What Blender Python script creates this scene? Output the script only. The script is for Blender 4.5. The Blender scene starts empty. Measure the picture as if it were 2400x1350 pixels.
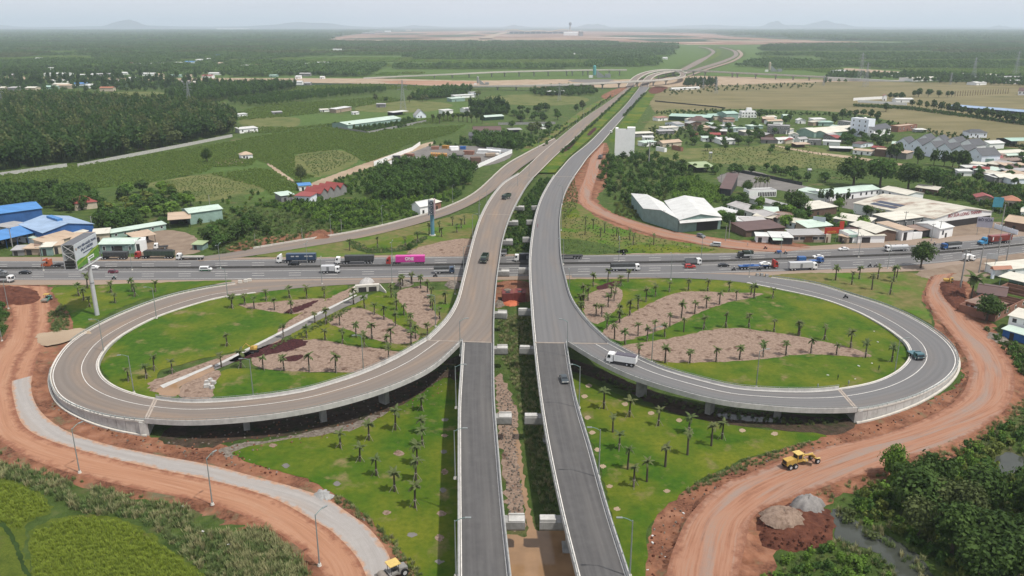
import bpy, bmesh, math, random
import numpy as np
from mathutils import Vector, Matrix
random.seed(7); RNG = np.random.default_rng(7)
S = bpy.context.scene
COL = S.collection
# ------------------------------------------------------------------ camera, sky, sun, exposure
CAM_H = 96.0; FPX = 1900.0; PITCH = math.radians(18.0)
cd = bpy.data.cameras.new('camera'); cam = bpy.data.objects.new('camera', cd); COL.objects.link(cam)
cam.location = (0, 0, CAM_H); cam.rotation_euler = (math.radians(72), 0, 0)
cd.sensor_width = 36; cd.lens = 36*FPX/2400; cd.clip_start = 0.5; cd.clip_end = 90000
S.camera = cam
SUN_EL = math.radians(62); SUN_AZ = math.atan2(-0.50, 0.85)      # direction of the sun seen from above, from +X
W = bpy.data.worlds.new('World'); S.world = W; W.use_nodes = True
nt = W.node_tree; nt.nodes.clear()
sky = nt.nodes.new('ShaderNodeTexSky'); sky.sky_type = 'NISHITA'; sky.sun_disc = False
sky.sun_elevation = SUN_EL; sky.sun_rotation = math.pi/2 - SUN_AZ; sky.air_density = 1.0; sky.dust_density = 2.0
tc = nt.nodes.new('ShaderNodeTexCoord'); mp = nt.nodes.new('ShaderNodeMapping'); mp.inputs['Scale'].default_value = (1.0, 1.0, 5.0)
nz = nt.nodes.new('ShaderNodeTexNoise'); nz.inputs['Scale'].default_value = 2.2; nz.inputs['Detail'].default_value = 6; nz.inputs['Roughness'].default_value = .55
cr = nt.nodes.new('ShaderNodeValToRGB'); cr.color_ramp.elements[0].position = .3; cr.color_ramp.elements[0].color = (7.7, 8.05, 9.0, 1)
cr.color_ramp.elements[1].position = .7; cr.color_ramp.elements[1].color = (9.1, 9.25, 9.8, 1)
mx = nt.nodes.new('ShaderNodeMix'); mx.data_type = 'RGBA'; mx.inputs[0].default_value = 0.84
bg = nt.nodes.new('ShaderNodeBackground'); bg.inputs['Strength'].default_value = 0.1
wo = nt.nodes.new('ShaderNodeOutputWorld'); L = nt.links.new
L(tc.outputs['Generated'], mp.inputs['Vector']); L(mp.outputs[0], nz.inputs['Vector']); L(nz.outputs[0], cr.inputs[0])
L(sky.outputs[0], mx.inputs[6]); L(cr.outputs[0], mx.inputs[7]); L(mx.outputs[2], bg.inputs['Color']); L(bg.outputs[0], wo.inputs['Surface'])
sl = bpy.data.lights.new('sun', 'SUN'); sl.energy = 4.6; sl.angle = math.radians(1.5); sl.color = (1.0, .95, .87)
so = bpy.data.objects.new('sun', sl); COL.objects.link(so)
sdir = Vector((math.cos(SUN_EL)*math.cos(SUN_AZ), math.cos(SUN_EL)*math.sin(SUN_AZ), math.sin(SUN_EL)))
so.rotation_euler = sdir.to_track_quat('Z', 'Y').to_euler(); so.location = (100, -100, 300)
S.view_settings.view_transform = 'Standard'; S.view_settings.look = 'None'; S.view_settings.exposure = 0.0; S.view_settings.gamma = 1.0
S.view_settings.use_curve_mapping = False
S.render.engine = 'CYCLES'; S.cycles.use_denoising = True; S.cycles.max_bounces = 5; S.cycles.diffuse_bounces = 2; S.cycles.glossy_bounces = 2
S.cycles.transparent_max_bounces = 4; S.cycles.volume_bounces = 2; S.cycles.caustics_reflective = False; S.cycles.caustics_refractive = False
# ------------------------------------------------------------------ helpers
SP, CP = math.sin(PITCH), math.cos(PITCH)
def G(px, py, z=0.0):
    """the place at height z that the photograph shows at this pixel"""
    v = (py-675)/FPX; d = (CAM_H-z)/(SP+v*CP)
    return Vector(((px-1200)/FPX*d, d*(CP-v*SP), z))
MATS = {}
def _mat(name):
    m = bpy.data.materials.new(name); m.use_nodes = True; t = m.node_tree
    b = t.nodes['Principled BSDF']; return m, t, b
def noise(t, vec, scale, detail=3, rough=.55):
    n = t.nodes.new('ShaderNodeTexNoise'); n.inputs['Scale'].default_value = scale; n.inputs['Detail'].default_value = detail
    n.inputs['Roughness'].default_value = rough
    if vec is not None: t.links.new(vec, n.inputs['Vector'])
    return n.outputs[0]
def ramp(t, fac, stops):
    r = t.nodes.new('ShaderNodeValToRGB'); e = r.color_ramp.elements
    while len(e) < len(stops): e.new(.5)
    for el, (p, c) in zip(e, stops): el.position = p; el.color = (*c, 1)
    t.links.new(fac, r.inputs[0]); return r.outputs[0]
def mixc(t, fac, a, b, mode='MIX'):
    m = t.nodes.new('ShaderNodeMix'); m.data_type = 'RGBA'; m.blend_type = mode
    for s, v in ((0, fac), (6, a), (7, b)):
        if isinstance(v, (int, float)): m.inputs[s].default_value = v
        elif isinstance(v, tuple): m.inputs[s].default_value = (*v, 1)
        else: t.links.new(v, m.inputs[s])
    return m.outputs[2]
def mapping(t, vec, scale=(1, 1, 1), rot=0):
    m = t.nodes.new('ShaderNodeMapping'); m.inputs['Scale'].default_value = scale; m.inputs['Rotation'].default_value = (0, 0, rot)
    t.links.new(vec, m.inputs['Vector']); return m.outputs[0]
def bumpit(t, b, h, strength=.4, dist=.2):
    n = t.nodes.new('ShaderNodeBump'); n.inputs['Strength'].default_value = strength; n.inputs['Distance'].default_value = dist
    t.links.new(h, n.inputs['Height']); t.links.new(n.outputs[0], b.inputs['Normal'])
def pos(t): return t.nodes.new('ShaderNodeNewGeometry').outputs['Position']
def objc(t): return t.nodes.new('ShaderNodeTexCoord').outputs['Object']
def uvc(t): return t.nodes.new('ShaderNodeTexCoord').outputs['UV']
KA = .72
def dim(stops, k=None): return [(q, tuple(x*(k or KA) for x in c)) for q, c in stops]
def plain(name, col, rough=.7, var=.25, scale=.8, metal=0, spec=.3):
    """painted or built surface: one colour, blotchy grime and fade"""
    if name in MATS: return MATS[name]
    col = tuple(x*KA for x in col); m, t, b = _mat(name); c = objc(t)
    n = noise(t, c, scale, 4, .65); n2 = noise(t, mapping(t, c, (3, 3, .35)), scale*1.7, 3)
    k = ramp(t, n, [(.25, tuple(x*(1-var) for x in col)), (.55, col), (.8, tuple(min(1, x*(1+var*.4)) for x in col))])
    k = mixc(t, ramp(t, n2, [(.45, (0, 0, 0)), (.8, (var, var, var))]), k, tuple(x*.55 for x in col))
    t.links.new(k, b.inputs['Base Color']); b.inputs['Roughness'].default_value = rough; b.inputs['Metallic'].default_value = metal
    b.inputs['Specular IOR Level'].default_value = spec
    MATS[name] = m; return m
def earth(name, layers, rough=.95, bump=.5, bdist=.3, stretch=None, bscale=1.5):
    """ground cover: several colour ramps at different grain sizes, mixed by noise; world coordinates"""
    if name in MATS: return MATS[name]
    m, t, b = _mat(name); p = pos(t)
    if stretch: p = mapping(t, p, stretch[0], stretch[1])
    col = None
    for i, (sc, stops, mask) in enumerate(layers):
        c = ramp(t, noise(t, p, sc, 5, .6), dim(stops))
        if col is None: col = c
        else:
            mk = ramp(t, noise(t, mapping(t, p, (1, 1, 1), .7*i), mask[0], 4, .6), [(mask[1], (0, 0, 0)), (mask[2], (1, 1, 1))])
            col = mixc(t, mk, col, c)
    t.links.new(col, b.inputs['Base Color']); b.inputs['Roughness'].default_value = rough; b.inputs['Specular IOR Level'].default_value = .15
    bumpit(t, b, noise(t, p, bscale, 6, .7), bump, bdist)
    MATS[name] = m; return m
def leafm(name, a, b_, c=None, sc=.35, hue=.25):
    """foliage: light and dark leaf colours in clumps, every plant a little different"""
    if name in MATS: return MATS[name]
    m, t, b = _mat(name); o = objc(t)
    oi = t.nodes.new('ShaderNodeObjectInfo').outputs['Random']
    k = ramp(t, noise(t, o, sc, 3, .6), [(.3, a), (.7, b_)])
    k2 = mixc(t, ramp(t, oi, [(0, (0, 0, 0)), (1, (hue*2, hue*2, hue*2))]), k, c or tuple(x*.55 for x in a))
    t.links.new(k2, b.inputs['Base Color']); b.inputs['Roughness'].default_value = .75; b.inputs['Specular IOR Level'].default_value = .12
    tr = t.nodes.new('ShaderNodeBsdfTranslucent'); t.links.new(k2, tr.inputs['Color']); ms = t.nodes.new('ShaderNodeMixShader'); ms.inputs[0].default_value = .3
    t.links.new(b.outputs[0], ms.inputs[1]); t.links.new(tr.outputs[0], ms.inputs[2]); t.links.new(ms.outputs[0], t.nodes['Material Output'].inputs['Surface'])
    MATS[name] = m; return m

class MB:
    """collects quads and solids into one mesh"""
    def __init__(s): s.v = []; s.f = []; s.uv = None
    def add(s, vs, fs):
        o = len(s.v); s.v += [tuple(v) for v in vs]; s.f += [tuple(i+o for i in f) for f in fs]; return s
    def box(s, c, d, rz=0, taper=1.0):
        x, y, z = d[0]/2, d[1]/2, d[2]/2; ca, sa = math.cos(rz), math.sin(rz); vs = []
        for zz, k in ((-z, 1), (z, taper)):
            for xx, yy in ((-x, -y), (x, -y), (x, y), (-x, y)):
                vs.append((c[0]+(xx*ca-yy*sa)*k, c[1]+(xx*sa+yy*ca)*k, c[2]+zz))
        return s.add(vs, [(3, 2, 1, 0), (4, 5, 6, 7), (0, 1, 5, 4), (1, 2, 6, 5), (2, 3, 7, 6), (3, 0, 4, 7)])
    def hexa(s, low, high):
        """solid between two rings of equal length"""
        n = len(low); fs = [tuple(reversed(range(n))), tuple(range(n, 2*n))]
        fs += [(i, (i+1) % n, n+(i+1) % n, n+i) for i in range(n)]
        return s.add(list(low)+list(high), fs)
    def cyl(s, a, b, r0, r1=None, n=8, caps=True):
        a, b = Vector(a), Vector(b); r1 = r0 if r1 is None else r1; ax = (b-a).normalized()
        u = ax.orthogonal().normalized(); w = ax.cross(u); vs = []
        for p, r in ((a, r0), (b, r1)):
            for i in range(n):
                t_ = 2*math.pi*i/n; vs.append(p+(u*math.cos(t_)+w*math.sin(t_))*r)
        fs = [(i, (i+1) % n, n+(i+1) % n, n+i) for i in range(n)]
        if caps: fs += [tuple(reversed(range(n))), tuple(range(n, 2*n))]
        return s.add(vs, fs)
    def sweep(s, pts, prof, closed=False):
        """pts: list of (origin, side vector); prof: list of (across, up); skins the profile along the way"""
        n = len(prof); vs = []
        for o, sd in pts:
            for a, u in prof: vs.append((o[0]+sd[0]*a, o[1]+sd[1]*a, o[2]+u))
        fs = []
        for i in range(len(pts)-1):
            for j in range(n if closed else n-1):
                k = (j+1) % n; fs.append((i*n+j, i*n+k, (i+1)*n+k, (i+1)*n+j))
        if closed: fs += [tuple(range(n)), tuple(reversed(range((len(pts)-1)*n, len(pts)*n)))]
        return s.add(vs, fs)
    def prism(s, prof, x0, x1, ax='x'):
        """extrudes a (y,z) outline along x"""
        n = len(prof)
        return s.add([(x0, y, z) for y, z in prof]+[(x1, y, z) for y, z in prof],
                     [tuple(reversed(range(n))), tuple(range(n, 2*n))]+[(i, (i+1) % n, n+(i+1) % n, n+i) for i in range(n)])
    def mesh(s, name, mat, smooth=False):
        me = bpy.data.meshes.new(name); me.from_pydata(s.v, [], s.f)
        if s.uv is not None:
            l = me.uv_layers.new(name='UVMap'); u = np.array(s.uv, dtype=np.float32)
            vi = np.zeros(len(me.loops), dtype=np.int32); me.loops.foreach_get('vertex_index', vi); l.data.foreach_set('uv', u[vi].ravel())
        if mat is not None: me.materials.append(mat)
        if smooth: me.polygons.foreach_set('use_smooth', [True]*len(me.polygons))
        bm = bmesh.new(); bm.from_mesh(me); bmesh.ops.recalc_face_normals(bm, faces=bm.faces); bm.to_mesh(me); bm.free()
        return me
    def build(s, name, mat, parent=None, smooth=False):
        return link(name, s.mesh(name, mat, smooth), parent)
def link(name, me, parent=None):
    o = bpy.data.objects.new(name, me); COL.objects.link(o)
    if parent is not None: o.parent = parent
    return o
def tag(o, label=None, cat=None, group=None, kind=None):
    for k, v in (('label', label), ('category', cat), ('group', group), ('kind', kind)):
        if v: o[k] = v
    return o
def thing(name, loc, label, cat, group=None, rz=0, scale=1):
    o = bpy.data.objects.new(name, None); COL.objects.link(o); o.location = loc; o.rotation_euler = (0, 0, rz); o.scale = (scale,)*3
    o.empty_display_size = .1
    return tag(o, label, cat, group)
_o = 'first second third fourth fifth sixth seventh eighth ninth tenth eleventh twelfth thirteenth fourteenth fifteenth sixteenth seventeenth eighteenth nineteenth'.split()
ORD = _o+['twentieth']+['twenty '+w for w in _o[:9]]+['thirtieth']+['thirty '+w for w in _o[:9]]+['fortieth']
def place(name, parts, loc, label, cat, group=None, rz=0, scale=(1, 1, 1)):
    """a thing whose parts share the meshes in parts: [(part name, mesh, [(sub name, mesh)...])]"""
    o = thing(name, loc, label, cat, group, rz); o.scale = scale
    for pn, me, *sub in parts:
        p = link(pn, me, o)
        for sn, sm in (sub[0] if sub else []): link(sn, sm, p)
    return o
def crom(P, k):
    """Catmull-Rom through rows of P (numpy), k steps per span"""
    P = np.asarray(P, dtype=float); n = len(P); out = []
    for i in range(n-1):
        p0 = P[max(i-1, 0)]; p1 = P[i]; p2 = P[i+1]; p3 = P[min(i+2, n-1)]
        if i == 0: p0 = 2*p1-p2
        if i == n-2: p3 = 2*p2-p1
        for j in range(k):
            t_ = j/k
            out.append(.5*((2*p1)+(-p0+p2)*t_+(2*p0-5*p1+4*p2-p3)*t_**2+(-p0+3*p1-3*p2+p3)*t_**3))
    out.append(P[-1]); return np.array(out)
def secs(rows, k=8):
    """rows of (x_left, y_left, x_right, y_right, z) pixels -> smooth left and right edges in the world"""
    Lp = [G(r[0], r[1], r[4]) for r in rows]; Rp = [G(r[2], r[3], r[4]) for r in rows]
    return crom(Lp, k), crom(Rp, k)
def arc(A): return np.concatenate([[0], np.cumsum(np.linalg.norm(np.diff(A, axis=0), axis=1))])
def strip(name, Le, Re, mat, dz=0.0, parent=None, cols=1, kind=None):
    """a road sheet with a UV running across (metres) and along (metres)"""
    m = MB(); uv = []; ed = []; s_ = arc((Le+Re)/2); n = len(Le)
    for i in range(n):
        w = np.linalg.norm(Re[i]-Le[i])
        for j in range(cols+1):
            p = Le[i]+(Re[i]-Le[i])*j/cols; m.v.append((p[0], p[1], p[2]+dz)); uv.append((w*j/cols, s_[i])); ed.append(w*min(j, cols-j)/cols)
    c = cols+1
    m.f = [(i*c+j, i*c+j+1, (i+1)*c+j+1, (i+1)*c+j) for i in range(n-1) for j in range(cols)]; m.uv = uv
    o = m.build(name, mat, parent); o.data.attributes.new('edge', 'FLOAT', 'POINT').data.foreach_set('value', ed)
    if kind: tag(o, kind=kind)
    return o
def line_on(Le, Re, t0, w, dz, lo=0, hi=None, dash=None, off=None):
    """painted line: at share t0 across (or off metres from the left edge), w metres wide"""
    m = MB(); s_ = arc((Le+Re)/2); hi = hi or s_[-1]; D = Re-Le; wd = np.linalg.norm(D, axis=1); pts = []
    def at(s):
        i = min(max(np.searchsorted(s_, s)-1, 0), len(s_)-2); f = (s-s_[i])/max(s_[i+1]-s_[i], 1e-6)
        l = Le[i]*(1-f)+Le[i+1]*f; r = Re[i]*(1-f)+Re[i+1]*f; wv = (r-l); q = np.linalg.norm(wv); wv /= q
        c = l+wv*(t0*q if off is None else off); return c-wv*w/2, c+wv*w/2
    s = lo
    while s < hi-.3:
        e = min(s+(dash[0] if dash else 2.0), hi); a0, b0 = at(s); a1, b1 = at(e)
        m.add([(p[0], p[1], p[2]+dz) for p in (a0, b0, b1, a1)], [(0, 1, 2, 3)]); s = e+(dash[1] if dash else 0)
    return m
def sidepts(E, O, step=1):
    """points along edge E with unit vectors that point away from O"""
    D = E-O; D[:, 2] = 0; D /= np.linalg.norm(D, axis=1)[:, None]
    return [(E[i], D[i]) for i in range(0, len(E), step)]
def inside(poly, x, y):
    x = np.asarray(x); y = np.asarray(y); c = np.zeros(x.shape, bool); n = len(poly); j = n-1
    for i in range(n):
        xi, yi = poly[i][:2]; xj, yj = poly[j][:2]
        c ^= ((yi > y) != (yj > y)) & (x < (xj-xi)*(y-yi)/(yj-yi+1e-12)+xi); j = i
    return c
def wpoly(px, z=0): return [tuple(G(a, b, z)[:2]) for a, b in px]
def outline(px, z=0, seg=2.0, jit=.5, smooth=True):
    P = np.array([G(a, b, z)[:] for a, b in px])
    if smooth:
        n = len(P); Q = np.vstack([P[-1:], P, P[:2]]); P = crom(Q, 6)[6:-6]
        P = P[:-1] if np.allclose(P[0], P[-1]) else P
    out = []
    for i in range(len(P)):
        a, b = P[i], P[(i+1) % len(P)]; l = np.linalg.norm(b-a); k = max(1, min(40, int(l/seg)))
        for j in range(k): out.append(a+(b-a)*j/k)
    out = np.array(out); d = np.roll(out, -1, 0)-np.roll(out, 1, 0); nrm = np.stack([d[:, 1], -d[:, 0]], 1); nrm /= np.linalg.norm(nrm, axis=1)[:, None]+1e-9
    out[:, :2] += nrm*(RNG.normal(size=len(out))*jit)[:, None]
    return out
def patch(name, px, mat, z=.01, jit=.4, seg=1.5, smooth=True, kind='structure', label=None, cat=None):
    """a sheet of ground cover with an irregular edge"""
    o = outline(px, 0, seg, jit, smooth); o[:, 2] = z; m = MB(); m.add(o, [tuple(range(len(o)))])
    return tag(m.build(name, mat), label, cat, kind=kind)
def mound(name, px, h, mat, z=0, label=None, cat=None, kind=None, n=9, rough=.1, peak=(.5, .5)):
    """a heap: rings from an outline up to a ragged crest"""
    o = outline(px, 0, 2.0, .3); c = o.mean(0); m = MB(); k = len(o); vs = []
    lo, hi = o.min(0), o.max(0); pk = lo+(hi-lo)*np.array([peak[0], peak[1], 0]); c = c*.3+pk*.7
    for r in range(n):
        t_ = r/(n-1); zz = h*(1-(1-t_)**2.6)
        for i in range(k):
            p = o[i]*(1-t_)+c*t_; q = zz*(1+rough*math.sin(i*.9+r*1.3)*math.sin(i*.37+2*r)) + (RNG.normal()*.08*h*rough if 0 < r else -.05)
            vs.append((p[0], p[1], z+q))
    fs = [(r*k+i, r*k+(i+1) % k, (r+1)*k+(i+1) % k, (r+1)*k+i) for r in range(n-1) for i in range(k)]
    m.add(vs, fs); ob = m.build(name, mat, smooth=True); return tag(ob, label, cat, kind=kind)
def scatter_pts(px, spacing, z=0, jit=.45, hole=(), world=False, rot=.3, edge=0):
    """jittered grid of points inside a ground polygon"""
    P = px if world else wpoly(px, z); a = np.array(P)[:, :2]; lo, hi = a.min(0), a.max(0); c = (lo+hi)/2; R = np.linalg.norm(hi-lo)/2
    g = np.arange(-R, R, spacing); X, Y = np.meshgrid(g, g); X = X.ravel(); Y = Y.ravel()
    X = X+RNG.uniform(-jit, jit, X.size)*spacing; Y = Y+RNG.uniform(-jit, jit, Y.size)*spacing
    x = c[0]+X*math.cos(rot)-Y*math.sin(rot); y = c[1]+X*math.sin(rot)+Y*math.cos(rot)
    k = inside(P, x, y)
    for h in hole: k &= ~inside(h, x, y)
    return np.stack([x[k], y[k], np.full(k.sum(), float(z))], 1)
def scatter(name, pts, protos, smin=.8, smax=1.25, label=None, cat=None, turn=True):
    """one mass of plants: the given meshes set out on points"""
    me = bpy.data.meshes.new(name); me.from_pydata([tuple(p) for p in pts], [], [])
    o = link(name, me); g = bpy.data.node_groups.new(name, 'GeometryNodeTree')
    g.interface.new_socket('Geometry', in_out='INPUT', socket_type='NodeSocketGeometry'); g.interface.new_socket('Geometry', in_out='OUTPUT', socket_type='NodeSocketGeometry')
    N = g.nodes.new; gi = N('NodeGroupInput'); go = N('NodeGroupOutput'); ip = N('GeometryNodeInstanceOnPoints'); jn = N('GeometryNodeJoinGeometry'); K = g.links.new
    for p in protos:
        oi = N('GeometryNodeObjectInfo'); oi.inputs['Object'].default_value = p; oi.inputs['As Instance'].default_value = False; oi.transform_space = 'ORIGINAL'
        gt = N('GeometryNodeGeometryToInstance'); K(oi.outputs['Geometry'], gt.inputs[0]); K(gt.outputs[0], jn.inputs[0])
    K(gi.outputs[0], ip.inputs['Points']); K(jn.outputs[0], ip.inputs['Instance']); ip.inputs['Pick Instance'].default_value = True
    ri = N('FunctionNodeRandomValue'); ri.data_type = 'INT'; ri.inputs['Min'].default_value if False else None
    ri.inputs[4].default_value = 0; ri.inputs[5].default_value = len(protos)-1; K(ri.outputs[2], ip.inputs['Instance Index'])
    rr = N('FunctionNodeRandomValue'); rr.data_type = 'FLOAT_VECTOR'; rr.inputs[0].default_value = (0, 0, 0); rr.inputs[1].default_value = (0, 0, 6.283 if turn else 0)
    K(rr.outputs[0], ip.inputs['Rotation'])
    rs = N('FunctionNodeRandomValue'); rs.data_type = 'FLOAT_VECTOR'; rs.inputs[0].default_value = (smin, smin, smin*.9); rs.inputs[1].default_value = (smax, smax, smax*1.1); K(rs.outputs[0], ip.inputs['Scale'])
    K(ip.outputs[0], go.inputs[0])
    md = o.modifiers.new('scatter', 'NODES'); md.node_group = g
    for p in protos:
        if p.data.materials and p.data.materials[0].name not in [mm.name for mm in me.materials if mm]: me.materials.append(p.data.materials[0])
    return tag(o, label, cat, kind='stuff')
def text_mesh(txt, size, mat):
    c = bpy.data.curves.new('lettering', 'FONT'); c.body = txt; c.size = size; c.align_x = 'CENTER'; c.align_y = 'CENTER'; c.extrude = .01; c.offset = .02*size; t_ = bpy.data.objects.new('t', c); COL.objects.link(t_); bpy.context.view_layer.update()
    me = bpy.data.meshes.new_from_object(t_.evaluated_get(bpy.context.evaluated_depsgraph_get())); me.materials.clear(); me.materials.append(mat); bpy.data.objects.remove(t_); me.name = 'lettering'; return me
# ------------------------------------------------------------------ materials
LAWN = earth('lawn', [(.5, [(.3, (.032, .088, .004)), (.5, (.050, .120, .005)), (.72, (.080, .142, .008))], None),
                      (.9, [(.3, (.105, .140, .008)), (.7, (.185, .195, .018))], (.04, .42, .62)),
                      (.8, [(.3, (.14, .13, .05)), (.7, (.27, .22, .09))], (.14, .57, .70))], bump=.8, bdist=.15, bscale=4)
LAWN_DRY = earth('dry_lawn', [(.3, [(.3, (.10, .125, .025)), (.6, (.19, .165, .06)), (.8, (.26, .20, .10))], None),
                      (.6, [(.3, (.06, .14, .010)), (.7, (.10, .18, .015))], (.06, .45, .62))], bump=.6, bdist=.12, bscale=4)
MULCH = earth('mulch', [(1.1, [(.3, (.22, .15, .11)), (.55, (.36, .26, .20)), (.8, (.44, .33, .25))], None),
                        (2.5, [(.4, (.09, .05, .035)), (.7, (.24, .15, .11))], (.35, .55, .68))], bump=1, bdist=.3, bscale=3)
RED_PLANTS = earth('red_plants', [(2.0, [(.35, (.035, .010, .012)), (.6, (.09, .028, .03)), (.8, (.16, .07, .06))], None)], bump=1, bdist=.4, bscale=4)
TERRA = earth('red_earth', [(.3, [(.25, (.19, .080, .045)), (.5, (.30, .135, .078)), (.75, (.39, .205, .13))], None),
                            (1.6, [(.35, (.10, .042, .026)), (.7, (.27, .12, .07))], (.12, .44, .6)), (1.2, [(.3, (.20, .16, .10)), (.7, (.13, .13, .06))], (.2, .56, .7))], bump=.8, bdist=.25, bscale=1.2)
SHADE_SOIL = earth('painted_shade_soil', [(.6, [(.25, (.035, .027, .018)), (.5, (.075, .052, .036)), (.8, (.13, .085, .058))], None), (.8, [(.3, (.02, .035, .01)), (.7, (.05, .065, .02))], (.15, .5, .65))], bump=1, bdist=.5, bscale=1)  # weedy soil, darkened to paint in the shade beneath the loop ramps
TERRA_DARK = earth('dark_red_earth', [(.5, [(.25, (.065, .022, .015)), (.5, (.13, .048, .030)), (.8, (.22, .085, .05))], None)], bump=1, bdist=.5, bscale=1)
def track_mat(name, stops, a, b2, sc=(.9, .035), dust=(.40, .18, .09), dmask=(.5, .7), bscale=.8, lane=0, edge=None, ew=1.2):
    """a driven surface: streaks along the way it is driven (UV: across, along)"""
    stops = dim(stops); b2 = tuple(x*KA for x in b2); dust = tuple(x*KA for x in dust); m, t, b = _mat(name); u = mapping(t, uvc(t), (sc[0], sc[1], 1)); p = pos(t)
    k = ramp(t, noise(t, u, 1.0, 5, .65), stops)
    k = mixc(t, ramp(t, noise(t, mapping(t, uvc(t), (.22, .018, 1)), 1, 3), [(dmask[0], (0, 0, 0)), (dmask[1], (a, a, a))]), k, dust)
    k = mixc(t, ramp(t, noise(t, p, bscale, 6, .7), [(.35, (0, 0, 0)), (.75, (.6, .6, .6))]), k, b2)
    if edge:
        at = t.nodes.new('ShaderNodeAttribute'); at.attribute_name = 'edge'; f1 = t.nodes.new('ShaderNodeMath'); f1.operation = 'MULTIPLY_ADD'; t.links.new(noise(t, p, .45, 6, .7), f1.inputs[0]); f1.inputs[1].default_value = -5.5*ew; t.links.new(at.outputs['Fac'], f1.inputs[2])
        f2 = t.nodes.new('ShaderNodeMapRange'); t.links.new(f1.outputs[0], f2.inputs[0]); f2.inputs[1].default_value = -2.6*ew; f2.inputs[2].default_value = -1.5*ew; f2.inputs[3].default_value = 1; f2.inputs[4].default_value = 0
        k = mixc(t, f2.outputs[0], k, ramp(t, noise(t, p, 1.1, 5, .65), dim([(.3, edge), (.7, tuple(x*1.7 for x in edge))])))
    if lane:
        w = t.nodes.new('ShaderNodeTexWave'); w.inputs['Scale'].default_value = .17; w.inputs['Distortion'].default_value = 3.5; w.inputs['Detail'].default_value = 1; t.links.new(mapping(t, uvc(t), (1, .01, 1)), w.inputs['Vector'])
        k = mixc(t, ramp(t, w.outputs[0], [(.4, (0, 0, 0)), (.9, (lane, lane, lane))]), k, tuple(x*.45 for x in b2))
        k = mixc(t, ramp(t, noise(t, mapping(t, uvc(t), (.5, .12, 1)), 1, 6, .75), [(.60, (0, 0, 0)), (.68, (lane, lane, lane))]), k, tuple(x*.55 for x in b2))
        k = mixc(t, ramp(t, noise(t, mapping(t, uvc(t), (.6, .3, 1), .3), 1, 6, .7), [(.62, (0, 0, 0)), (.72, (lane, lane, lane))]), k, tuple(min(1, x*2.2) for x in b2))
    t.links.new(k, b.inputs['Base Color']); b.inputs['Roughness'].default_value = .88; b.inputs['Specular IOR Level'].default_value = .2
    bumpit(t, b, noise(t, p, 3, 5), .25, .06); MATS[name] = m; return m
ORANGE = track_mat('orange_track', [(.25, (.30, .142, .082)), (.5, (.42, .215, .13)), (.75, (.49, .29, .19))], .55, (.40, .20, .115), dust=(.46, .29, .19), sc=(1.4, .05), edge=(.20, .085, .05), ew=1.3)
GREYTRACK = track_mat('grey_track', [(.25, (.32, .295, .275)), (.5, (.39, .365, .345)), (.75, (.46, .43, .40))], .5, (.34, .31, .285), dust=(.40, .30, .23), edge=(.33, .20, .13), ew=.8)
REDTRACK = track_mat('rutted_track', [(.28, (.17, .09, .055)), (.42, (.33, .15, .09)), (.55, (.40, .215, .14)), (.68, (.32, .225, .17)), (.8, (.25, .21, .18))], .75, (.40, .21, .135), sc=(1.5, .055), dust=(.29, .25, .22), dmask=(.48, .6), edge=(.19, .085, .052), ew=1.5)
ASPH_NEW = track_mat('new_asphalt', [(.25, (.080, .077, .077)), (.5, (.105, .101, .101)), (.8, (.145, .139, .136))], .4, (.15, .146, .142), sc=(1.6, .03), dust=(.20, .185, .17), bscale=.45, lane=.14)
ASPH_OLD = track_mat('worn_asphalt', [(.25, (.145, .138, .136)), (.5, (.175, .168, .166)), (.8, (.215, .205, .20))], .45, (.18, .172, .168), sc=(.6, .012), dust=(.26, .21, .17), lane=.14)
ASPH_DUST = track_mat('dusty_asphalt', [(.25, (.19, .165, .145)), (.5, (.235, .20, .175)), (.8, (.28, .24, .205))], .7, (.225, .19, .165), sc=(.5, .012), dust=(.36, .25, .17), dmask=(.45, .68), lane=.14)
ASPH_GREY = track_mat('grey_asphalt', [(.25, (.15, .148, .15)), (.5, (.185, .182, .184)), (.8, (.22, .215, .212))], .5, (.185, .18, .178), sc=(.5, .012), dust=(.24, .20, .17), lane=.14)
HWY = track_mat('highway_asphalt', [(.25, (.13, .13, .132)), (.5, (.165, .163, .165)), (.8, (.20, .195, .19))], .4, (.17, .166, .165), sc=(.5, .008), dust=(.23, .20, .175), lane=.14)
SHOULDER = track_mat('dusty_shoulder', [(.25, (.26, .20, .155)), (.5, (.33, .255, .20)), (.8, (.39, .30, .235))], .5, (.31, .245, .195), sc=(.5, .02), dust=(.38, .25, .17), edge=(.22, .15, .09), ew=.7)
PAINT = plain('road_paint', (.86, .83, .78), .7, .35, .6)
CONC = plain('pale_concrete', (.60, .585, .555), .85, .3, .5)
CONC_D = plain('weathered_concrete', (.40, .395, .38), .9, .4, .5)
CONC_L = plain('fresh_concrete', (.72, .68, .61), .85, .25, .6)
STEEL = plain('galvanised_steel', (.36, .39, .385), .5, .2, 2, .3)
GREENSTEEL = plain('green_steel', (.20, .32, .30), .5, .2, 2, .2)
DARKM = plain('black_rubber', (.018, .018, .02), .8, .3, 2)
WEED = earth('weeds', [(.25, [(.3, (.045, .080, .015)), (.55, (.085, .135, .028)), (.8, (.16, .18, .055))], None),
                       (.5, [(.3, (.15, .12, .06)), (.7, (.24, .18, .10))], (.06, .58, .75))], bump=1, bdist=.8, bscale=1.2)
SCRUB = earth('scrub_floor', [(.2, [(.3, (.022, .048, .010)), (.6, (.045, .085, .018)), (.8, (.085, .115, .035))], None)], bump=1, bdist=1, bscale=.6)
CROP = earth('cassava_ground', [(.12, [(.3, (.07, .125, .024)), (.6, (.10, .165, .034)), (.85, (.16, .19, .06))], None)], bump=1, bdist=1, bscale=.6)
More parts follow.
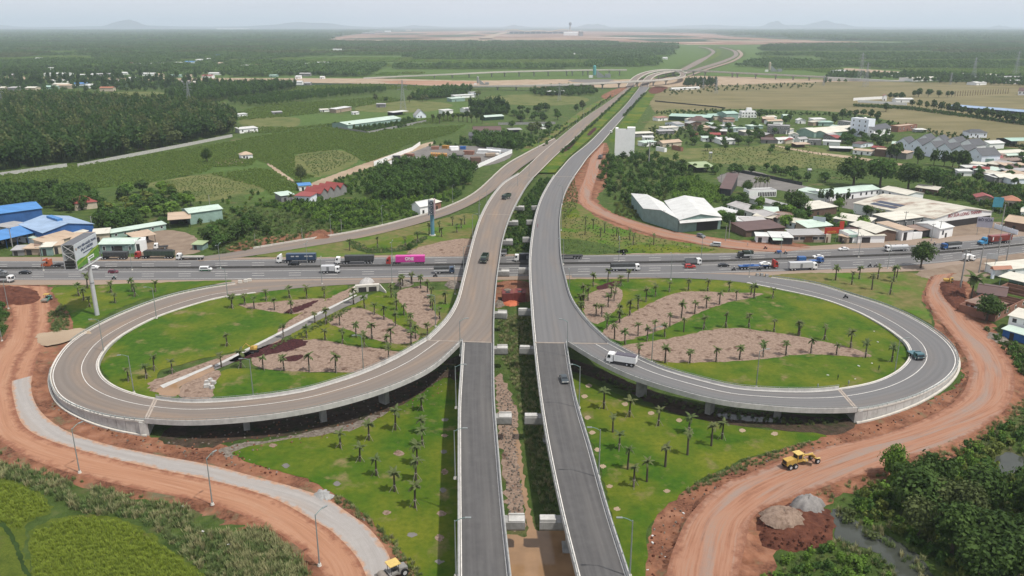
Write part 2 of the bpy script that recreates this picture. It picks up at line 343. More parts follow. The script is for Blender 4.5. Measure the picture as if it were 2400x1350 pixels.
MEADOW = earth('meadow', [(.08, [(.3, (.11, .14, .035)), (.6, (.17, .175, .06)), (.85, (.24, .20, .10))], None), (.4, [(.3, (.055, .10, .02)), (.7, (.09, .13, .03))], (.05, .5, .7))], bump=.8, bdist=.4, bscale=1)
STRAW = earth('dry_field', [(.03, [(.3, (.15, .135, .060)), (.55, (.215, .185, .090)), (.8, (.27, .225, .12))], None),
                            (.15, [(.3, (.085, .10, .035)), (.7, (.13, .125, .05))], (.02, .55, .72))], bump=.8, bdist=.5, bscale=.5, stretch=((.35, 1, 1), .1))
PADDY = earth('paddy', [(1.8, [(.3, (.10, .15, .014)), (.55, (.155, .20, .024)), (.8, (.21, .24, .04))], None), (2, [(.3, (.06, .11, .014)), (.7, (.13, .17, .02))], (.25, .48, .7)), (1, [(.3, (.10, .10, .03)), (.7, (.22, .19, .07))], (.09, .58, .72))], bump=1, bdist=.6, bscale=4)
SANDY = earth('pale_earth', [(.05, [(.3, (.34, .25, .17)), (.6, (.44, .34, .24)), (.8, (.52, .43, .33))], None)], bump=.4)
YARD = earth('grey_yard', [(.15, [(.3, (.16, .15, .14)), (.6, (.22, .205, .19)), (.8, (.29, .26, .235))], None)], bump=.3)
YARD_B = earth('brown_yard', [(.2, [(.3, (.22, .16, .12)), (.6, (.30, .23, .17)), (.8, (.36, .28, .22))], None)], bump=.4)
RUBBLE = earth('rubble', [(1.2, [(.3, (.13, .10, .08)), (.55, (.28, .24, .20)), (.8, (.45, .41, .37))], None)], bump=1, bdist=.6, bscale=1.6)
AIRPORT = earth('airport_earth', [(.009, [(.3, (.33, .15, .09)), (.5, (.40, .23, .15)), (.72, (.45, .36, .28))], None), (.012, [(.3, (.10, .085, .06)), (.7, (.26, .12, .08))], (.004, .44, .54)), (.02, [(.3, (.5, .42, .34)), (.7, (.6, .52, .43))], (.005, .56, .64))], bump=0, stretch=((.25, 1, 1), 0))
FARLAND = earth('ground', [(.004, [(.3, (.020, .045, .016)), (.55, (.035, .068, .020)), (.8, (.065, .095, .032))], None),
                           (.01, [(.3, (.10, .10, .045)), (.7, (.16, .14, .08))], (.0012, .60, .66))], bump=0, stretch=((.3, 1, 1), 0))
def water(name, col, rough=.08):
    m, t, b = _mat(name); p = pos(t)
    t.links.new(ramp(t, noise(t, p, .25, 4), [(.3, tuple(x*.75 for x in col)), (.7, col)]), b.inputs['Base Color'])
    b.inputs['Roughness'].default_value = rough; b.inputs['IOR'].default_value = 1.33; bumpit(t, b, noise(t, p, 1.2, 3), .06, .05); MATS[name] = m; return m
MUDWATER = water('mud_water', (.27, .165, .09), .12); POND = water('pond_water', (.05, .055, .045), .06)
LF_DARK = leafm('dark_leaves', (.032, .066, .016), (.094, .150, .036))
LF_MID = leafm('mid_leaves', (.038, .090, .018), (.110, .190, .042))
LF_BRIGHT = leafm('bright_leaves', (.075, .155, .022), (.165, .265, .045), (.11, .17, .03))
LF_YEL = leafm('yellow_leaves', (.09, .125, .024), (.19, .21, .05), (.08, .11, .03))
LF_BLUE = leafm('dull_leaves', (.072, .098, .034), (.150, .182, .064))
LF_PALM = leafm('palm_leaves', (.050, .085, .026), (.125, .165, .060), (.17, .16, .075), 1.2)
LF_TUFT = leafm('grass_blades', (.16, .19, .075), (.30, .30, .15), (.36, .30, .17), .5); LF_GRASS = leafm('green_blades', (.075, .135, .040), (.16, .22, .075), (.20, .20, .09), .5)
BARK = plain('bark', (.13, .105, .08), .95, .4, 2); PALMBARK = plain('palm_bark', (.105, .085, .065), .95, .4, 3); STAKE = plain('stake_wood', (.34, .30, .25), .9, .3, 2)
# ------------------------------------------------------------------ plants
def leaves(mb, n, cen, rad, clumps, leaf, rng, drop=0, crad=.42):
    """leaf-sized quads on the skin of many clumps filling an ellipsoid crown"""
    cen = np.array(cen); rad = np.array(rad)
    d = rng.normal(size=(clumps, 3)); d /= np.linalg.norm(d, axis=1)[:, None]; d[:, 2] = np.where(d[:, 2] < 0, d[:, 2]*.8, d[:, 2])
    cc = cen+d*rad*(.30+.42*rng.random((clumps, 1))); cr_ = rad.min()*crad*(.65+.7*rng.random(clumps))
    which = rng.integers(0, clumps, n); e = rng.normal(size=(n, 3)); e /= np.linalg.norm(e, axis=1)[:, None]; e[:, 2] = np.where(e[:, 2] < -.3, -e[:, 2], e[:, 2])
    P = cc[which]+e*cr_[which][:, None]*(.75+.35*rng.random((n, 1))); P[:, 2] -= drop*rng.random(n)
    nrm = e+rng.normal(size=(n, 3))*.45; nrm /= np.linalg.norm(nrm, axis=1)[:, None]
    a = np.cross(nrm, rng.normal(size=(n, 3))); a /= np.linalg.norm(a, axis=1)[:, None]; b = np.cross(nrm, a)
    s = leaf*(.6+.8*rng.random((n, 1))); a *= s; b *= s*.7
    o = len(mb.v); V = np.stack([P-a, P-b, P+a, P+b], 1).reshape(-1, 3); mb.v += [tuple(v) for v in V]
    mb.f += [(o+4*i, o+4*i+1, o+4*i+2, o+4*i+3) for i in range(n)]; return mb
def qmesh(mb, name, mat):
    me = bpy.data.meshes.new(name); me.from_pydata(mb.v, [], mb.f); me.materials.append(mat); return me
def trunk_mesh(h, r, seed, spread=1.0, limbs=4):
    rg = random.Random(seed); m = MB(); a = Vector((0, 0, -.2)); m.cyl(a, (rg.uniform(-.1, .1)*h*.2, rg.uniform(-.1, .1)*h*.2, h*.45), r, r*.7, 7)
    for i in range(limbs):
        t_ = 6.28*i/limbs+rg.random(); b = Vector((0, 0, h*(.32+.1*rg.random())))
        m.cyl(b, b+Vector((math.cos(t_)*spread, math.sin(t_)*spread, h*.38)), r*.5, r*.15, 5)
    return m.mesh('trunk', BARK)
def tree_proto(seed, h, rad, n, leaf, mat, clumps=14, cz=.56):
    rg = np.random.default_rng(seed); m = leaves(MB(), n, (0, 0, h*cz), (rad, rad, h*(1-cz)*.95), clumps, leaf, rg, crad=.5)
    return [('trunk', trunk_mesh(h, .035*h, seed, rad*.6)), ('crown', qmesh(m, 'crown', mat))]
TREES = {}
for nm, mt in (('dark', LF_DARK), ('mid', LF_MID), ('bright', LF_BRIGHT), ('yellow', LF_YEL), ('dull', LF_BLUE)):
    TREES[nm] = [tree_proto(11*i+len(nm), 8.0, 3.3, 520, .62, mt, 16) for i in range(3)]
BIGTREES = {nm: [tree_proto(90+i, 8.0, 3.4, 2600, .30, mt, 34) for i in range(2)] for nm, mt in (('dark', LF_DARK), ('mid', LF_MID), ('bright', LF_BRIGHT), ('dull', LF_BLUE))}
TALL = {nm: [tree_proto(40+i, 14.0, 3.0, 420, .75, mt, 14, .66) for i in range(2)] for nm, mt in (('dark', LF_DARK), ('dull', LF_BLUE), ('mid', LF_MID))}
def crown_obj(seed, h, rad, n, leaf, mat, clumps=8, cz=.45, trunk=0):
    rg = np.random.default_rng(seed); m = leaves(MB(), n, (0, 0, h*cz), (rad, rad, h*(1-cz)), clumps, leaf, rg, drop=.25*h, crad=.5)
    if trunk: m.cyl((0, 0, 0), (0, 0, h*.5), trunk, trunk*.7, 5, False)
    return bpy.data.objects.new('plant', qmesh(m, 'plant', mat))
BUSH = {nm: [crown_obj(200+i, 3.0, 1.9, 110, .42, mt) for i in range(3)] for nm, mt in (('dark', LF_DARK), ('mid', LF_MID), ('bright', LF_BRIGHT), ('yellow', LF_YEL), ('dull', LF_BLUE))}
LF_CROP = leafm('crop_leaves', (.080, .140, .028), (.185, .265, .06), (.15, .19, .045), .3)
CROPS = [crown_obj(230+i, 1.7, 1.2, 28, .40, LF_CROP, 4) for i in range(3)]
LF_FOR = leafm('forest_leaves', (.026, .060, .016), (.082, .140, .036), (.022, .052, .014), .25, .35)
FOREST = {nm: [crown_obj(260+i, 14, 3.0, 230, .78, LF_FOR if nm == 'dark' else mt, 11, .68, .16) for i in range(4)] for nm, mt in (('dark', LF_DARK), ('mid', LF_MID), ('dull', LF_BLUE))}
def grove(seed, size, k, h, mat, leaf=1.6, n=16):
    """a block of plantation seen from far away"""
    rg = np.random.default_rng(seed); m = MB(); st = size/k
    for i in range(k):
        for j in range(k):
            c = ((i+.5)*st-size/2+rg.normal()*st*.12, (j+.5)*st-size/2+rg.normal()*st*.12, 0); hh = h*(.85+.3*rg.random())
            leaves(m, n, (c[0], c[1], hh*.66), (st*.55, st*.55, hh*.34), 4, leaf, rg, drop=hh*.25, crad=.8)
    return bpy.data.objects.new('plant', qmesh(m, 'plant', mat))
LF_GRV = leafm('grove_leaves', (.045, .098, .024), (.13, .21, .055), (.05, .095, .026), .02, .3)
GROVE = {nm: [grove(300+i, 44, 7, h, LF_GRV if nm != 'dull' else mt) for i in range(2)] for nm, mt, h in (('dark', LF_DARK, 12), ('mid', LF_MID, 11), ('dull', LF_BLUE, 12))}
GROVE_LOW = [grove(320, 44, 11, 3.0, LF_CROP, 1.1, 8), grove(321, 44, 11, 2.5, LF_BRIGHT, 1.1, 8)]
FARGROVE = [grove(330+i, 220, 9, 13, LF_GRV, 6.5, 10) for i in range(2)]
def tuft(seed, h, n, mat):
    rg = random.Random(seed); m = MB()
    for i in range(n):
        t_ = rg.random()*6.28; r = rg.random()*.75; b = Vector((math.cos(t_)*r, math.sin(t_)*r, 0)); t2 = rg.random()*6.28; l = h*(.6+.6*rg.random())
        e = b+Vector((math.cos(t2)*l*.5, math.sin(t2)*l*.5, l)); w = Vector((-math.sin(t2), math.cos(t2), 0))*.05*h
        mid = (b+e)/2+Vector((0, 0, .12*l)); m.add([b-w, b+w, mid+w, mid-w], [(0, 1, 2, 3)]); m.add([mid-w, mid+w, e], [(0, 1, 2)])
    return bpy.data.objects.new('plant', qmesh(m, 'plant', mat))
TUFT = [tuft(i, 1.2, 44, LF_TUFT) for i in range(3)]; TUFT_G = [tuft(10+i, 1.0, 44, LF_GRASS) for i in range(3)]
PADT = [tuft(30+i, .8, 40, leafm('rice_blades', (.16, .23, .026), (.32, .36, .06), (.15, .21, .03), .6)) for i in range(2)]
LITTER = [bpy.data.objects.new('piece', MB().box((0, 0, .08), (.55, .35, .14)).mesh('piece', plain('litter_white', (.7, .7, .68), .7, .1)))]; CLOD = [bpy.data.objects.new('clod', MB().box((0, 0, .1), (.5, .42, .3), .4, .6).mesh('clod', m_)) for m_ in (TERRA_DARK, TERRA, RUBBLE)]
def palm_meshes(seed, h, nf, fl, droop, stakes=True):
    """transplanted palm: slim trunk, tuft of arching fronds, timber props"""
    rg = random.Random(seed); t_ = MB(); lean = Vector((rg.uniform(-.03, .03), rg.uniform(-.03, .03), 0))*h
    for i in range(4):
        a, b = i/4, (i+1)/4; t_.cyl(Vector((0, 0, h*a))+lean*a*a, Vector((0, 0, h*b))+lean*b*b, .24-.09*a, .24-.09*b, 7)
    c = MB(); top = Vector((0, 0, h))+lean
    for i in range(nf):
        az = 6.283*i/nf+rg.uniform(-.25, .25); el = rg.uniform(-.45, 1.2); l = fl*rg.uniform(.75, 1.1); p = top.copy(); dirh = Vector((math.cos(az), math.sin(az), 0)); sd = Vector((-math.sin(az), math.cos(az), 0)); seg = 5; prev = None
        for k in range(seg+1):
            w = fl*.20*math.sin(math.pi*min(.97, .12+.86*k/seg)); e_ = el-droop*(k/seg)*1.5
            l1 = p+sd*w-Vector((0, 0, w*.55)); r1 = p-sd*w-Vector((0, 0, w*.55))
            if prev: c.add([prev[0], prev[1], l1, p], [(0, 1, 2, 3)]); c.add([prev[0], prev[2], r1, p], [(0, 1, 2, 3)])
            prev = (p.copy(), l1, r1); p = p+(dirh*math.cos(e_)+Vector((0, 0, math.sin(e_))))*l/seg
    out = [('trunk', t_.mesh('trunk', PALMBARK)), ('crown', qmesh(c, 'crown', LF_PALM))]
    if stakes:
        for k in range(3):
            a = 2.094*k+.4; out.append(('prop', MB().cyl((math.cos(a)*1.1, math.sin(a)*1.1, 0), (math.cos(a)*.16, math.sin(a)*.16, h*.36), .055, .045, 5).mesh('prop', STAKE)))
        out.append(('prop_tie', MB().cyl((0, 0, h*.335), (0, 0, h*.375), .30, .30, 8).mesh('prop_tie', STAKE)))
    return out
PALMS = [palm_meshes(i, 3.8+.35*(i % 3), 13+i % 5, 1.7+.12*(i % 3), .75+.12*(i % 3)) for i in range(6)]
PALMS_BARE = [palm_meshes(20+i, 4.4, 12, 1.5, .9, i == 0) for i in range(3)]
COCO = [palm_meshes(30+i, 6.5, 18, 3.2, .8, False) for i in range(2)]
# ------------------------------------------------------------------ the setting: land, water, roads
def sheet(name, pts, mat, kind='structure'):
    m = MB(); m.add(pts, [tuple(range(len(pts)))]); return tag(m.build(name, mat), kind=kind)
sheet('ground', [(-42000, -1500, 0), (42000, -1500, 0), (42000, 44000, 0), (-42000, 44000, 0)], FARLAND)
patch('scrubland', [(-900, 1500), (-900, 520), (-300, 215), (300, 205), (1200, 200), (2000, 195), (2700, 205), (3300, 520), (3300, 1500), (1200, 1700)], WEED, .02, 2, 8, False)
patch('plantation_ground', [(-2500, 215), (-900, 196), (0, 196), (2400, 190), (3300, 205), (2700, 100), (2100, 97), (1200, 94), (300, 94), (-300, 100)], CROP, .03, 5, 50, False)
patch('dry_field', [(1525, 212), (1620, 190), (1930, 184), (2100, 192), (2600, 200), (2700, 360), (2400, 348), (2240, 332), (2150, 300), (1990, 265), (1760, 255), (1600, 262), (1535, 262)], STRAW, .05, 1.5, 4)
patch('cassava_field', [(-60, 452), (-60, 416), (150, 392), (550, 330), (640, 312), (760, 298), (930, 300), (1090, 292), (1060, 312), (950, 340), (880, 385), (760, 440), (600, 470), (560, 440), (470, 408), (340, 434), (200, 445)], CROP, .05, 1, 3)
patch('cassava_field', [(560, 268), (640, 262), (800, 268), (950, 245), (1130, 240), (1090, 262), (960, 285), (760, 290), (640, 300), (560, 290)], CROP, .045, 1, 3)
patch('meadow', [(345, 432), (480, 408), (520, 410), (618, 442), (570, 458), (470, 472), (400, 450)], MEADOW, .06, .8)
patch('meadow', [(210, 219), (330, 215), (390, 219), (370, 230), (270, 240), (200, 232)], MEADOW, .045, 2, 5)
patch('meadow', [(-40, 217), (110, 215), (118, 224), (-40, 229)], MEADOW, .045, 2, 5)
patch('meadow', [(690, 365), (790, 352), (840, 372), (800, 400), (740, 415), (690, 400)], MEADOW, .06, .8)
patch('meadow', [(560, 283), (640, 275), (700, 278), (690, 297), (600, 305)], MEADOW, .06, .8)
patch('meadow', [(840, 250), (960, 236), (1060, 245), (1000, 262), (860, 262)], MEADOW, .06, .8)
patch('meadow', [(1150, 225), (1300, 222), (1380, 232), (1330, 246), (1160, 243)], MEADOW, .06, .8)
patch('meadow', [(600, 500), (720, 480), (760, 510), (800, 545), (720, 565), (610, 570), (560, 540)], WEED, .055, .8)
patch('meadow', [(1490, 372), (1560, 350), (1740, 345), (1840, 335), (1990, 362), (2060, 385), (1990, 395), (1830, 392), (1640, 380)], MEADOW, .06, .8)
patch('meadow', [(1545, 262), (1600, 258), (1600, 300), (1530, 340), (1490, 330)], MEADOW, .06, .8)
patch('paddy_field', [(-60, 1120), (40, 1130), (105, 1165), (118, 1200), (70, 1225), (60, 1290), (80, 1420), (-60, 1420)], PADDY, .05, .3, .8)
patch('paddy_field', [(75, 1240), (180, 1208), (300, 1222), (400, 1290), (480, 1350), (520, 1430), (110, 1430), (75, 1330)], PADDY, .05, .3, .8)
for q in ([(0, 1210), (35, 1260), (62, 1330), (85, 1360), (78, 1362), (50, 1330), (25, 1265), (-10, 1215)],): patch('paddy_ditch', q, SCRUB, .08, .12, .5)
# red earth under the works
patch('bare_earth', [(-200, 668), (110, 670), (170, 705), (190, 770), (120, 830), (100, 900), (130, 960), (230, 1005), (380, 1040), (540, 1060), (700, 1110), (830, 1180), (960, 1280), (1010, 1400), (640, 1400), (600, 1250), (480, 1200), (300, 1150), (100, 1100), (-100, 1050), (-200, 850)], TERRA, .06, .5)
patch('bare_earth', [(1500, 1400), (1520, 1250), (1560, 1180), (1700, 1100), (1880, 1040), (2060, 1000), (2200, 950), (2260, 880), (2240, 800), (2170, 720), (2150, 660), (2230, 640), (2290, 690), (2340, 790), (2400, 880), (2400, 950), (2330, 1010), (2230, 1075), (2050, 1140), (1960, 1170), (1900, 1230), (1830, 1290), (1760, 1400)], TERRA, .06, .5)
patch('bare_earth', [(1318, 480), (1350, 372), (1420, 335), (1425, 420), (1400, 465), (1440, 500), (1560, 540), (1700, 560), (1880, 572), (1900, 592), (1740, 592), (1560, 580), (1450, 560), (1380, 520)], TERRA, .06, .5)
patch('bare_earth', [(540, 578), (600, 560), (690, 548), (780, 538), (770, 560), (700, 575), (560, 592)], TERRA, .06, .8)
patch('dark_earth', [(380, 1035), (420, 990), (600, 985), (800, 950), (980, 890), (1075, 835), (1062, 900), (960, 945), (840, 1000), (700, 1020), (560, 1035), (470, 1052)], SHADE_SOIL, .08, .5)  # ground under the brown loop deck, its shade painted into the soil colour
patch('rubble_bank', [(520, 1050), (700, 1018), (850, 985), (950, 945), (1040, 900), (1050, 925), (930, 975), (800, 1022), (640, 1050), (560, 1072)], RUBBLE, .09, .5, 1)
patch('bare_earth', [(1325, 838), (1440, 880), (1600, 940), (1800, 968), (2000, 985), (1960, 1020), (1800, 1005), (1600, 975), (1440, 905), (1345, 870)], SHADE_SOIL, .08, .4)  # ground under the grey loop deck, with the deck's shade painted in
patch('bare_earth', [(0, 668), (100, 672), (100, 718), (40, 728), (-30, 722), (-60, 690)], TERRA_DARK, .1, .5)
patch('bare_earth', [(2200, 650), (2255, 660), (2272, 735), (2255, 735), (2215, 712), (2198, 684)], TERRA_DARK, .1, .5)
patch('bare_earth', [(92, 812), (170, 790), (135, 850), (125, 900), (160, 960), (260, 1000), (400, 1035), (500, 1040), (560, 1062), (470, 1075), (300, 1045), (170, 1010), (100, 950), (80, 880)], TERRA, .07, .4)
patch('bare_earth', [(2262, 850), (2250, 800), (2190, 745), (2200, 790), (2252, 860), (2240, 905), (2150, 950), (1990, 1000), (1880, 1020), (1960, 1045), (2110, 1005), (2220, 950), (2268, 895)], TERRA, .07, .4)
# the strip between the two carriageways
patch('median_ground', [(1160, 1420), (1165, 1000), (1155, 800), (1160, 660), (1240, 660), (1248, 800), (1265, 1000), (1345, 1420)], WEED, .10, .2)
patch('median_ground', [(1165, 650), (1170, 595), (1185, 520), (1250, 415), (1310, 415), (1262, 500), (1245, 595), (1242, 650)], WEED, .10, .2)
patch('bare_earth', [(1160, 665), (1240, 662), (1242, 705), (1200, 712), (1160, 720)], TERRA, .11, .3)
patch('gravel_bank', [(1165, 880), (1185, 900), (1210, 960), (1218, 1060), (1225, 1180), (1228, 1230), (1196, 1235), (1180, 1120), (1168, 1000)], MULCH, .12, .4, 1)
patch('muddy_water', [(1204, 1010), (1214, 1012), (1225, 1090), (1240, 1190), (1250, 1225), (1262, 1245), (1335, 1240), (1360, 1420), (1190, 1420), (1185, 1262), (1235, 1258), (1228, 1180), (1212, 1070)], MUDWATER, .14, .2, .8)
# lawns
patch('lawn', [(236, 850), (260, 800), (320, 765), (440, 718), (600, 686), (760, 672), (812, 669), (800, 685), (740, 720), (660, 760), (640, 800), (560, 822), (440, 850), (365, 880), (420, 935), (320, 925), (255, 890)], LAWN, .12, .3)
patch('lawn', [(490, 932), (500, 905), (520, 870), (600, 865), (760, 874), (860, 872), (780, 902), (680, 925), (560, 938)], LAWN, .12, .3)
patch('lawn', [(680, 790), (735, 748), (830, 715), (860, 695), (905, 683), (940, 700), (960, 760), (985, 790), (950, 820), (860, 812), (760, 800)], LAWN, .12, .3)
patch('lawn', [(940, 690), (1062, 680), (1080, 700), (1055, 740), (1010, 790), (960, 770), (930, 720)], LAWN_DRY, .115, .3)
patch('lawn', [(545, 1062), (620, 1040), (760, 1020), (850, 1000), (960, 940), (1070, 900), (1072, 1420), (1000, 1400), (950, 1310), (870, 1220), (790, 1160), (700, 1118), (600, 1090)], LAWN, .12, .25)
patch('lawn', [(1340, 885), (1400, 905), (1500, 948), (1640, 985), (1800, 1008), (1935, 1020), (1860, 1045), (1740, 1080), (1640, 1125), (1570, 1180), (1520, 1240), (1515, 1340), (1480, 1420), (1455, 1300), (1400, 1080)], LAWN, .12, .25)
patch('lawn', [(1330, 658), (1430, 655), (1600, 655), (1760, 662), (1900, 690), (2000, 726), (2090, 780), (2130, 830), (2110, 865), (2030, 900), (1900, 916), (1780, 913), (1640, 888), (1520, 850), (1420, 800), (1360, 740), (1338, 700)], LAWN, .12, .3)
patch('lawn', [(120, 680), (160, 672), (330, 664), (540, 658), (470, 672), (330, 705), (240, 745), (180, 775), (165, 740)], LAWN, .12, .3)
patch('lawn', [(1790, 652), (1850, 642), (2000, 640), (2140, 640), (2175, 655), (2160, 700), (2185, 760), (2120, 728), (2000, 690), (1900, 665)], LAWN_DRY, .12, .3)
patch('lawn', [(600, 600), (700, 582), (820, 560), (900, 545), (1010, 520), (1100, 500), (1125, 520), (1105, 560), (1098, 595), (900, 598), (760, 603)], LAWN_DRY, .12, .3)
patch('bare_earth', [(955, 592), (1020, 570), (1105, 560), (1098, 598), (990, 599)], MULCH, .13, .3)
patch('lawn', [(850, 582), (900, 565), (985, 548), (960, 565), (900, 585)], LAWN, .13, .3)
patch('drain_ditch', [(815, 565), (840, 568), (860, 582), (930, 582), (990, 555), (1000, 560), (950, 588), (860, 594), (825, 580)], SCRUB, .14, .4)
patch('lawn', [(1318, 480), (1360, 480), (1400, 510), (1470, 540), (1560, 562), (1680, 580), (1740, 592), (1500, 594), (1318, 594)], LAWN_DRY, .12, .3)
patch('weeds_bed', [(1316, 560), (1400, 570), (1470, 592), (1316, 595)], WEED, .13, .4)
patch('lawn', [(1330, 490), (1350, 490), (1358, 508), (1332, 512)], LAWN, .13, .3)
patch('lawn', [(1460, 585), (1520, 572), (1640, 580), (1660, 590), (1460, 594)], LAWN, .13, .4)
# planting beds
patch('mulch_bed', [(600, 858), (590, 840), (625, 815), (700, 798), (770, 800), (830, 812), (940, 825), (935, 840), (860, 870), (740, 873), (640, 868)], MULCH, .14, .25)
patch('mulch_bed', [(770, 755), (825, 722), (880, 735), (950, 770), (985, 792), (950, 806), (890, 800), (820, 775)], MULCH, .14, .25)
patch('mulch_bed', [(930, 685), (1000, 672), (1010, 720), (1030, 750), (990, 770), (945, 720)], MULCH, .14, .25)
patch('mulch_bed', [(560, 715), (640, 708), (740, 700), (760, 708), (700, 735), (620, 728)], MULCH, .14, .25)
patch('mulch_bed', [(1455, 800), (1410, 785), (1430, 762), (1500, 725), (1560, 695), (1610, 684), (1700, 686), (1790, 690), (1700, 712), (1620, 742), (1560, 770), (1500, 790)], MULCH, .14, .25)
patch('mulch_bed', [(1455, 815), (1560, 795), (1700, 770), (1800, 778), (1900, 795), (1990, 815), (2040, 838), (1900, 832), (1760, 845), (1640, 850), (1540, 846)], MULCH, .14, .25)
patch('mulch_bed', [(1380, 690), (1440, 672), (1460, 690), (1440, 730), (1400, 760), (1370, 735)], MULCH, .14, .25)
patch('red_leaved_bed', [(610, 815), (680, 796), (722, 803), (690, 820), (600, 838), (540, 850), (550, 838)], RED_PLANTS, .17, .25, .8)
patch('red_leaved_bed', [(670, 838), (710, 832), (700, 845), (672, 848)], RED_PLANTS, .17, .25, .8)
patch('red_leaved_bed', [(670, 730), (735, 706), (742, 710), (690, 735)], RED_PLANTS, .17, .25, .8)
patch('red_leaved_bed', [(1400, 672), (1440, 660), (1455, 662), (1440, 672), (1405, 680)], RED_PLANTS, .17, .25, .8)
patch('earth_bank', [(355, 895), (450, 860), (560, 825), (640, 800), (660, 765), (760, 705), (830, 672), (850, 672), (780, 722), (690, 775), (620, 818), (480, 870), (380, 915), (350, 912)], MULCH, .15, .4)
patch('bare_earth', [(430, 935), (425, 905), (470, 875), (520, 872), (500, 905), (495, 935)], MULCH, .15, .3)
patch('drain_water', [(372, 910), (480, 868), (505, 868), (470, 885), (425, 905), (418, 928), (385, 930)], MUDWATER, .17, .2, .7)
patch('concrete_drain', [(500, 862), (640, 792), (760, 730), (842, 694), (862, 690), (860, 700), (800, 725), (690, 780), (560, 845), (505, 868)], YARD, .17, .1, 1, False)
for pp in ([(375, 905), (495, 856), (500, 859), (383, 911)], [(502, 857), (640, 787), (760, 726), (835, 691), (837, 693), (643, 791), (506, 861)]):
    patch('drain_lining', pp, CONC, .20, .03, 2, False)
for k, (x, y, w, h) in enumerate([(935, 1063, 12, 7), (1043, 985, 9, 4), (1042, 1022, 9, 4), (1040, 1060, 8, 5), (1042, 1107, 9, 7), (1038, 1150, 8, 6), (1035, 1205, 12, 7), (965, 1255, 12, 6), (1030, 1262, 11, 9), (1030, 1318, 12, 5), (906, 1203, 10, 6), (670, 1093, 9, 6), (640, 1045, 10, 5), (790, 1135, 9, 6)]):
    patch('planting_hole', [(x-w, y), (x, y-h), (x+w, y), (x, y+h)], (MULCH, YARD)[k % 2], .15, .1, .4)
for x, y in ((1377, 980), (1400, 1055), (1413, 1094), (1429, 1141), (1446, 1194), (1388, 1015), (1465, 948), (1592, 986), (1526, 969), (1740, 1010), (1815, 1018), (1563, 1152), (1380, 905), (1370, 930)):
    patch('water_filled_hole', [(x-8, y), (x, y-5), (x+8, y), (x, y+5)], SANDY, .15, .08, .4)
# hollow with ponds below the access road
patch('pond', [(1955, 1195), (1990, 1205), (2020, 1230), (2100, 1270), (2160, 1310), (2190, 1370), (2110, 1360), (2060, 1300), (1960, 1262)], POND, .10, .3, .8)
patch('pond', [(2330, 1080), (2360, 1060), (2400, 1075), (2390, 1105), (2350, 1112)], POND, .10, .3, .8)
patch('pond', [(1690, 970), (1830, 985), (1820, 992), (1700, 982)], POND, .115, .2, .8)
# ---- access roads of red earth
def rows3(rows, z, k=8): return [crom([G(*r[i], z) for r in rows], k) for i in range(3)]
AL = [((930, 1440), (880, 1440), (800, 1440)), ((923, 1350), (858, 1350), (760, 1350)), ((908, 1295), (830, 1298), (727, 1306)), ((867, 1240), (778, 1246), (674, 1264)), ((825, 1208), (735, 1220), (620, 1232)), ((766, 1169), (689, 1193), (583, 1213)),
      ((698, 1144), (640, 1168), (530, 1193)), ((598, 1117), (560, 1142), (460, 1172)), ((496, 1090), (470, 1120), (350, 1152)), ((379, 1068), (350, 1095), (233, 1125)), ((262, 1044), (233, 1067), (146, 1102)),
      ((166, 1014), (130, 1037), (60, 1070)), ((118, 985), (75, 1013), (0, 1032)), ((89, 955), (47, 985), (-45, 1000)), ((74, 917), (33, 940), (-75, 950)), ((76, 880), (28, 893), (-80, 900)), ((89, 830), (45, 840), (-50, 840)),
      ((105, 795), (70, 800), (0, 812)), ((118, 740), (80, 745), (30, 752)), ((115, 700), (75, 700), (20, 700)), ((110, 668), (70, 666), (15, 664))]
ZA = .8
a_, b_, c_ = rows3(AL, ZA)
for arr in (a_, b_, c_): arr[-40:, 2] = np.linspace(ZA, .12, 40)
cut = 15*8+1
strip('access_road', b_, c_, ORANGE, 0, None, 6, 'structure')
strip('access_road', a_[:cut], b_[:cut], GREYTRACK, 0, None, 4, 'structure'); strip('access_road', a_[cut-1:], b_[cut-1:], ORANGE, 0, None, 4, 'structure')
def skirt(name, E, O, w, z1, mat):
    D = E-O; D[:, 2] = 0; D /= np.linalg.norm(D, axis=1)[:, None]; F = E+D*(w*(1+.35*np.sin(np.arange(len(E))*.8)+.25*RNG.normal(size=len(E))))[:, None]; F[:, 2] = z1
    M1 = E*.5+F*.5; M1[:, 2] += .12*RNG.normal(size=len(E)); strip(name, E, M1, mat, 0, None, 1, 'structure'); strip(name, M1, F, mat, 0, None, 1, 'structure')
skirt('road_bank', c_.copy(), b_.copy(), 3.0, .0, TERRA); skirt('road_bank', a_.copy(), b_.copy(), 1.6, .05, TERRA)
AR = [((1555, 1450), (1718, 1450)), ((1562, 1350), (1730, 1350)), ((1574, 1300), (1742, 1300)), ((1589, 1261), (1752, 1250)), ((1610, 1217), (1768, 1210)), ((1648, 1172), (1811, 1182)), ((1700, 1133), (1885, 1157)), ((1756, 1109), (1959, 1131)), ((1830, 1080), (2052, 1102)),
      ((1922, 1050), (2144, 1069)), ((2015, 1031), (2237, 1039)), ((2107, 1006), (2295, 1006)), ((2193, 969), (2340, 975)), ((2244, 935), (2367, 943)), ((2267, 898), (2378, 898)), ((2270, 855), (2367, 850)), ((2252, 815), (2335, 806)), ((2227, 779), (2292, 756)), ((2189, 731), (2240, 722)), ((2171, 691), (2204, 681)), ((2176, 665), (2215, 655)), ((2191, 641), (2235, 636))]
d_ = crom([G(*r[0], ZA) for r in AR], 8); e_ = crom([G(*r[1], ZA) for r in AR], 8)
for arr in (d_, e_): arr[-40:, 2] = np.linspace(ZA, .14, 40)
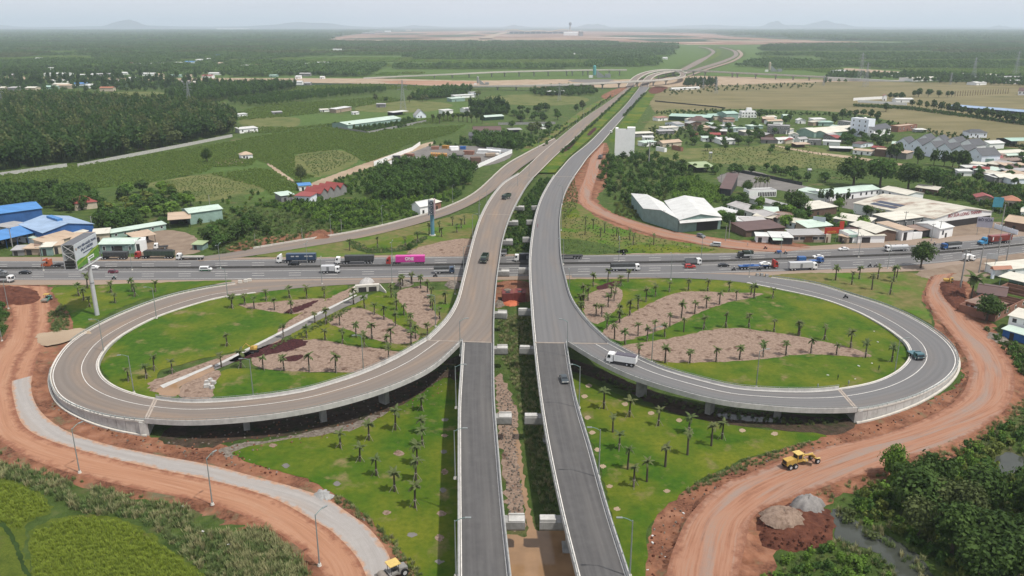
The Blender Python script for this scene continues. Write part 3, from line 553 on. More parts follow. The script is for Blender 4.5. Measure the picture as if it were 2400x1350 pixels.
strip('access_road', d_, e_, REDTRACK, 0, None, 10, 'structure'); skirt('road_bank', e_.copy(), d_.copy(), 3.2, .0, TERRA); skirt('road_bank', d_.copy(), e_.copy(), 1.4, .05, TERRA)
patch('dirt_track', [(86, 788), (121, 782), (196, 774), (212, 788), (168, 801), (104, 815)], SANDY, .62, .3, 1)
# ---- the highway
XS = [-700, -150, 0, 300, 600, 900, 1200, 1450, 1720, 1950, 2050, 2200, 2400, 2560, 3000]
def hw(ys): return crom([G(x, y, .15) for x, y in zip(XS, ys)], 8)
H_far = hw([613, 612, 612, 611, 608, 603, 600, 597, 593, 584, 580, 570, 553, 538, 495]); H_near = hw([657, 656, 656, 656, 655, 651, 647, 644, 639, 631, 627, 616, 592, 570, 515])
H_med = hw([631, 631, 630.5, 629.5, 628, 624, 620, 617.7, 612, 604, 600.3, 593.5, 575, 558, 507])
H_of = hw([602, 602, 602, 602, 603, 598, 595, 593, 587, 573, 567, 556, 540, 525, 480]); H_on = hw([668, 668, 668, 667, 665, 662, 656, 653, 649, 640, 638, 632, 612, 585, 525])
strip('highway_shoulder', H_of, H_on, SHOULDER, -.04, None, 4, 'structure'); strip('highway', H_far, H_near, HWY, 0, None, 6, 'structure')
mk = MB()
for t0, dash in ((.045, None), (.955, None), (.60, None), (.445, None), (.18, (5, 10)), (.31, (5, 10)), (.71, (5, 10)), (.82, (5, 10))):
    q = line_on(H_far, H_near, t0, .26, .02, dash=dash); mk.add(q.v, q.f)
tag(mk.build('road_marking', PAINT), kind='structure')
mb = tag(MB().sweep([(p, s) for p, s in sidepts(H_med, H_far)], [(-.35, 0), (-.22, .85), (.22, .85), (.35, 0)], True).build('median_barrier', plain('grimy_concrete', (.10, .095, .09), .9, .4, 1)), 'long low grimy barrier down the middle of the highway', 'barrier')
patch('dirt_apron', [(2145, 641), (2190, 630), (2260, 618), (2330, 606), (2400, 596), (2410, 630), (2330, 645), (2285, 660), (2240, 658), (2200, 656), (2165, 652)], YARD_B, .13, .4)
strip('junction_road', crom([G(*p, .18) for p in ((600, 686), (680, 677), (760, 670), (860, 665), (1060, 658))], 6), crom([G(*p, .18) for p in ((551, 665), (600, 661), (700, 658), (830, 656), (1050, 652))], 6), ASPH_DUST, 0, None, 3, 'structure')
strip('junction_road', crom([G(*p, .18) for p in ((1820, 677), (1750, 663), (1650, 654), (1500, 650), (1340, 650))], 6), crom([G(*p, .18) for p in ((1905, 664), (1810, 650), (1720, 643), (1560, 641), (1340, 645))], 6), ASPH_GREY, 0, None, 3, 'structure')
# ---- slip road and main carriageways beyond the flyover
def road(name, rows, mat, cols=4, k=6):
    Lp, Rp = secs(rows, k); strip(name, Lp, Rp, mat, 0, None, cols, 'structure'); return Lp, Rp
SL, SR = road('slip_road', [(440, 606, 470, 612, .2), (550, 590, 570, 602, .2), (690, 567, 725, 578, .25), (850, 540, 875, 551, .3), (975, 509, 1002, 518, .35), (1050, 485, 1080, 491, .4), (1117, 450, 1150, 452, .6), (1183, 390, 1220, 394, 1.0), (1233, 360, 1266, 363, 1.2), (1300, 325, 1312, 332, 1.0)], ASPH_DUST)
tag(MB().sweep(sidepts(SL[8:], SR[8:]), [(0, 0), (0, .75), (.3, .75), (.3, 0)], True).build('edge_barrier', CONC_L), 'pale low concrete barrier along the outer side of the curving slip road', 'barrier')
ML, MR = road('main_road', [(1215, 408, 1250, 417, 2.1), (1240, 385, 1276, 391, 1.8), (1266, 361, 1300, 367, 1.4), (1312, 322, 1342, 328, .9), (1350, 291, 1376, 297, .6), (1383, 267, 1404, 274, .45), (1433, 233, 1446, 241, .35), (1473, 203, 1484, 207, .3)], ASPH_DUST)
NL, NR = road('main_road', [(1298, 413, 1347, 413, 2.1), (1318, 390, 1364, 389, 1.8), (1339, 367, 1380, 367, 1.4), (1383, 331, 1413, 332, .9), (1433, 280, 1455, 282, .5), (1467, 245, 1486, 247, .4), (1500, 203, 1522, 205, .3)], ASPH_GREY)
patch('grass_median', [(1262, 408), (1305, 367), (1345, 330), (1384, 290), (1436, 247), (1476, 208), (1498, 203), (1465, 243), (1430, 279), (1380, 330), (1336, 368), (1300, 408)], LAWN, 1.0, .2, 2, False)
patch('grass_verge', [(1425, 330), (1460, 283), (1490, 247), (1530, 205), (1540, 215), (1510, 262), (1480, 305), (1440, 335)], LAWN, .14, .4, 2, False)
patch('grass_verge', [(1240, 352), (1320, 310), (1380, 262), (1430, 230), (1425, 226), (1370, 255), (1310, 298), (1230, 345)], LAWN_DRY, .14, .4, 2)
patch('bare_earth', [(1410, 225), (1440, 210), (1470, 205), (1440, 225), (1420, 232)], TERRA, .2, .5, 2)
patch('bare_earth', [(1520, 212), (1535, 203), (1565, 205), (1550, 216), (1528, 220)], TERRA_DARK, .2, .5, 2)
tr = MB()
for E, O in ((ML, MR), (MR, ML), (NL, NR), (NR, NL)): q = line_on(E, O, 0, .5, .05, off=.4); tr.add(q.v, q.f)
tag(tr.build('kerb', CONC_L), kind='structure')
road('dirt_road', [(1384, 370, 1417, 335, .2), (1370, 417, 1407, 387, .2), (1353, 457, 1387, 458, .2), (1362, 480, 1396, 473, .2), (1387, 498, 1425, 495, .2), (1450, 524, 1500, 521, .2), (1525, 549, 1575, 541, .2), (1600, 564, 1650, 553, .2), (1660, 576, 1742, 566, .2), (1760, 586, 1830, 575, .2), (1830, 592, 1900, 580, .18)], REDTRACK, 6)
patch('farm_lane', [(730, 430), (760, 418), (870, 378), (1000, 335), (1010, 340), (880, 388), (770, 428), (735, 438)], SANDY, .12, .3, 2)
patch('farm_lane', [(615, 375), (625, 378), (670, 410), (690, 425), (684, 428), (650, 405)], SANDY, .12, .2, 2)
patch('village_lane', [(1800, 338), (1900, 355), (2000, 367), (2120, 385), (2118, 389), (1990, 372), (1880, 356)], SANDY, .12, .2, 2)
patch('truck_yard', [(340, 565), (370, 540), (430, 545), (460, 560), (470, 590), (400, 600), (330, 600)], YARD_B, .10, .4)
patch('storage_yard', [(905, 385), (985, 345), (1100, 342), (1195, 355), (1180, 378), (1110, 392), (1060, 385)], YARD, .10, .3)
patch('paved_yard', [(1690, 410), (1760, 400), (1870, 432), (1960, 450), (2100, 470), (2040, 490), (1990, 490), (1850, 450), (1700, 432)], YARD, .10, .4)
patch('paved_yard', [(2225, 535), (2330, 520), (2400, 540), (2250, 560)], YARD_B, .10, .4)
patch('plot', [(505, 378), (560, 372), (580, 380), (530, 388)], YARD_B, .12, .3)
# ---- far interchange, far roads, airport works
patch('expressway_works', [(-900, 182), (0, 180), (300, 183), (850, 184), (1100, 189), (1300, 186), (1480, 186), (1640, 178), (1940, 188), (2130, 188), (2110, 190), (1900, 193), (1560, 204), (1250, 205), (1100, 203), (850, 196), (300, 190), (0, 188), (-900, 190)], SANDY, .2, 3, 12)
patch('bare_earth', [(900, 190), (1120, 192), (1100, 201), (960, 199)], AIRPORT, .3, 3, 8); patch('dark_earth', [(1340, 187), (1430, 186), (1420, 194), (1350, 193)], YARD, .3, 3, 8)
patch('bare_earth', [(1560, 170), (1600, 153), (1640, 138), (1662, 122), (1640, 111), (1690, 108), (1735, 116), (1745, 130), (1705, 147), (1650, 160), (1600, 175)], WEED, .3, 3, 8)
patch('grass_median', [(1632, 148), (1655, 136), (1676, 127), (1680, 118), (1668, 113), (1688, 117), (1690, 127), (1662, 142)], LAWN, .6, 2, 6); patch('grass_median', [(1690, 112), (1716, 120), (1724, 129), (1712, 137), (1728, 128), (1722, 118)], LAWN, .6, 2, 6)
road('far_road', [(1592, 163, 1600, 167, .6), (1610, 154, 1622, 158, .7), (1634, 141, 1646, 145, .8), (1659, 130, 1666, 131, .8), (1668, 121, 1676, 121, .8), (1655, 113, 1663, 113, .8), (1635, 109.5, 1640, 109, .8)], ASPH_DUST); road('far_road', [(1600, 170, 1608, 174, 1.0), (1650, 155, 1660, 158, 1.1), (1695, 141, 1706, 143, 1.2), (1720, 129, 1730, 129, 1.2), (1713, 118, 1722, 118, 1.2), (1685, 110, 1690, 110, 1.2)], ASPH_DUST)
road('far_road', [(1610, 177, 1614, 179, 1.4), (1665, 158, 1670, 160, 1.5), (1715, 142, 1722, 143, 1.6), (1734, 128, 1742, 128, 1.6), (1726, 117, 1733, 117, 1.6)], SHOULDER)
patch('airport_earthworks', [(755, 97), (800, 86), (880, 77), (1000, 74), (1250, 72), (1600, 77), (1720, 86), (1900, 95), (2120, 101.5), (2080, 103), (1900, 103), (1650, 105), (1560, 103), (1400, 97.5), (1100, 96.5)], AIRPORT, .5, 20, 60)
for pp in ([(1120, 94), (1145, 83), (1180, 76), (1195, 76), (1165, 84), (1150, 94)], [(1030, 96), (1060, 90), (1200, 90.5), (1380, 92), (1380, 93), (1150, 92.5)], [(850, 94), (1000, 94.6), (1000, 95.5), (850, 95)], [(1070, 80), (1110, 74), (1120, 74), (1090, 80)], [(1680, 95), (1900, 96.5), (1900, 98), (1680, 97)]):
    patch('runway_works', pp, SANDY, 1.0, 3, 40)
for pp in ([(800, 92), (900, 88), (1000, 90), (930, 93)], [(980, 84), (1100, 81), (1130, 84), (1050, 87)], [(1200, 95), (1350, 94), (1480, 96.5), (1340, 97)], [(1400, 84), (1560, 83), (1640, 87), (1500, 88)], [(1480, 92), (1620, 91), (1700, 96), (1560, 98)], [(1650, 89), (1750, 93), (1850, 97), (1740, 97)], [(880, 80), (960, 78), (1000, 80), (920, 82)], [(1130, 77), (1250, 76), (1270, 79), (1180, 80)]): patch('scrub_strip', pp, FARLAND, .8, 25, 40)
# ---- hills on the skyline
HILL = plain('forested_hill', (.035, .055, .03), .95, .3, .002)
def hill(cx, w, h, d=24000, seed=0, sharp=2.0):
    rg = random.Random(seed); m = MB(); n = 36; X0 = (cx-1200)/FPX*d/CP; wd = w/FPX*d; hh = h/FPX*d*1.05; v = []; ph = [rg.random()*6 for _ in range(4)]
    for j in range(7):
        for i in range(n+1):
            u = 2*i/n-1; r = max(0, 1-abs(u)**sharp)**1.3*(1+.16*math.sin(5*u+ph[0])+.09*math.sin(13*u+ph[1]))+.02*math.sin(31*u+ph[2]); k = math.sin(math.pi*j/6)
            v.append((X0+u*wd/2, d+(j-3)*wd*.12, max(0, r)*hh*k-1))
    c = n+1; m.add(v, [(j*c+i, j*c+i+1, (j+1)*c+i+1, (j+1)*c+i) for j in range(6) for i in range(n)]); tag(m.build('hill', HILL, smooth=True), kind='structure')
for a in ((380, 150, 16, 24000, 1, 1.3), (380, 420, 5, 25000, 2), (760, 330, 10, 26000, 3), (110, 150, 5, 26000, 4), (1005, 120, 5, 27000, 5), (1210, 80, 5, 27000, 12), (1372, 90, 9, 27000, 6, 1.5), (1620, 300, 5, 29000, 7), (1757, 80, 12, 26000, 8), (1868, 150, 13, 27000, 9, 1.6), (1820, 420, 5, 28000, 13), (2236, 50, 5, 25000, 10), (2350, 110, 9, 28000, 11), (620, 700, 3, 29000, 15)): hill(*a)
# ------------------------------------------------------------------ flyovers and ramps
def extend(A, n, dist):
    d = (A[0]-A[4]); d[2] = 0; d /= np.linalg.norm(d); add = np.array([A[0]+d*dist*(n-i)/n for i in range(n)]); return np.vstack([add, A])
def deck_solid(m, Le, Re, thick=1.5):
    pts = []
    for i in range(len(Le)):
        D = Re[i]-Le[i]; pts.append((Le[i], D))
    prof = [(0, -.02), (0, -.45), (.10, -.62), (.2, -thick), (.8, -thick), (.90, -.62), (1, -.45), (1, -.02)]
    return m.sweep(pts, prof, True)
def parapet(name, E, O, parent, mat=CONC, h=.85, rail=True, i0=0, i1=None, label=None):
    E = E[i0:i1]; O = O[i0:i1]; sp = sidepts(E.copy(), O.copy())
    p = MB().sweep(sp, [(-.42, .0), (-.26, .25), (-.22, h), (.02, h), (.02, -.5), (-.02, -.5)], True).build(name, mat, parent)
    if label: p['label'] = label
    if rail:
        r = MB().sweep([(q+np.array([0, 0, h+.32]), s) for q, s in sp], [(-.16, 0), (-.16, .09), (-.07, .09), (-.07, 0)], True)
        s_ = arc(E); t = 0
        for k in np.arange(0, s_[-1], 2.0):
            i = min(np.searchsorted(s_, k), len(E)-1); q, sd = sp[i]; c = q-np.array(sd)*.11
            r.box((c[0], c[1], q[2]+h+.18), (.1, .1, .36), math.atan2(sd[1], sd[0]))
        r.build('guard_rail', STEEL, p)
    return p
def paint(parent, Le, Re, items, dz=.05, mat=PAINT, name='road_marking'):
    for it in items: line_on(Le, Re, dz=dz, **it).build(name, mat, parent)
def cross_joint(parent, a, b, w=.75, dz=.06):
    a, b = Vector(a), Vector(b); d = (b-a).normalized(); n = Vector((-d.y, d.x, 0)); m = MB()
    m.add([p+Vector((0, 0, dz)) for p in (a-n*w/2, b-n*w/2, b-n*.08, a-n*.08)], [(0, 1, 2, 3)]); m.add([p+Vector((0, 0, dz)) for p in (a+n*.08, b+n*.08, b+n*w/2, a+n*w/2)], [(0, 1, 2, 3)])
    return m.build('expansion_joint', plain('joint_mortar', (.46, .39, .33), .9, .3), parent)
JOINT = CONC_L
# west carriageway: widened upper part, then the narrow part toward the camera
UL, UR = secs([(1000, 797, 1158, 802, 8.1), (1044, 752, 1158, 760, 8.4), (1069, 709, 1160, 712, 8.6), (1084, 655, 1165, 655, 8.7), (1095, 612, 1171, 612, 8.6), (1108, 562, 1179, 562, 8.2), (1125, 511, 1195, 512, 7.0), (1150, 465, 1216, 468, 5.2), (1180, 430, 1235, 436, 3.4), (1215, 408, 1250, 417, 2.1)], 8)
LL, LR = secs([(1073, 1380, 1201, 1380, 8.0), (1073, 1200, 1181, 1200, 8.1), (1073, 1050, 1168, 1050, 8.1), (1074, 950, 1160, 950, 8.1), (1079, 870, 1158, 870, 8.1), (1083, 803, 1158, 803, 8.1)], 8)
LL, LR = extend(LL, 6, 110), extend(LR, 6, 110)
def flyover(up, low, label, top_up, top_low, gore, joints, caps, side, lines):
    Ul, Ur = up; Ll, Lr = low; o = thing('flyover', (0, 0, 0), label, 'bridge')
    m = MB(); deck_solid(m, Ul, Ur); deck_solid(m, Ll, Lr); m.build('deck', CONC_D, o)
    strip('roadway', Ul, Ur, top_up, .03, o, 6); strip('roadway', Ll, Lr, top_low, .03, o, 6)
    inner_u, inner_l = (Ur, Lr) if side > 0 else (Ul, Ll); outer_u, outer_l = (Ul, Ll) if side > 0 else (Ur, Lr)
    parapet('parapet', np.vstack([inner_l[:-1], inner_u]), np.vstack([outer_l[:-1], outer_u]), o)
    parapet('parapet', outer_l, inner_l, o); parapet('parapet', outer_u, inner_u, o)
    paint(o, Ul, Ur, [dict(t0=0, off=.75, w=.22), dict(t0=1, off=None, w=.22) if False else dict(t0=.985, w=.22)]); paint(o, Ll, Lr, [dict(t0=.07, w=.18), dict(t0=.93, w=.18)])
    for a, b, z in joints: cross_joint(o, G(*a, z), G(*b, z))
    for k, (px, py, w) in enumerate(caps):
        e = G(px, py, 6.6); r = np.vstack([Ll, Ul]); rr = np.vstack([Lr, Ur]); i = np.argmin(abs((r[:, 1]+rr[:, 1])/2-e.y)); l, q = r[i], rr[i]; zt = min(l[2]-1.5, 6.6)
        if zt < 1.2: continue
        inn, out = (q, l) if side > 0 else (l, q); d = Vector(inn-out); d.z = 0; wd = d.length; d.normalize(); c0 = Vector((out[0], out[1], 0))+d*.8; L_ = wd+3.2
        rz = math.atan2(d.y, d.x); cc = c0+d*L_/2
        p = MB().cyl((0, 0, -.2), (0, 0, zt-1.9), 1.15, 1.15, 12).box((0, 0, .25), (3.4, 3.4, .5)).build('pier', CONC_D, o); p.location = (cc.x, cc.y, 0); p.rotation_euler = (0, 0, rz)
        n_ = L_/2; cp = MB().prism([(-1.25, zt-.0), (1.25, zt-.0), (1.25, zt-1.5), (.9, zt-2.0), (-.9, zt-2.0), (-1.25, zt-1.5)], -n_, n_).build('pier_cap', CONC_D, p)
        ex = n_-1.6
        st = MB().box((ex, 0, zt+.12), (3.0, 2.2, .24)).box((ex, .95, zt+.4), (3.0, .3, .34)).build('bearing_seat', CONC, p)
    return o
caps_w = [(1171, 729, 1), (1171, 817, 1), (1179, 971, 1), (1204, 1211, 1), (1179, 634, 1), (1190, 562, 1), (1205, 511, 1), (1220, 474, 1)]
caps_e = [(1224, 727, 1), (1231, 816, 1), (1251, 971, 1), (1293, 1211, 1), (1224, 632, 1), (1232, 560, 1), (1241, 510, 1), (1255, 472, 1)]
flyover((UL, UR), (LL, LR), 'long flyover carriageway with brown dusty lanes and two green dump trucks on it', ASPH_DUST, ASPH_NEW, None,
        [((1000, 798), (1156, 803), 8.12), ((1141, 502), (1197, 504), 6.75), ((1210, 413), (1249, 418), 2.2)], caps_w, 1, None)
VL, VR = secs([(1250, 802, 1428, 804, 8.1), (1246, 755, 1378, 756, 8.4), (1243, 706, 1342, 706, 8.6), (1240, 655, 1326, 655, 8.7), (1240, 606, 1316, 606, 8.6), (1245, 556, 1313, 556, 8.2), (1253, 510, 1313, 508, 7.0), (1267, 467, 1321, 464, 5.2), (1284, 435, 1335, 432, 3.4), (1298, 413, 1347, 413, 2.1)], 8)
WL, WR = secs([(1358, 1380, 1484, 1380, 8.0), (1314, 1200, 1426, 1200, 8.1), (1283, 1050, 1384, 1050, 8.1), (1267, 950, 1354, 950, 8.1), (1257, 870, 1338, 870, 8.1), (1250, 803, 1328, 805, 8.1)], 8)
WL, WR = extend(WL, 6, 110), extend(WR, 6, 110)
flyover((VL, VR), (WL, WR), 'long flyover carriageway with clean grey lanes and one dark car near its fork', ASPH_GREY, ASPH_NEW, None,
        [((1252, 803), (1425, 806), 8.12), ((1256, 505), (1311, 508), 6.75), ((1300, 414), (1345, 414), 2.2)], caps_e, -1, None)
def loop(rows, label, mat, el, line_side, piers, break_at=None, wall_to=None):
    """rows: inner edge, outer edge, height; el: number of rows that stand on piers"""
    I, O = secs(rows, 8); k = (el-1)*8+1; o = thing('loop_ramp', (0, 0, 0), label, 'bridge')
    deck_solid(MB(), I[:k], O[:k]) ; m = MB(); deck_solid(m, I[:k], O[:k], 1.3); m.build('deck', CONC_D, o)
    strip('roadway', I, O, mat, .035, o, 6)
    parapet('parapet', I, O, o, i1=k); parapet('parapet', O, I, o, i1=k)
    paint(o, I, O, [dict(t0=.36, w=.2), dict(t0=.94, w=.25), dict(t0=.05, w=.2)], .06)
    cross_joint(o, I[k-1]+np.array([0, 0, .03]), O[k-1]+np.array([0, 0, .03]), 1.1)
    # earth-filled part: panelled walls, kerbs and a steel rail
    j = k-1; Oe, Ie = O[j:], I[j:]; n = len(Oe)
    strip('embankment', Ie, Oe, TERRA, -.25, o, 1)
    for E, Q in ((Oe, Ie), (Ie, Oe)):
        sp = sidepts(E.copy(), Q.copy()); s_ = arc(E); t = 0.0
        MB().sweep([(p, s) for p, s in sp], [(-.35, -.02), (-.35, .14), (.12, .14), (.12, -.3), (-.1, -.3)], True).build('kerb', CONC_L, o)
        while t < s_[-1]-1.0:
            i = min(int(np.searchsorted(s_, t)), n-1); i2 = min(int(np.searchsorted(s_, t+2.3)), n-1)
            if i2 <= i: i2 = min(i+1, n-1)
            if i2 == i: break
            (p, sd), (q, se) = sp[i], sp[i2]
            if max(p[2], q[2]) > .7:
                g = .04; d = (q-p)/max(np.linalg.norm(q-p), 1e-3)*g; jt = RNG.uniform(-.015, .03); a = p+d+sd*jt; b = q-d+se*jt
                MB().hexa([(a[0], a[1], -.1), (b[0], b[1], -.1), (b[0]-se[0]*.3, b[1]-se[1]*.3, -.1), (a[0]-sd[0]*.3, a[1]-sd[1]*.3, -.1)], [(a[0], a[1], a[2]-.02), (b[0], b[1], b[2]-.02), (b[0]-se[0]*.3, b[1]-se[1]*.3, b[2]-.02), (a[0]-sd[0]*.3, a[1]-sd[1]*.3, a[2]-.02)]).build('wall_panel', CONC, o)
            t = s_[i2]
    # W-beam rail on the outside, with a gap where the dirt track comes in
    sp = sidepts(Oe.copy(), Ie.copy()); runs = [(0, n)] if not break_at else [(0, int(n*break_at[0])), (int(n*break_at[1]), n)]
    for r0, r1 in runs:
        seg = [(p+np.array([0, 0, .62]), s) for p, s in sp[r0:r1]]
        r = MB().sweep(seg, [(.10, -.17), (.16, -.08), (.10, 0), (.16, .08), (.10, .17), (.05, .17), (.05, -.17)], True); s_ = arc(np.array([p for p, _ in seg])); 
        for t in np.arange(0, s_[-1], 2.0):
            i = min(np.searchsorted(s_, t), len(seg)-1); q, s2 = seg[i]; r.box((q[0]+s2[0]*.0, q[1]+s2[1]*.0, q[2]-.2), (.12, .12, .9))
        r.build('crash_barrier', plain('white_green_steel', (.46, .50, .48), .5, .2, 2, .2), o)
    # toe beam
    hi = [q for q in range(n) if Oe[q][2] > .9]
    if hi: MB().sweep([(p*np.array([1, 1, 0]), s) for p, s in sp[:hi[-1]]], [(.15, 0), (.15, .45), (.75, .45), (.75, 0)], True).build('toe_beam', CONC_L, o)
    # abutment face
    a, b = I[j], O[j]; dv = np.array([-(b-a)[1], (b-a)[0], 0]); dv /= np.linalg.norm(dv)
    if np.dot(dv, I[j-1]-I[j]) < 0: dv = -dv
    MB().hexa([(*(a+dv*.5)[:2], -.1), (*(b+dv*.5)[:2], -.1), (*(b-dv*1.5)[:2], -.1), (*(a-dv*1.5)[:2], -.1)], [(*(a+dv*.5)[:2], a[2]-.7), (*(b+dv*.5)[:2], b[2]-.7), (*(b-dv*1.5)[:2], b[2]-.1), (*(a-dv*1.5)[:2], a[2]-.1)]).build('abutment', CONC, o)
    for t in piers:
        i = int(t*(k-1)); c = (I[i]*.5+O[i]*.5); d = O[i]-I[i]; rz = math.atan2(d[1], d[0]); zt = c[2]-1.28
        p = MB().box((0, 0, zt/2-.2), (2.6, 1.5, zt+.4), 0).box((0, 0, zt-.35), (4.2, 1.6, .7)).build('pier', CONC_D, o); p.location = (c[0], c[1], 0); p.rotation_euler = (0, 0, rz)
    return o, I, O
LOOP_W, LWI, LWO = loop([(1000, 796, 1083, 803, 8.1), (930, 837, 1019, 861, 7.7), (856, 871, 940, 902, 7.2), (790, 894, 835, 938, 6.7), (707, 917, 722, 965, 6.1), (589, 934, 592, 984, 5.3), (459, 942, 452, 993, 4.6), (366, 934, 340, 988, 3.9),
      (305, 919, 250, 976, 3.3), (265, 902, 180, 955, 2.7), (240, 881, 134, 927, 2.1), (231, 855, 117, 886, 1.6), (241, 829, 128, 848, 1.2), (266, 801, 160, 806, .8), (311, 771, 212, 771, .5), (370, 742, 290, 733, .35), (444, 717, 385, 698, .28), (519, 697, 474, 677, .24), (600, 686, 551, 665, .22)],
      'curving brown dusty loop ramp with panelled wall around the lawn with the drain', ASPH_DUST, 8, 0, (.3, .52, .74), (.42, .56))
LOOP_E, LEI, LEO = loop([(1428, 804, 1330, 806, 8.1), (1491, 837, 1400, 848, 7.6), (1555, 865, 1475, 884, 7.1), (1633, 888, 1575, 917, 6.5), (1724, 909, 1685, 944, 5.7), (1815, 916, 1789, 957, 5.0), (1898, 917, 1895, 964, 4.3), (1965, 911, 2010, 962, 3.5),
      (2040, 897, 2100, 944, 2.8), (2088, 878, 2172, 918, 2.2), (2118, 856, 2226, 884, 1.7), (2132, 832, 2246, 850, 1.3), (2124, 806, 2234, 815, 1.0), (2100, 785, 2200, 782, .7), (2060, 758, 2146, 748, .5), (2000, 727, 2080, 718, .35), (1920, 699, 2000, 692, .28), (1820, 677, 1910, 665, .24), (1750, 663, 1810, 650, .22)],
      'curving clean grey loop ramp carrying a loaded white dump truck', ASPH_GREY, 8, 0, (.28, .52, .76))
# ------------------------------------------------------------------ far viaducts
def viaduct(rows, label, w, h, piers, mat=CONC, thick=1.6, pw=2.2):
    C = crom([G(x, y, z) for x, y, z in rows], 8); T = np.gradient(C, axis=0); T[:, 2] = 0; T /= np.linalg.norm(T, axis=1)[:, None]; N = np.stack([-T[:, 1], T[:, 0], 0*T[:, 0]], 1)
    Le, Re = C+N*w/2, C-N*w/2; o = thing('viaduct', (0, 0, 0), label, 'bridge'); m = MB(); deck_solid(m, Le, Re, thick); m.build('deck', mat, o); strip('roadway', Le, Re, ASPH_DUST, .04, o, 2)
    for E, Q in ((Le, Re), (Re, Le)): MB().sweep(sidepts(E.copy(), Q.copy()), [(-.4, 0), (-.3, 1.1), (.05, 1.1), (.05, -1.0)], True).build('parapet', CONC_L, o)
    for x in piers:
        i = np.argmin([abs(1200+FPX*c[0]/(c[1]*CP+(CAM_H-c[2])*SP)-x) for c in C]); c = C[i]; zt = c[2]-thick+.02
        if zt < 1: continue
        p = MB().cyl((0, 0, -.3), (0, 0, zt-1.5), pw*.5, pw*.5, 10).add(*(lambda q: (q.v, q.f))(MB().box((0, 0, zt-.75), (w*.7, pw, 1.5)))).build('pier', CONC_D, o); p.location = (c[0], c[1], 0); p.rotation_euler = (0, 0, math.atan2(N[i][1], N[i][0]))
    return o
viaduct([(852, 183.5, .8), (950, 178.5, 4), (1060, 174, 7), (1167, 169, 9), (1300, 165.5, 10), (1400, 164, 10), (1469, 164, 10)], 'far unfinished viaduct ending in mid air beside the teal mixing plant', 9, 10, [1023, 1060, 1104, 1147, 1183, 1219, 1258, 1292, 1322, 1343, 1362, 1382, 1405, 1430, 1455])
viaduct([(1010, 204, .6), (1127, 202.5, 5), (1300, 199.5, 8), (1467, 192, 9), (1547, 187.5, 9), (1590, 182, 9), (1601, 176, 9), (1594, 169, 9), (1575, 165, 9)], 'far slim ramp that crosses the main road and hooks back on itself', 9, 9, [1167, 1210, 1247, 1313, 1360, 1410, 1450, 1492, 1528, 1558, 1580])
viaduct([(1606, 165, 9), (1660, 167, 9), (1717, 170, 9), (1833, 175.5, 8.5), (1935, 180.5, 7)], 'far straight viaduct over the dry field leading to a wall', 9, 9, [1624, 1655, 1718, 1732, 1770, 1811, 1855, 1898, 1930])
viaduct([(1476, 203, 1.0), (1484, 190, 7), (1500, 177, 10.5), (1525, 168, 11), (1560, 163.5, 9), (1592, 164, 3)], 'far humped bridge of the brown carriageway over the interchange', 12, 9, [1484, 1500, 1515, 1532, 1550])
viaduct([(1511, 203, 1.0), (1515, 190, 7), (1528, 178, 10.5), (1550, 171, 11), (1580, 167, 8), (1604, 170, 3)], 'far humped bridge of the grey carriageway over the interchange', 12, 9, [1515, 1528, 1543, 1560, 1577])
w_ = thing('retaining_wall', G(1940, 190, 0), 'long pale retaining wall at the end of the far straight viaduct', 'wall'); a, b = G(1940, 190)-w_.location, G(2120, 191.5)-w_.location
MB().hexa([(a.x, a.y, 0), (b.x, b.y, 0), (b.x, b.y+9, 0), (a.x, a.y+9, 0)], [(a.x, a.y, 7), (b.x, b.y, 1.2), (b.x, b.y+9, 1.2), (a.x, a.y+9, 7)]).build('wall', CONC, w_)
# ------------------------------------------------------------------ street lamps
def lamp_meshes(h, arm, double=False):
    out = [('base', MB().cyl((0, 0, 0), (0, 0, .5), .42, .30, 8).mesh('base', CONC_L)), ('pole', MB().cyl((0, 0, .4), (0, 0, h), .15, .085, 8).mesh('pole', STEEL))]
    for s in ((1, -1) if double else (1,)):
        a = MB(); p = Vector((0, 0, h-.25))
        for k in range(4):
            q = Vector((s*arm*(k+1)/4, 0, h-.25+.75*math.sin(math.pi/2*(k+1)/4))); a.cyl(p, q, .07, .06, 6); p = q
        hd = MB().box((s*(arm+.4), 0, h+.50), (1.0, .34, .16)); out.append(('arm', a.mesh('arm', GREENSTEEL), [('lamp_head', hd.mesh('lamp_head', STEEL))]))
    return out
LAMP = lamp_meshes(11.0, 1.8); LAMP_MED = lamp_meshes(11.0, 1.9, True)
def lamp(px, py, z, az, label, group, parts=LAMP, s=1.0): place('street_lamp', parts, G(px, py, z), label, 'street lamp', group, math.radians(az), (s, s, s))
for x, y, az, w in ((187, 1108, 60, 'farthest from the roller'), (498, 1183, 60, 'second from the roller'), (749, 1326, 50, 'next to the roller')): lamp(x, y, .8, az, 'tall steel street lamp on the outer edge of the orange road, '+w, 'lamps along the orange road')
for k, (x, y) in enumerate(((1069, 957), (1067, 1122), (1069, 1352))): lamp(x, y, 8.0, 0, ORD[k]+' street lamp below the fork on the outer parapet of the brown flyover', 'lamps of the brown flyover')
for k, (x, y) in enumerate(((1357, 957), (1403, 1120), (1476, 1352))): lamp(x, y, 8.0, 180, ORD[k]+' street lamp below the fork on the outer parapet of the grey flyover', 'lamps of the grey flyover')
lamp(1079, 834, 8, 20, 'street lamp standing in the fork where the brown loop ramp leaves the flyover', None, s=.95); lamp(1329, 836, 8, 160, 'street lamp standing in the fork where the grey loop ramp leaves the flyover', None, s=.95)
for k, (x, y, z) in enumerate(((1021, 766, .2), (852, 870, .2), (594, 930, .2), (314, 921, .2), (244, 829, .2), (367, 746, .2), (534, 697, .2))): lamp(x, y, z, 200, ORD[k]+' street lamp inside the brown loop ramp counted from its fork', 'lamps of the brown loop')
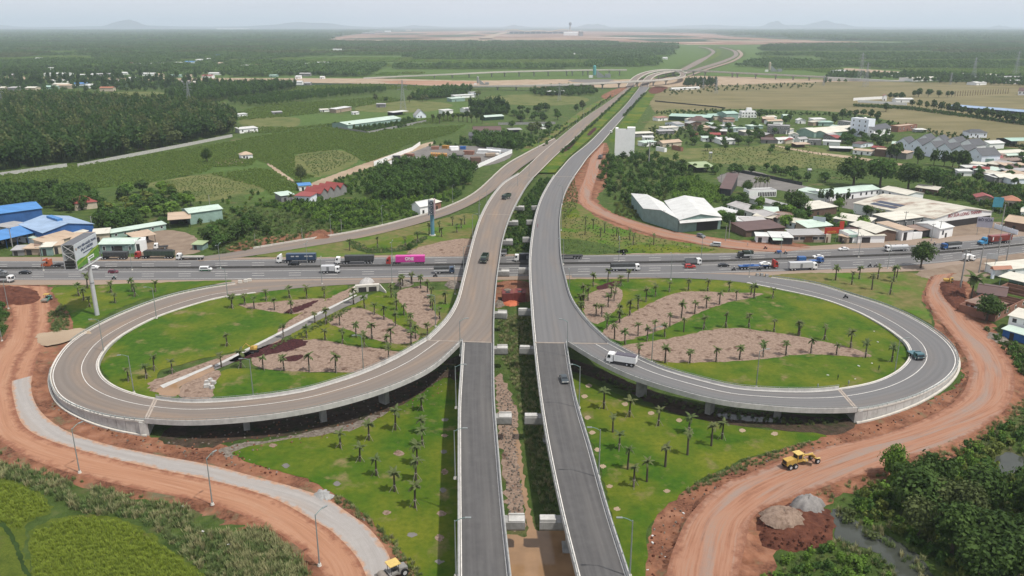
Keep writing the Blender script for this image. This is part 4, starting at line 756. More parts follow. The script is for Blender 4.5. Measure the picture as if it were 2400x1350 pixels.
for k, (x, y, z) in enumerate(((1527, 850, .2), (1772, 908, .2), (2096, 880, .2))): lamp(x, y, z, 0, ORD[k]+' street lamp inside the grey loop ramp counted from its fork', 'lamps of the grey loop')
for k, (x, y) in enumerate(((102, 634), (310, 633), (517, 629), (721, 625), (920, 622), (1450, 613), (1643, 609), (1828, 607), (2012, 603), (2340, 580))): lamp(x, y, .15, 85, ORD[k]+' double armed lamp on the highway median barrier counted from the orange tractor', 'lamps of the highway median', LAMP_MED, .9)
for k, (x, y) in enumerate(((5, 800), (20, 724), (755, 666), (919, 663), (1067, 690), (1334, 697), (1572, 656), (1755, 650), (2080, 630))): lamp(x, y, .1, 95, ORD[k]+' lone lamp of the near highway shoulder counted from the red mound', 'lamps of the near shoulder', LAMP, .92)
for k, (x, y) in enumerate(((776, 551), (896, 527), (1061, 474), (1122, 524), (1141, 487), (1213, 450), (1240, 420))): lamp(x, y, .1, -60, ORD[k]+' lamp beside the slip road counted from the orange heap', 'lamps of the slip road', LAMP, .9)
for k, (x, y, z) in enumerate(((1087, 640, 8.6), (1108, 556, 8.1), (1124, 507, 7))): lamp(x, y, z, 0, ORD[k]+' street lamp on the brown flyover parapet beyond its fork', 'lamps of the brown flyover top', LAMP, .9)
for k, (x, y, z) in enumerate(((1320, 620, 8.6), (1315, 540, 8.0), (1318, 480, 5.6))): lamp(x, y, z, 180, ORD[k]+' street lamp on the grey flyover parapet beyond its fork', 'lamps of the grey flyover top', LAMP, .9)
for i in range(12):
    a = G(1262, 352)*(1-i/11)+G(1440, 226)*(i/11); place('street_lamp', LAMP, (a.x, a.y, .3), ORD[i]+' slim lamp of the row along the far straight carriageway', 'street lamp', 'lamps of the far carriageway', 0, (.9, .9, .9))
# ------------------------------------------------------------------ palms
def palms(pts, label, group, kinds=PALMS, smin=.9, smax=1.15, name='palm_tree', row=None):
    lab = label
    for k, (x, y) in enumerate(pts if row else sorted(pts, key=lambda q: -q[1])):
        label = ORD[k]+' '+lab+' '+row if row else ORD[k]+' from below: '+lab
        s = random.uniform(smin, smax); place(name, random.choice(kinds), G(x, y, .12), label, 'palm tree', group, random.uniform(0, 6.28), (s, s, s*random.uniform(.92, 1.1)))
def zl(o, k, l): return [(o[0]+a/k, o[1]+b/k) for a, b in l]
palms(zl((500, 650), 3.375, [(150, 245), (250, 220), (325, 250), (420, 185), (485, 260), (603, 165), (740, 170), (880, 165), (620, 290), (805, 360), (555, 480), (110, 545)])+[(302, 893), (344, 887), (362, 868), (404, 875)], 'staked palm beside the drain bank inside the brown loop', 'palms by the drain')
palms(zl((500, 650), 3.375, [(1110, 210), (1195, 245), (1275, 295), (740, 480), (895, 370), (885, 500), (1000, 380), (1025, 525), (1130, 475), (1255, 490), (1350, 335), (1440, 385), (1450, 260), (1508, 300), (1565, 390), (1408, 160), (1405, 530), (1375, 570), (1480, 95), (1500, 75), (1572, 55), (1640, 88), (1695, 120), (1720, 230), (1735, 262), (1835, 212), (1790, 330), (1695, 460), (1600, 485), (1565, 540), (1195, 555), (1725, 165), (1445, 215), (1560, 430)]), 'palm among the mulch beds between drain and brown flyover', 'palms between drain and flyover')
palms(zl((500, 650), 3.375, [(65, 710), (220, 715), (395, 730), (560, 740), (760, 745), (970, 750), (1388, 655)]), 'young palm below the reddish mulch bed', 'palms below the reddish bed', row='counted from the drain')
palms([(185, 694), (197, 704), (211, 720), (206, 676), (261, 686), (270, 710), (311, 684), (317, 695), (365, 684), (544, 722)], 'young staked palm on the lawn under the big billboard', 'palms under the billboard')
palms([(798, 1050), (844, 1081), (865, 1032), (927, 1008), (990, 1045), (988, 1016), (988, 962), (882, 1115), (925, 1152), (978, 1088), (975, 1126), (973, 1190)], 'staked palm on the lawn between orange road and brown flyover', 'palms of the near lawn beside the brown flyover', PALMS, 1.0, 1.2)
palms([(1415, 958), (1475, 977), (1436, 1013), (1451, 1053), (1471, 1100), (1485, 1141), (1516, 1129), (1543, 998), (1559, 1094), (1614, 1016), (1611, 1066), (1667, 1045), (1692, 1029)], 'thin palm on the lawn between grey flyover and rutted road', 'palms of the near lawn beside the grey flyover', PALMS_BARE+PALMS[:2], 1.05, 1.25)
palms(zl((1400, 650), 3.858, [(525, 175), (650, 130), (822, 120), (997, 125), (1190, 130), (1388, 160), (1415, 190), (1585, 190), (440, 220), (367, 285), (293, 345), (200, 410), (87, 470)]), 'young palm of the upper lawn strip of the grey loop', 'palms of the upper grey loop')
palms(zl((1400, 650), 3.858, [(1255, 210), (1103, 245), (985, 280), (880, 330), (760, 370), (655, 445), (155, 560), (367, 530), (450, 575), (248, 605), (520, 490), (607, 535), (780, 495), (962, 470), (1160, 455), (1368, 455), (1595, 495), (1815, 530)])+[(1873, 786), (1932, 797), (1993, 815)], 'young palm between the two mulch beds of the grey loop', 'palms in the middle of the grey loop', PALMS+PALMS_BARE)
palms(zl((1400, 650), 3.858, [(375, 715), (612, 775), (835, 775), (1072, 765), (1285, 745), (1497, 720), (1703, 705)])+[(1900, 828), (1960, 832), (2028, 838), (2090, 848)], 'palm in the lower bed of the grey loop', 'palms of the lower bed of the grey loop', row='counted from the dump truck')
palms([(1390, 671), (1425, 660), (1455, 671), (1472, 660), (1366, 700), (1360, 715), (1367, 722), (1397, 740), (1439, 706), (1432, 698), (1451, 745), (1362, 738), (1378, 705), (1443, 690), (1410, 742), (1425, 720)], 'young palm crowding the small mulch bed beside the grey flyover', 'palms beside the grey flyover')
palms([(1958, 657), (1996, 667), (2013, 654), (2043, 679), (2057, 654), (2101, 652), (2094, 660), (2086, 690)], 'thin tall palm on the dry lawn near the round roadside tree', 'palms near the roadside tree', PALMS+PALMS_BARE, 1.05, 1.3)
palms([(820, 587), (885, 581), (950, 577), (979, 569), (1035, 555), (1061, 529), (1071, 545), (1081, 535), (1089, 526), (1030, 545), (1006, 550), (939, 677), (964, 667)], 'slim palm on the verge between the slip road and the highway', 'palms by the slip road', PALMS_BARE+PALMS[:2], .95, 1.2)
palms([(1371, 551), (1372, 527), (1390, 537), (1407, 556), (1417, 546), (1445, 554), (1449, 564), (1476, 562), (1484, 574), (1532, 574)], 'thin palm on the dry lawn beside the dirt road', 'palms by the dirt road', PALMS_BARE, .95, 1.1)
# ------------------------------------------------------------------ vehicles (x forward, origin on the ground)
def paintm(name, c): return plain('paint_'+name, c, .35, .12, 1.2, 0, .5)
PW, PK, PR, PB, PG = paintm('white', (1.0, 1.0, .98)), paintm('black', (.022, .024, .028)), paintm('red', (.42, .035, .03)), paintm('blue', (.03, .12, .36)), paintm('grey', (.22, .23, .24))
PS, PGN, POR, PMG, PNV = paintm('silver', (.6, .61, .62)), paintm('dark_green', (.055, .085, .06)), paintm('orange', (.55, .13, .05)), paintm('magenta', (.72, .05, .38)), paintm('navy', (.035, .07, .135))
PMR, PYE, PSKY, PBR, PTEAL = paintm('maroon', (.16, .015, .04)), paintm('yellow', (.60, .34, .06)), paintm('sky_blue', (.06, .30, .55)), paintm('brick_red', (.28, .055, .045)), paintm('teal', (.07, .17, .20))
CANV = plain('canvas', (.085, .09, .092), .9, .4, 1); CANG = plain('green_canvas', (.04, .055, .042), .9, .35, 1); FRAME = plain('chassis_metal', (.05, .05, .052), .7, .4, 1); LIGHTM = plain('lamp_glass', (.7, .68, .6), .2, .05)
def glassm():
    m, t, b = _mat('window_glass'); b.inputs['Base Color'].default_value = (.02, .025, .03, 1); b.inputs['Roughness'].default_value = .08; b.inputs['IOR'].default_value = 1.5; return m
GLASS = glassm()
def shell(prof, wb, wt, zs):
    """a body from its side outline (x,z); narrower above zs"""
    m = MB(); zt = max(z for _, z in prof); f = lambda z: wb/2 if z <= zs else wb/2+(wt-wb)/2*(z-zs)/(zt-zs); n = len(prof)
    return m.add([(x, f(z), z) for x, z in prof]+[(x, -f(z), z) for x, z in prof], [tuple(range(n)), tuple(reversed(range(n, 2*n)))]+[(i, (i+1) % n, n+(i+1) % n, n+i) for i in range(n)])
WHEELS = {}
def wheel_parts(r, w):
    k = (r, w)
    if k not in WHEELS: WHEELS[k] = (MB().cyl((0, -w/2, 0), (0, w/2, 0), r, r, 14).mesh('wheel', DARKM), MB().cyl((0, -w/2-.015, 0), (0, w/2+.015, 0), r*.55, r*.55, 10).mesh('rim', PS))
    return WHEELS[k]
def add_wheels(o, xs, y, r, w):
    a, b = wheel_parts(r, w)
    for x in xs:
        for s in (1, -1):
            p = link('wheel', a, o); p.location = (x, s*y, r); link('rim', b, p)
def vthing(name, px, py, head, z, label, cat, group=None):
    """head: 'L' or 'R' along the highway, or an angle in degrees"""
    p = G(px, py, z)
    if head in ('L', 'R'):
        i = np.argmin(abs(H_med[:, 0]-p.x)); t_ = H_med[min(i+1, len(H_med)-1)]-H_med[max(i-1, 0)]; a = math.atan2(t_[1], t_[0])+(math.pi if head == 'L' else 0)
    else: a = math.radians(head)
    return thing(name, p, label, cat, group, a)
CARS = {'sedan': ([(-2.2, .32), (-2.27, .75), (-2.1, .98), (-1.55, 1.02), (-1.0, 1.40), (.35, 1.43), (1.05, 1.0), (2.05, .85), (2.27, .62), (2.2, .32)], [(-1.45, 1.03, -1.0, 1.36), (.40, 1.38, 1.0, 1.02)], (-1.25, .85, 1.06, 1.34), 1.02),
        'suv': ([(-2.25, .4), (-2.3, .9), (-2.2, 1.15), (-2.0, 1.68), (.1, 1.74), (.95, 1.18), (2.1, 1.02), (2.3, .75), (2.25, .4)], [(-2.19, 1.2, -2.02, 1.62), (.16, 1.68, .9, 1.2)], (-1.85, .7, 1.2, 1.62), 1.18),
        'hatch': ([(-1.75, .32), (-1.82, .8), (-1.75, 1.0), (-1.35, 1.45), (.25, 1.47), (1.0, 1.0), (1.7, .85), (1.85, .6), (1.8, .32)], [(-1.74, 1.03, -1.4, 1.40), (.3, 1.42, .95, 1.02)], (-1.2, .7, 1.05, 1.38), 1.0),
        'van': ([(-2.3, .4), (-2.38, 1.0), (-2.3, 1.9), (1.1, 1.95), (1.75, 1.2), (2.3, 1.0), (2.38, .7), (2.3, .4)], [(-2.335, 1.25, -2.31, 1.75), (1.15, 1.88, 1.7, 1.24)], (-2.0, 1.2, 1.25, 1.75), 1.2)}
def car(kind, col, px, py, head, label, z=.15, name='car', low=None):
    prof, scr, (g0, g1, gz0, gz1), zs = CARS[kind]; o = vthing(name, px, py, head, z, label, {'van': 'van'}.get(kind, 'car')); shell(prof, 1.8, 1.35 if kind != 'van' else 1.6, zs).build('body', col, o)
    wt = lambda zz: .9-(.225 if kind != 'van' else .1)*(zz-zs)/(max(q for _, q in prof)-zs)
    for x0, z0, x1, z1 in scr:
        d = -.02 if x0 < 0 else .02; MB().add([(x0+d, -wt(z0)+.08, z0+.02), (x0+d, wt(z0)-.08, z0+.02), (x1+d, wt(z1)-.1, z1+.03), (x1+d, -wt(z1)+.1, z1+.03)], [(0, 1, 2, 3)]).build('windscreen', GLASS, o)
    for s in (1, -1): MB().add([(g0, s*(wt(gz0)+.012), gz0), (g1, s*(wt(gz0)+.012), gz0), (g1-.45, s*(wt(gz1)+.012), gz1), (g0+.2, s*(wt(gz1)+.012), gz1)], [(0, 1, 2, 3)]).build('side_window', GLASS, o); MB().box((prof[-2][0]-.1, s*.62, prof[-2][1]+.08), (.16, .36, .15)).build('headlight', LIGHTM, o)
    if low: MB().box((0, 0, .62), (4.5, 1.84, .42)).build('lower_panel', low, o)
    L_ = prof[-1][0]; add_wheels(o, (L_*.62, -L_*.62), .82, .33, .22); return o
def cab(o, x, col, h=2.9, l=1.9, w=2.4, z0=.75, fairing=False, bonnet=0):
    prof = [(x-l, z0), (x-l, h-.05), (x-.35, h), (x-.05, h*.62), (x, z0+.4), (x-.02, z0)]
    if bonnet: prof = [(x-l-bonnet, z0), (x-l-bonnet, h+.5), (x-bonnet-.9, h+.35), (x-bonnet-.2, h*.62+.1), (x-.15, h*.55), (x, z0+.35), (x, z0)]
    c = shell(prof, w, w*.93, h*.6).build('cab', col, o); xb = x-bonnet-(.2 if bonnet else 0)
    MB().add([(xb-.03+.02, -w*.42, h*.62), (xb-.03+.02, w*.42, h*.62), (xb-.33+.02, w*.4, h*.93), (xb-.33+.02, -w*.4, h*.93)], [(0, 1, 2, 3)]).build('windscreen', GLASS, c)
    for s in (1, -1):
        MB().add([(xb-1.15, s*(w/2+.01), h*.62), (xb-.25, s*(w/2+.01), h*.62), (xb-.45, s*(w/2-.03), h*.9), (xb-1.15, s*(w/2-.03), h*.9)], [(0, 1, 2, 3)]).build('side_window', GLASS, c); MB().box((x-.02, s*w*.36, z0+.32), (.08, .4, .2)).build('headlight', LIGHTM, c); MB().box((xb+.15, s*(w/2+.16), h*.72), (.12, .18, .5)).build('mirror', PK, c)
    MB().box((x+.02, 0, z0+.02), (.18, w, .34)).build('bumper', FRAME if col is not PW else PG, c); MB().box((x+.015, 0, z0+.75), (.03, w*.55, .35)).build('grille', PK, c)
    if fairing: shell([(x-l, h-.02), (x-l, h+.75), (x-l*.65, h+.7), (x-.45, h-.02)], w*.9, w*.8, h).build('roof_fairing', col, c)
    return c
def truck(px, py, head, label, L_=8.0, col=PW, body='canvas', bcol=CANV, z=.15, h=2.7, bh=3.0, load=None, cat='truck', name='truck'):
    """rigid lorry"""
    o = vthing(name, px, py, head, z, label, cat); x1 = L_/2; cab(o, x1, col, h); MB().box((0, 0, .82), (L_-.4, .9, .3)).build('chassis', FRAME, o); b0, b1 = -L_/2, x1-2.1; c = (b0+b1)/2; bl = b1-b0
    if body in ('canvas', 'box'):
        p = MB().prism([(-1.22, 1.05), (1.22, 1.05), (1.22, bh-.12), (.8, bh), (-.8, bh), (-1.22, bh-.12)], b0, b1).build('cargo_box', bcol, o)
        if body == 'canvas':
            for s in (1, -1): MB().box((c, s*1.24, 1.45), (bl, .04, .75)).build('side_board', PS, p)
        else:
            for s in (1, -1): MB().box((c, s*1.235, 2.0), (1.0, .03, 1.7)).build('side_door', PG, p)
    elif body == 'dump':
        m = MB(); bt = bh
        for s in (1, -1): m.box((c, s*1.2, (1.1+bt)/2), (bl, .1, bt-1.1))
        m.box((b0+.05, 0, (1.1+bt)/2), (.1, 2.4, bt-1.1)); m.box((b1-.05, 0, (1.2+bt)/2), (.1, 2.4, bt-1.0)); m.box((c, 0, 1.12), (bl, 2.4, .1)); p = m.build('dump_body', bcol, o)
        if load: MB().hexa([(b0+.11, -1.14, bt-.1), (b1-.11, -1.14, bt-.1), (b1-.11, 1.14, bt-.1), (b0+.11, 1.14, bt-.1)], [(b0+.3, -.8, bt+.35), (b1-.4, -.8, bt+.35), (b1-.4, .8, bt+.3), (b0+.3, .8, bt+.3)]).build('load', load, p)
    elif body == 'tank':
        MB().cyl((b0+.2, 0, 1.9), (b1-.2, 0, 1.9), .98, .98, 16).build('tank', bcol, o)
        for k in (.3, .7): MB().cyl((b0+bl*k, 0, 2.8), (b0+bl*k, 0, 3.05), .3, .3, 8).build('hatch', PG, o)
        MB().box((c, 0, 1.05), (bl, 2.2, .12)).build('deck', PS, o)
    elif body == 'flat':
        MB().box((c, 0, 1.12), (bl, 2.4, .16)).build('flatbed', bcol, o); MB().box((b1-.1, 0, 1.7), (.12, 2.3, 1.1)).build('headboard', bcol, o)
        if load:
            for k in range(3): MB().box((c, -.8+.8*k, 1.35), (bl*.95, .35, .3)).build('beam_load', load, o)
    add_wheels(o, [x1-.95]+([b0+1.1, b0+2.4] if L_ > 7 else [b0+1.4])+([x1-2.3] if L_ > 10 else []), 1.02, .5, .3); return o
def semi(px, py, head, label, col, body, bcol, z=.15, tl=12.2, bonnet=0, fairing=True, bh=3.95, text=None, cat='semi truck', w=2.45, load=None):
    o = vthing('semi_truck', px, py, head, z, label, cat); T = tl+4.0+bonnet; x1 = T/2; cab(o, x1, col, 3.0, 2.0, 2.45, fairing=fairing, bonnet=bonnet); MB().box((x1-3.2-bonnet*.5, 0, .85), (5.6+bonnet, .9, .35)).build('tractor_frame', FRAME, o); b0 = -T/2; b1 = b0+tl; c = (b0+b1)/2
    tr_ = MB().box((c, 0, 1.22), (tl, 1.1, .3)).build('trailer_frame', FRAME, o)
    if body == 'container':
        cn = MB().box((c, 0, 1.38+(bh-1.38)/2), (tl-.05, w, bh-1.38)).build('container', bcol, o); rb = MB()
        for k in range(int(tl/.6)):
            for s in (1, -1): rb.box((b0+.3+k*.6, s*(w/2+.012), 1.38+(bh-1.38)/2), (.26, .03, bh-1.7))
        rb.build('corrugation', bcol, cn)
        for txt, sx, sz, sc_, mat_ in (text or []):
            for s in (-1, 1):
                q = link('lettering', text_mesh(txt, sc_, mat_) if txt != 'mark' else MB().box((0, 0, 0), (sc_, .5 if sc_ > 1 else 1.6, .015)).mesh('lettering', mat_), cn); q.location = (c+sx, s*(w/2+.05), sz); q.rotation_euler = (math.pi/2, 0, 0 if s < 0 else math.pi)
    elif body == 'tipper':
        p = MB().hexa([(b0, -1.15, 1.4), (b1, -1.15, 1.4), (b1, 1.15, 1.4), (b0, 1.15, 1.4)], [(b0-.2, -1.22, bh), (b1+.1, -1.22, bh), (b1+.1, 1.22, bh), (b0-.2, 1.22, bh)]).build('tipper_body', bcol, o)
        for k in range(9):
            for s in (1, -1): MB().box((b0+.3+k*(tl-.6)/8, s*1.22, (1.4+bh)/2), (.12, .1, bh-1.45)).build('rib', FRAME, p)
        if load: MB().hexa([(b0, -1.1, bh-.02), (b1, -1.1, bh-.02), (b1, 1.1, bh-.02), (b0, 1.1, bh-.02)], [(b0+1, -.5, bh+.5), (b1-1, -.5, bh+.4), (b1-1, .6, bh+.45), (b0+1, .6, bh+.3)]).build('load', load, p)
    elif body == 'flat':
        MB().box((c, 0, 1.45), (tl, 2.4, .16)).build('flatbed', bcol, o)
        if load: load(o, c, b0, b1)
    add_wheels(o, (x1-.9-bonnet*.2, x1-3.6-bonnet, x1-4.8-bonnet, b0+1.0, b0+2.3, b0+3.6), 1.02, .5, .32); return o
semi(142, 626, 'L', 'orange bonneted tractor with a bare flatbed passing behind the billboard', POR, 'flat', FRAME, bonnet=1.6, tl=9)
semi(262, 607, 'L', 'dark grey tipper trailer parked beside the green roofed workshop', PG, 'tipper', CANV, z=.13, tl=10, fairing=False, bh=3.3)
semi(364, 605, 'L', 'red cab with a long dark tipper trailer heaped with scrap', PR, 'tipper', PGN, z=.13, tl=12.5, fairing=False, bh=3.4, load=FRAME)
truck(447, 608, 'L', 'white flatbed lorry loaded with pale beams leaving the truck yard', 11.5, PW, 'flat', PG, .13, load=CONC_L)
truck(378, 583, 200, 'white lorry cab standing in the truck yard', 6.0, PW, 'flat', FRAME, .12)
semi(696, 615, 'L', 'white tractor hauling a dark blue container with pale lettering', PW, 'container', PNV, tl=12.4, text=[('mark', -4.2, 3.0, 1.6, PS), ('mark', -2.3, 3.0, 1.5, PS), ('mark', 1.4, 3.0, 1.3, PS), ('mark', 3.4, 3.0, 1.4, PS)])
semi(832, 617.5, 'L', 'white tractor hauling a charcoal canvas covered tipper', PW, 'tipper', CANV, tl=12, fairing=False, bh=3.6)
semi(951, 620, 'L', 'red tractor hauling a bright magenta container', PR, 'container', PMG, tl=12.2, text=[('ONE', .3, 2.85, 1.75, PW), ('OCEAN NETWORK EXPRESS', .3, 1.95, .27, PW)])
truck(1230, 612, 'L', 'white cab lorry with a black box passing under the flyovers', 9, PW, 'box', PK, h=3.0, bh=3.5)
semi(1325, 606, 'L', 'bare flatbed trailer half hidden under the grey flyover', PG, 'flat', FRAME, tl=11)
truck(1163, 600, 'L', 'dark lorry mostly hidden behind the brown flyover', 9, PW, 'canvas', CANV)
truck(1041, 640, 'R', 'dark blue lorry with a canvas top about to pass under the flyover', 8.2, PNV, 'canvas', CANV, bh=2.9)
truck(776, 639, 'R', 'small white lorry with a silver box in the near lanes', 7.4, PW, 'box', PS, h=2.6, bh=3.2)
truck(4, 661, 'R', 'white cab lorry with a dark cargo bed at the edge of the red mound', 9.5, PW, 'canvas', CANV)
truck(1465, 634, 'R', 'white heavy lorry with a long dark grey tarpaulin cover', 12, PW, 'canvas', CANV, bh=3.2)
truck(1624, 620, 'R', 'white cab lorry with an open grey bed beside the red car', 6.8, PW, 'dump', PG, bh=2.5)
truck(1746, 604, 'L', 'black lorry with a dark canvas hood on the far lanes', 6.4, PK, 'canvas', CANG, bh=3.2)
def carry_car(o, c, b0, b1):
    MB().box((c-2, .3, 1.75), (4.5, .5, .35)).build('strapped_load', PB, o); MB().box((c-3.5, -.5, 1.7), (2.0, .4, .3)).build('strapped_load', PB, o)
semi(1776, 629.5, 'R', 'red tractor hauling a long blue flatbed', PR, 'flat', PB, tl=12.5, load=carry_car)
car('sedan', PW, 1793, 621, 'R', 'white sedan riding on the blue flatbed', z=1.7)
truck(1880, 632, 'R', 'long silver sided lorry beside the motorbikes', 12, PW, 'box', PS, h=2.9, bh=3.5)
truck(1913, 616, 'R', 'small blue lorry facing the long silver lorry', 5.6, PB, 'flat', PB, bh=2.2, h=2.4)
truck(2100, 588, 'L', 'white tanker lorry on the far lanes near the round roadside tree', 10.5, PW, 'tank', PS)
truck(2228, 583, 'L', 'blue cab lorry with a dark grey canvas body', 9.5, PB, 'canvas', CANV, h=2.8, bh=3.1)
semi(2330, 571, 'L', 'sky blue bonneted tractor hauling a brick red container', PSKY, 'container', PBR, tl=12.2, bonnet=1.5, fairing=False, text=[('mark', 5.2, 2.8, .5, PW)])
truck(2270, 611, 14, 'white delivery lorry pulled over at the mouth of the rutted road', 5.0, PW, 'box', PW, h=2.3, bh=2.9)
truck(1136, 613, -97, 'dark green dump truck on the brown flyover above the highway', 7.2, PGN, 'dump', PGN, 8.62, 2.7, 2.7)
truck(1187, 466, -118, 'small dark green dump truck far up the brown flyover', 6.8, PGN, 'dump', PGN, 5.25, 2.7, 2.7)
truck(1457, 853, 158, 'white dump truck loaded with grey gravel climbing the grey loop ramp', 8.2, PW, 'dump', PW, 7.45, 2.9, 2.8, load=plain('gravel_load', (.15, .14, .17), .95, .4, 3))
truck(2145, 838, -82, 'teal pickup lorry rounding the end of the grey loop', 5.4, PTEAL, 'flat', PTEAL, 1.38, 2.2)
truck(1407, 372, 75, 'dusty grey lorry parked on the dirt road below the white block', 7, PG, 'dump', PG, .25, 2.6, 2.6)
car('van', PW, 1432, 311, 70, 'tiny white van on the far grey carriageway verge', z=.6)
car('suv', PK, 689, 622, 'L', 'black car beside the dark blue container', name='car')
car('van', PW, 483, 635, 'R', 'white and green minivan in the near lanes', name='van', low=paintm('van_green', (.04, .16, .08)))
car('hatch', PMR, 266, 640, 'R', 'dark red hatchback in the near lanes'); car('sedan', PK, 60, 641.5, 'R', 'black sedan following the dark red hatchback'); car('suv', PG, 3, 642, 'R', 'dark grey car at the edge of the highway above the red mound')
car('sedan', PW, 219, 630, 'L', 'white car just behind the billboard pole'); car('suv', paintm('bright_red', (.50, .05, .045)), 1617, 628, 'R', 'red car in the near lanes between lorries'); car('sedan', PK, 1696, 624.5, 'R', 'black sedan ahead of the red car')
car('sedan', PW, 1917, 604.5, 'L', 'white car behind the small blue lorry'); car('sedan', PW, 1977, 586.5, 'L', 'white sedan pulling out near the red shop sign'); car('van', PS, 1677, 577, 165, 'silver minivan on the dirt beside the twin warehouses', z=.22)
car('suv', PG, 1643, 556, -60, 'grey car parked at the corner of the twin warehouses', z=.22); car('sedan', paintm('slate', (.05, .065, .075)), 1322, 893, -84, 'dark slate car alone on the grey flyover', z=8.14)
# ------------------------------------------------------------------ motorbikes with riders, people
SKIN = plain('skin', (.32, .19, .13), .7, .1); 
def figure(cloth, seated=False, name='person'):
    """one continuous body grown over a small skeleton"""
    if seated: J = [((0, 0, .85), .17), ((.08, 0, 1.15), .19), ((.12, 0, 1.42), .15), ((.15, 0, 1.56), .07), ((.17, 0, 1.72), .115), ((.14, .2, 1.38), .07), ((.35, .27, 1.15), .055), ((.55, .25, 1.05), .05), ((.14, -.2, 1.38), .07), ((.35, -.27, 1.15), .055), ((.55, -.25, 1.05), .05), ((.32, .17, .82), .09), ((.3, .2, .42), .06), ((.4, .2, .34), .05), ((.32, -.17, .82), .09), ((.3, -.2, .42), .06), ((.4, -.2, .34), .05)]
    else: J = [((0, 0, .95), .15), ((0, 0, 1.2), .15), ((0, 0, 1.42), .15), ((0, 0, 1.53), .06), ((.02, 0, 1.66), .105), ((0, .2, 1.40), .065), ((.05, .27, 1.15), .05), ((.15, .27, .92), .045), ((0, -.2, 1.40), .065), ((.05, -.27, 1.15), .05), ((.12, -.28, .9), .045), ((.02, .11, .88), .1), ((.06, .13, .48), .065), ((.02, .13, .06), .055), ((0, -.11, .88), .1), ((-.04, -.13, .48), .065), ((-.08, -.13, .06), .055)]
    E = [(0, 1), (1, 2), (2, 3), (3, 4), (2, 5), (5, 6), (6, 7), (2, 8), (8, 9), (9, 10), (0, 11), (11, 12), (12, 13), (0, 14), (14, 15), (15, 16)]
    m = MB()
    for a, b in E: m.cyl(J[a][0], J[b][0], J[a][1], J[b][1], 7)
    me = m.mesh(name, cloth); return me
RIDERS = [figure(plain('cloth_'+n, c, .9, .2), True) for n, c in (('dark', (.03, .03, .04)), ('teal', (.05, .15, .17)), ('grey', (.25, .25, .27)), ('red', (.25, .04, .04)))]
STAND = [figure(plain('cloth_'+n, c, .9, .2)) for n, c in (('green', (.04, .07, .04)), ('pale', (.4, .42, .45)), ('pink', (.45, .15, .2)))]
BIKE = [('frame', shell([(-.75, .55), (-.8, .8), (-.2, .82), (.1, .6), (.35, .65), (.5, 1.0), (.62, .98), (.55, .45), (-.1, .32)], .26, .2, .6).mesh('frame', PK)), ('wheel', MB().cyl((.68, -.05, .28), (.68, .05, .28), .28, .28, 12).mesh('wheel', DARKM)), ('wheel', MB().cyl((-.6, -.06, .28), (-.6, .06, .28), .28, .28, 12).mesh('wheel', DARKM)), ('handlebar', MB().box((.5, 0, 1.05), (.06, .7, .06)).mesh('handlebar', FRAME))]
HELM = MB().cyl((.17, 0, 1.7), (.17, 0, 1.86), .15, .09, 10).mesh('helmet', PW)
def biker(px, py, head, i, lab, z=.15):
    o = vthing('motorbike', px, py, head, z, 'small motorbike '+lab, 'motorbike')
    for pn, me in BIKE: link(pn, me, o)
    r = thing('person', o.location, ('dark', 'teal', 'grey', 'red')[i]+' clad rider of the motorbike '+lab, 'person', None, o.rotation_euler.z); link('body', RIDERS[i], r); link('helmet', HELM, r)
for a in ((267, 655, 'R', 1, 'beside the billboard palms'), (1020, 649, 'R', 0, 'behind the dark blue lorry'), (1462, 598, 'L', 0, 'on the far shoulder near the dry lawn'), (1719, 634, 'R', 0, 'just behind the blue flatbed'), (1778, 634, 'R', 0, 'alongside the blue flatbed wheels'), (1794, 584, 'L', 3, 'on the dirt before the brown roofed shop'), (1841, 595, 'L', 2, 'next to the blue three wheeler'), (2190, 575, 'L', 2, 'ahead of the blue cab lorry'), (2038, 626, 'R', 0, 'leading past the roadside tree'), (2052, 626, 'R', 2, 'trailing past the roadside tree'), (1976, 571, 200, 0, 'at the mouth of the alley by the red sign')): biker(*a)
biker(1982, 699, 170, 0, 'climbing the grey loop', .42)
for x, y, i, lab, z in ((1260, 533, 2, 'person in pink walking on the grey flyover', 7.7), (2059, 868, 0, 'worker in green on the lawn by the loop kerb', .14), (1963, 890, 0, 'worker in dark clothes at the bare patch of the lawn', .14), (1988, 904, 1, 'worker in pale clothes near the loop parapet', .14), (1916, 912, 1, 'worker in pale clothes at the parapet edge', .14), (1752, 577, 1, 'person in pale clothes standing on the dirt by the shops', .24)):
    o = thing('person', G(x, y, z), lab, 'person'); link('body', STAND[i], o)
o = vthing('tricycle', 1822, 594, 'L', .16, 'blue three wheeled cargo motorbike on the far shoulder', 'tricycle'); MB().box((-.7, 0, .95), (1.9, 1.3, .75)).build('cargo_box', PB, o); shell([(.3, .5), (.3, .8), (.8, .75), (1.0, 1.15), (1.15, 1.1), (1.1, .5)], .35, .3, .7).build('frame', PK, o); add_wheels(o, (-.7,), .7, .32, .14); p = link('wheel', BIKE[1][1], o); p.location = (.5, 0, 0)
o = thing('crate', G(1878, 612, .16), 'blue open crate on the highway next to the small blue lorry', 'crate', None, .1); MB().box((0, 0, 1.1), (3.2, 2.2, 1.9)).build('crate_body', PB, o); MB().box((0, -1.12, 1.1), (3.0, .05, .12)).box((0, -1.12, 1.7), (3.0, .05, .12)).build('rail', PSKY, o)
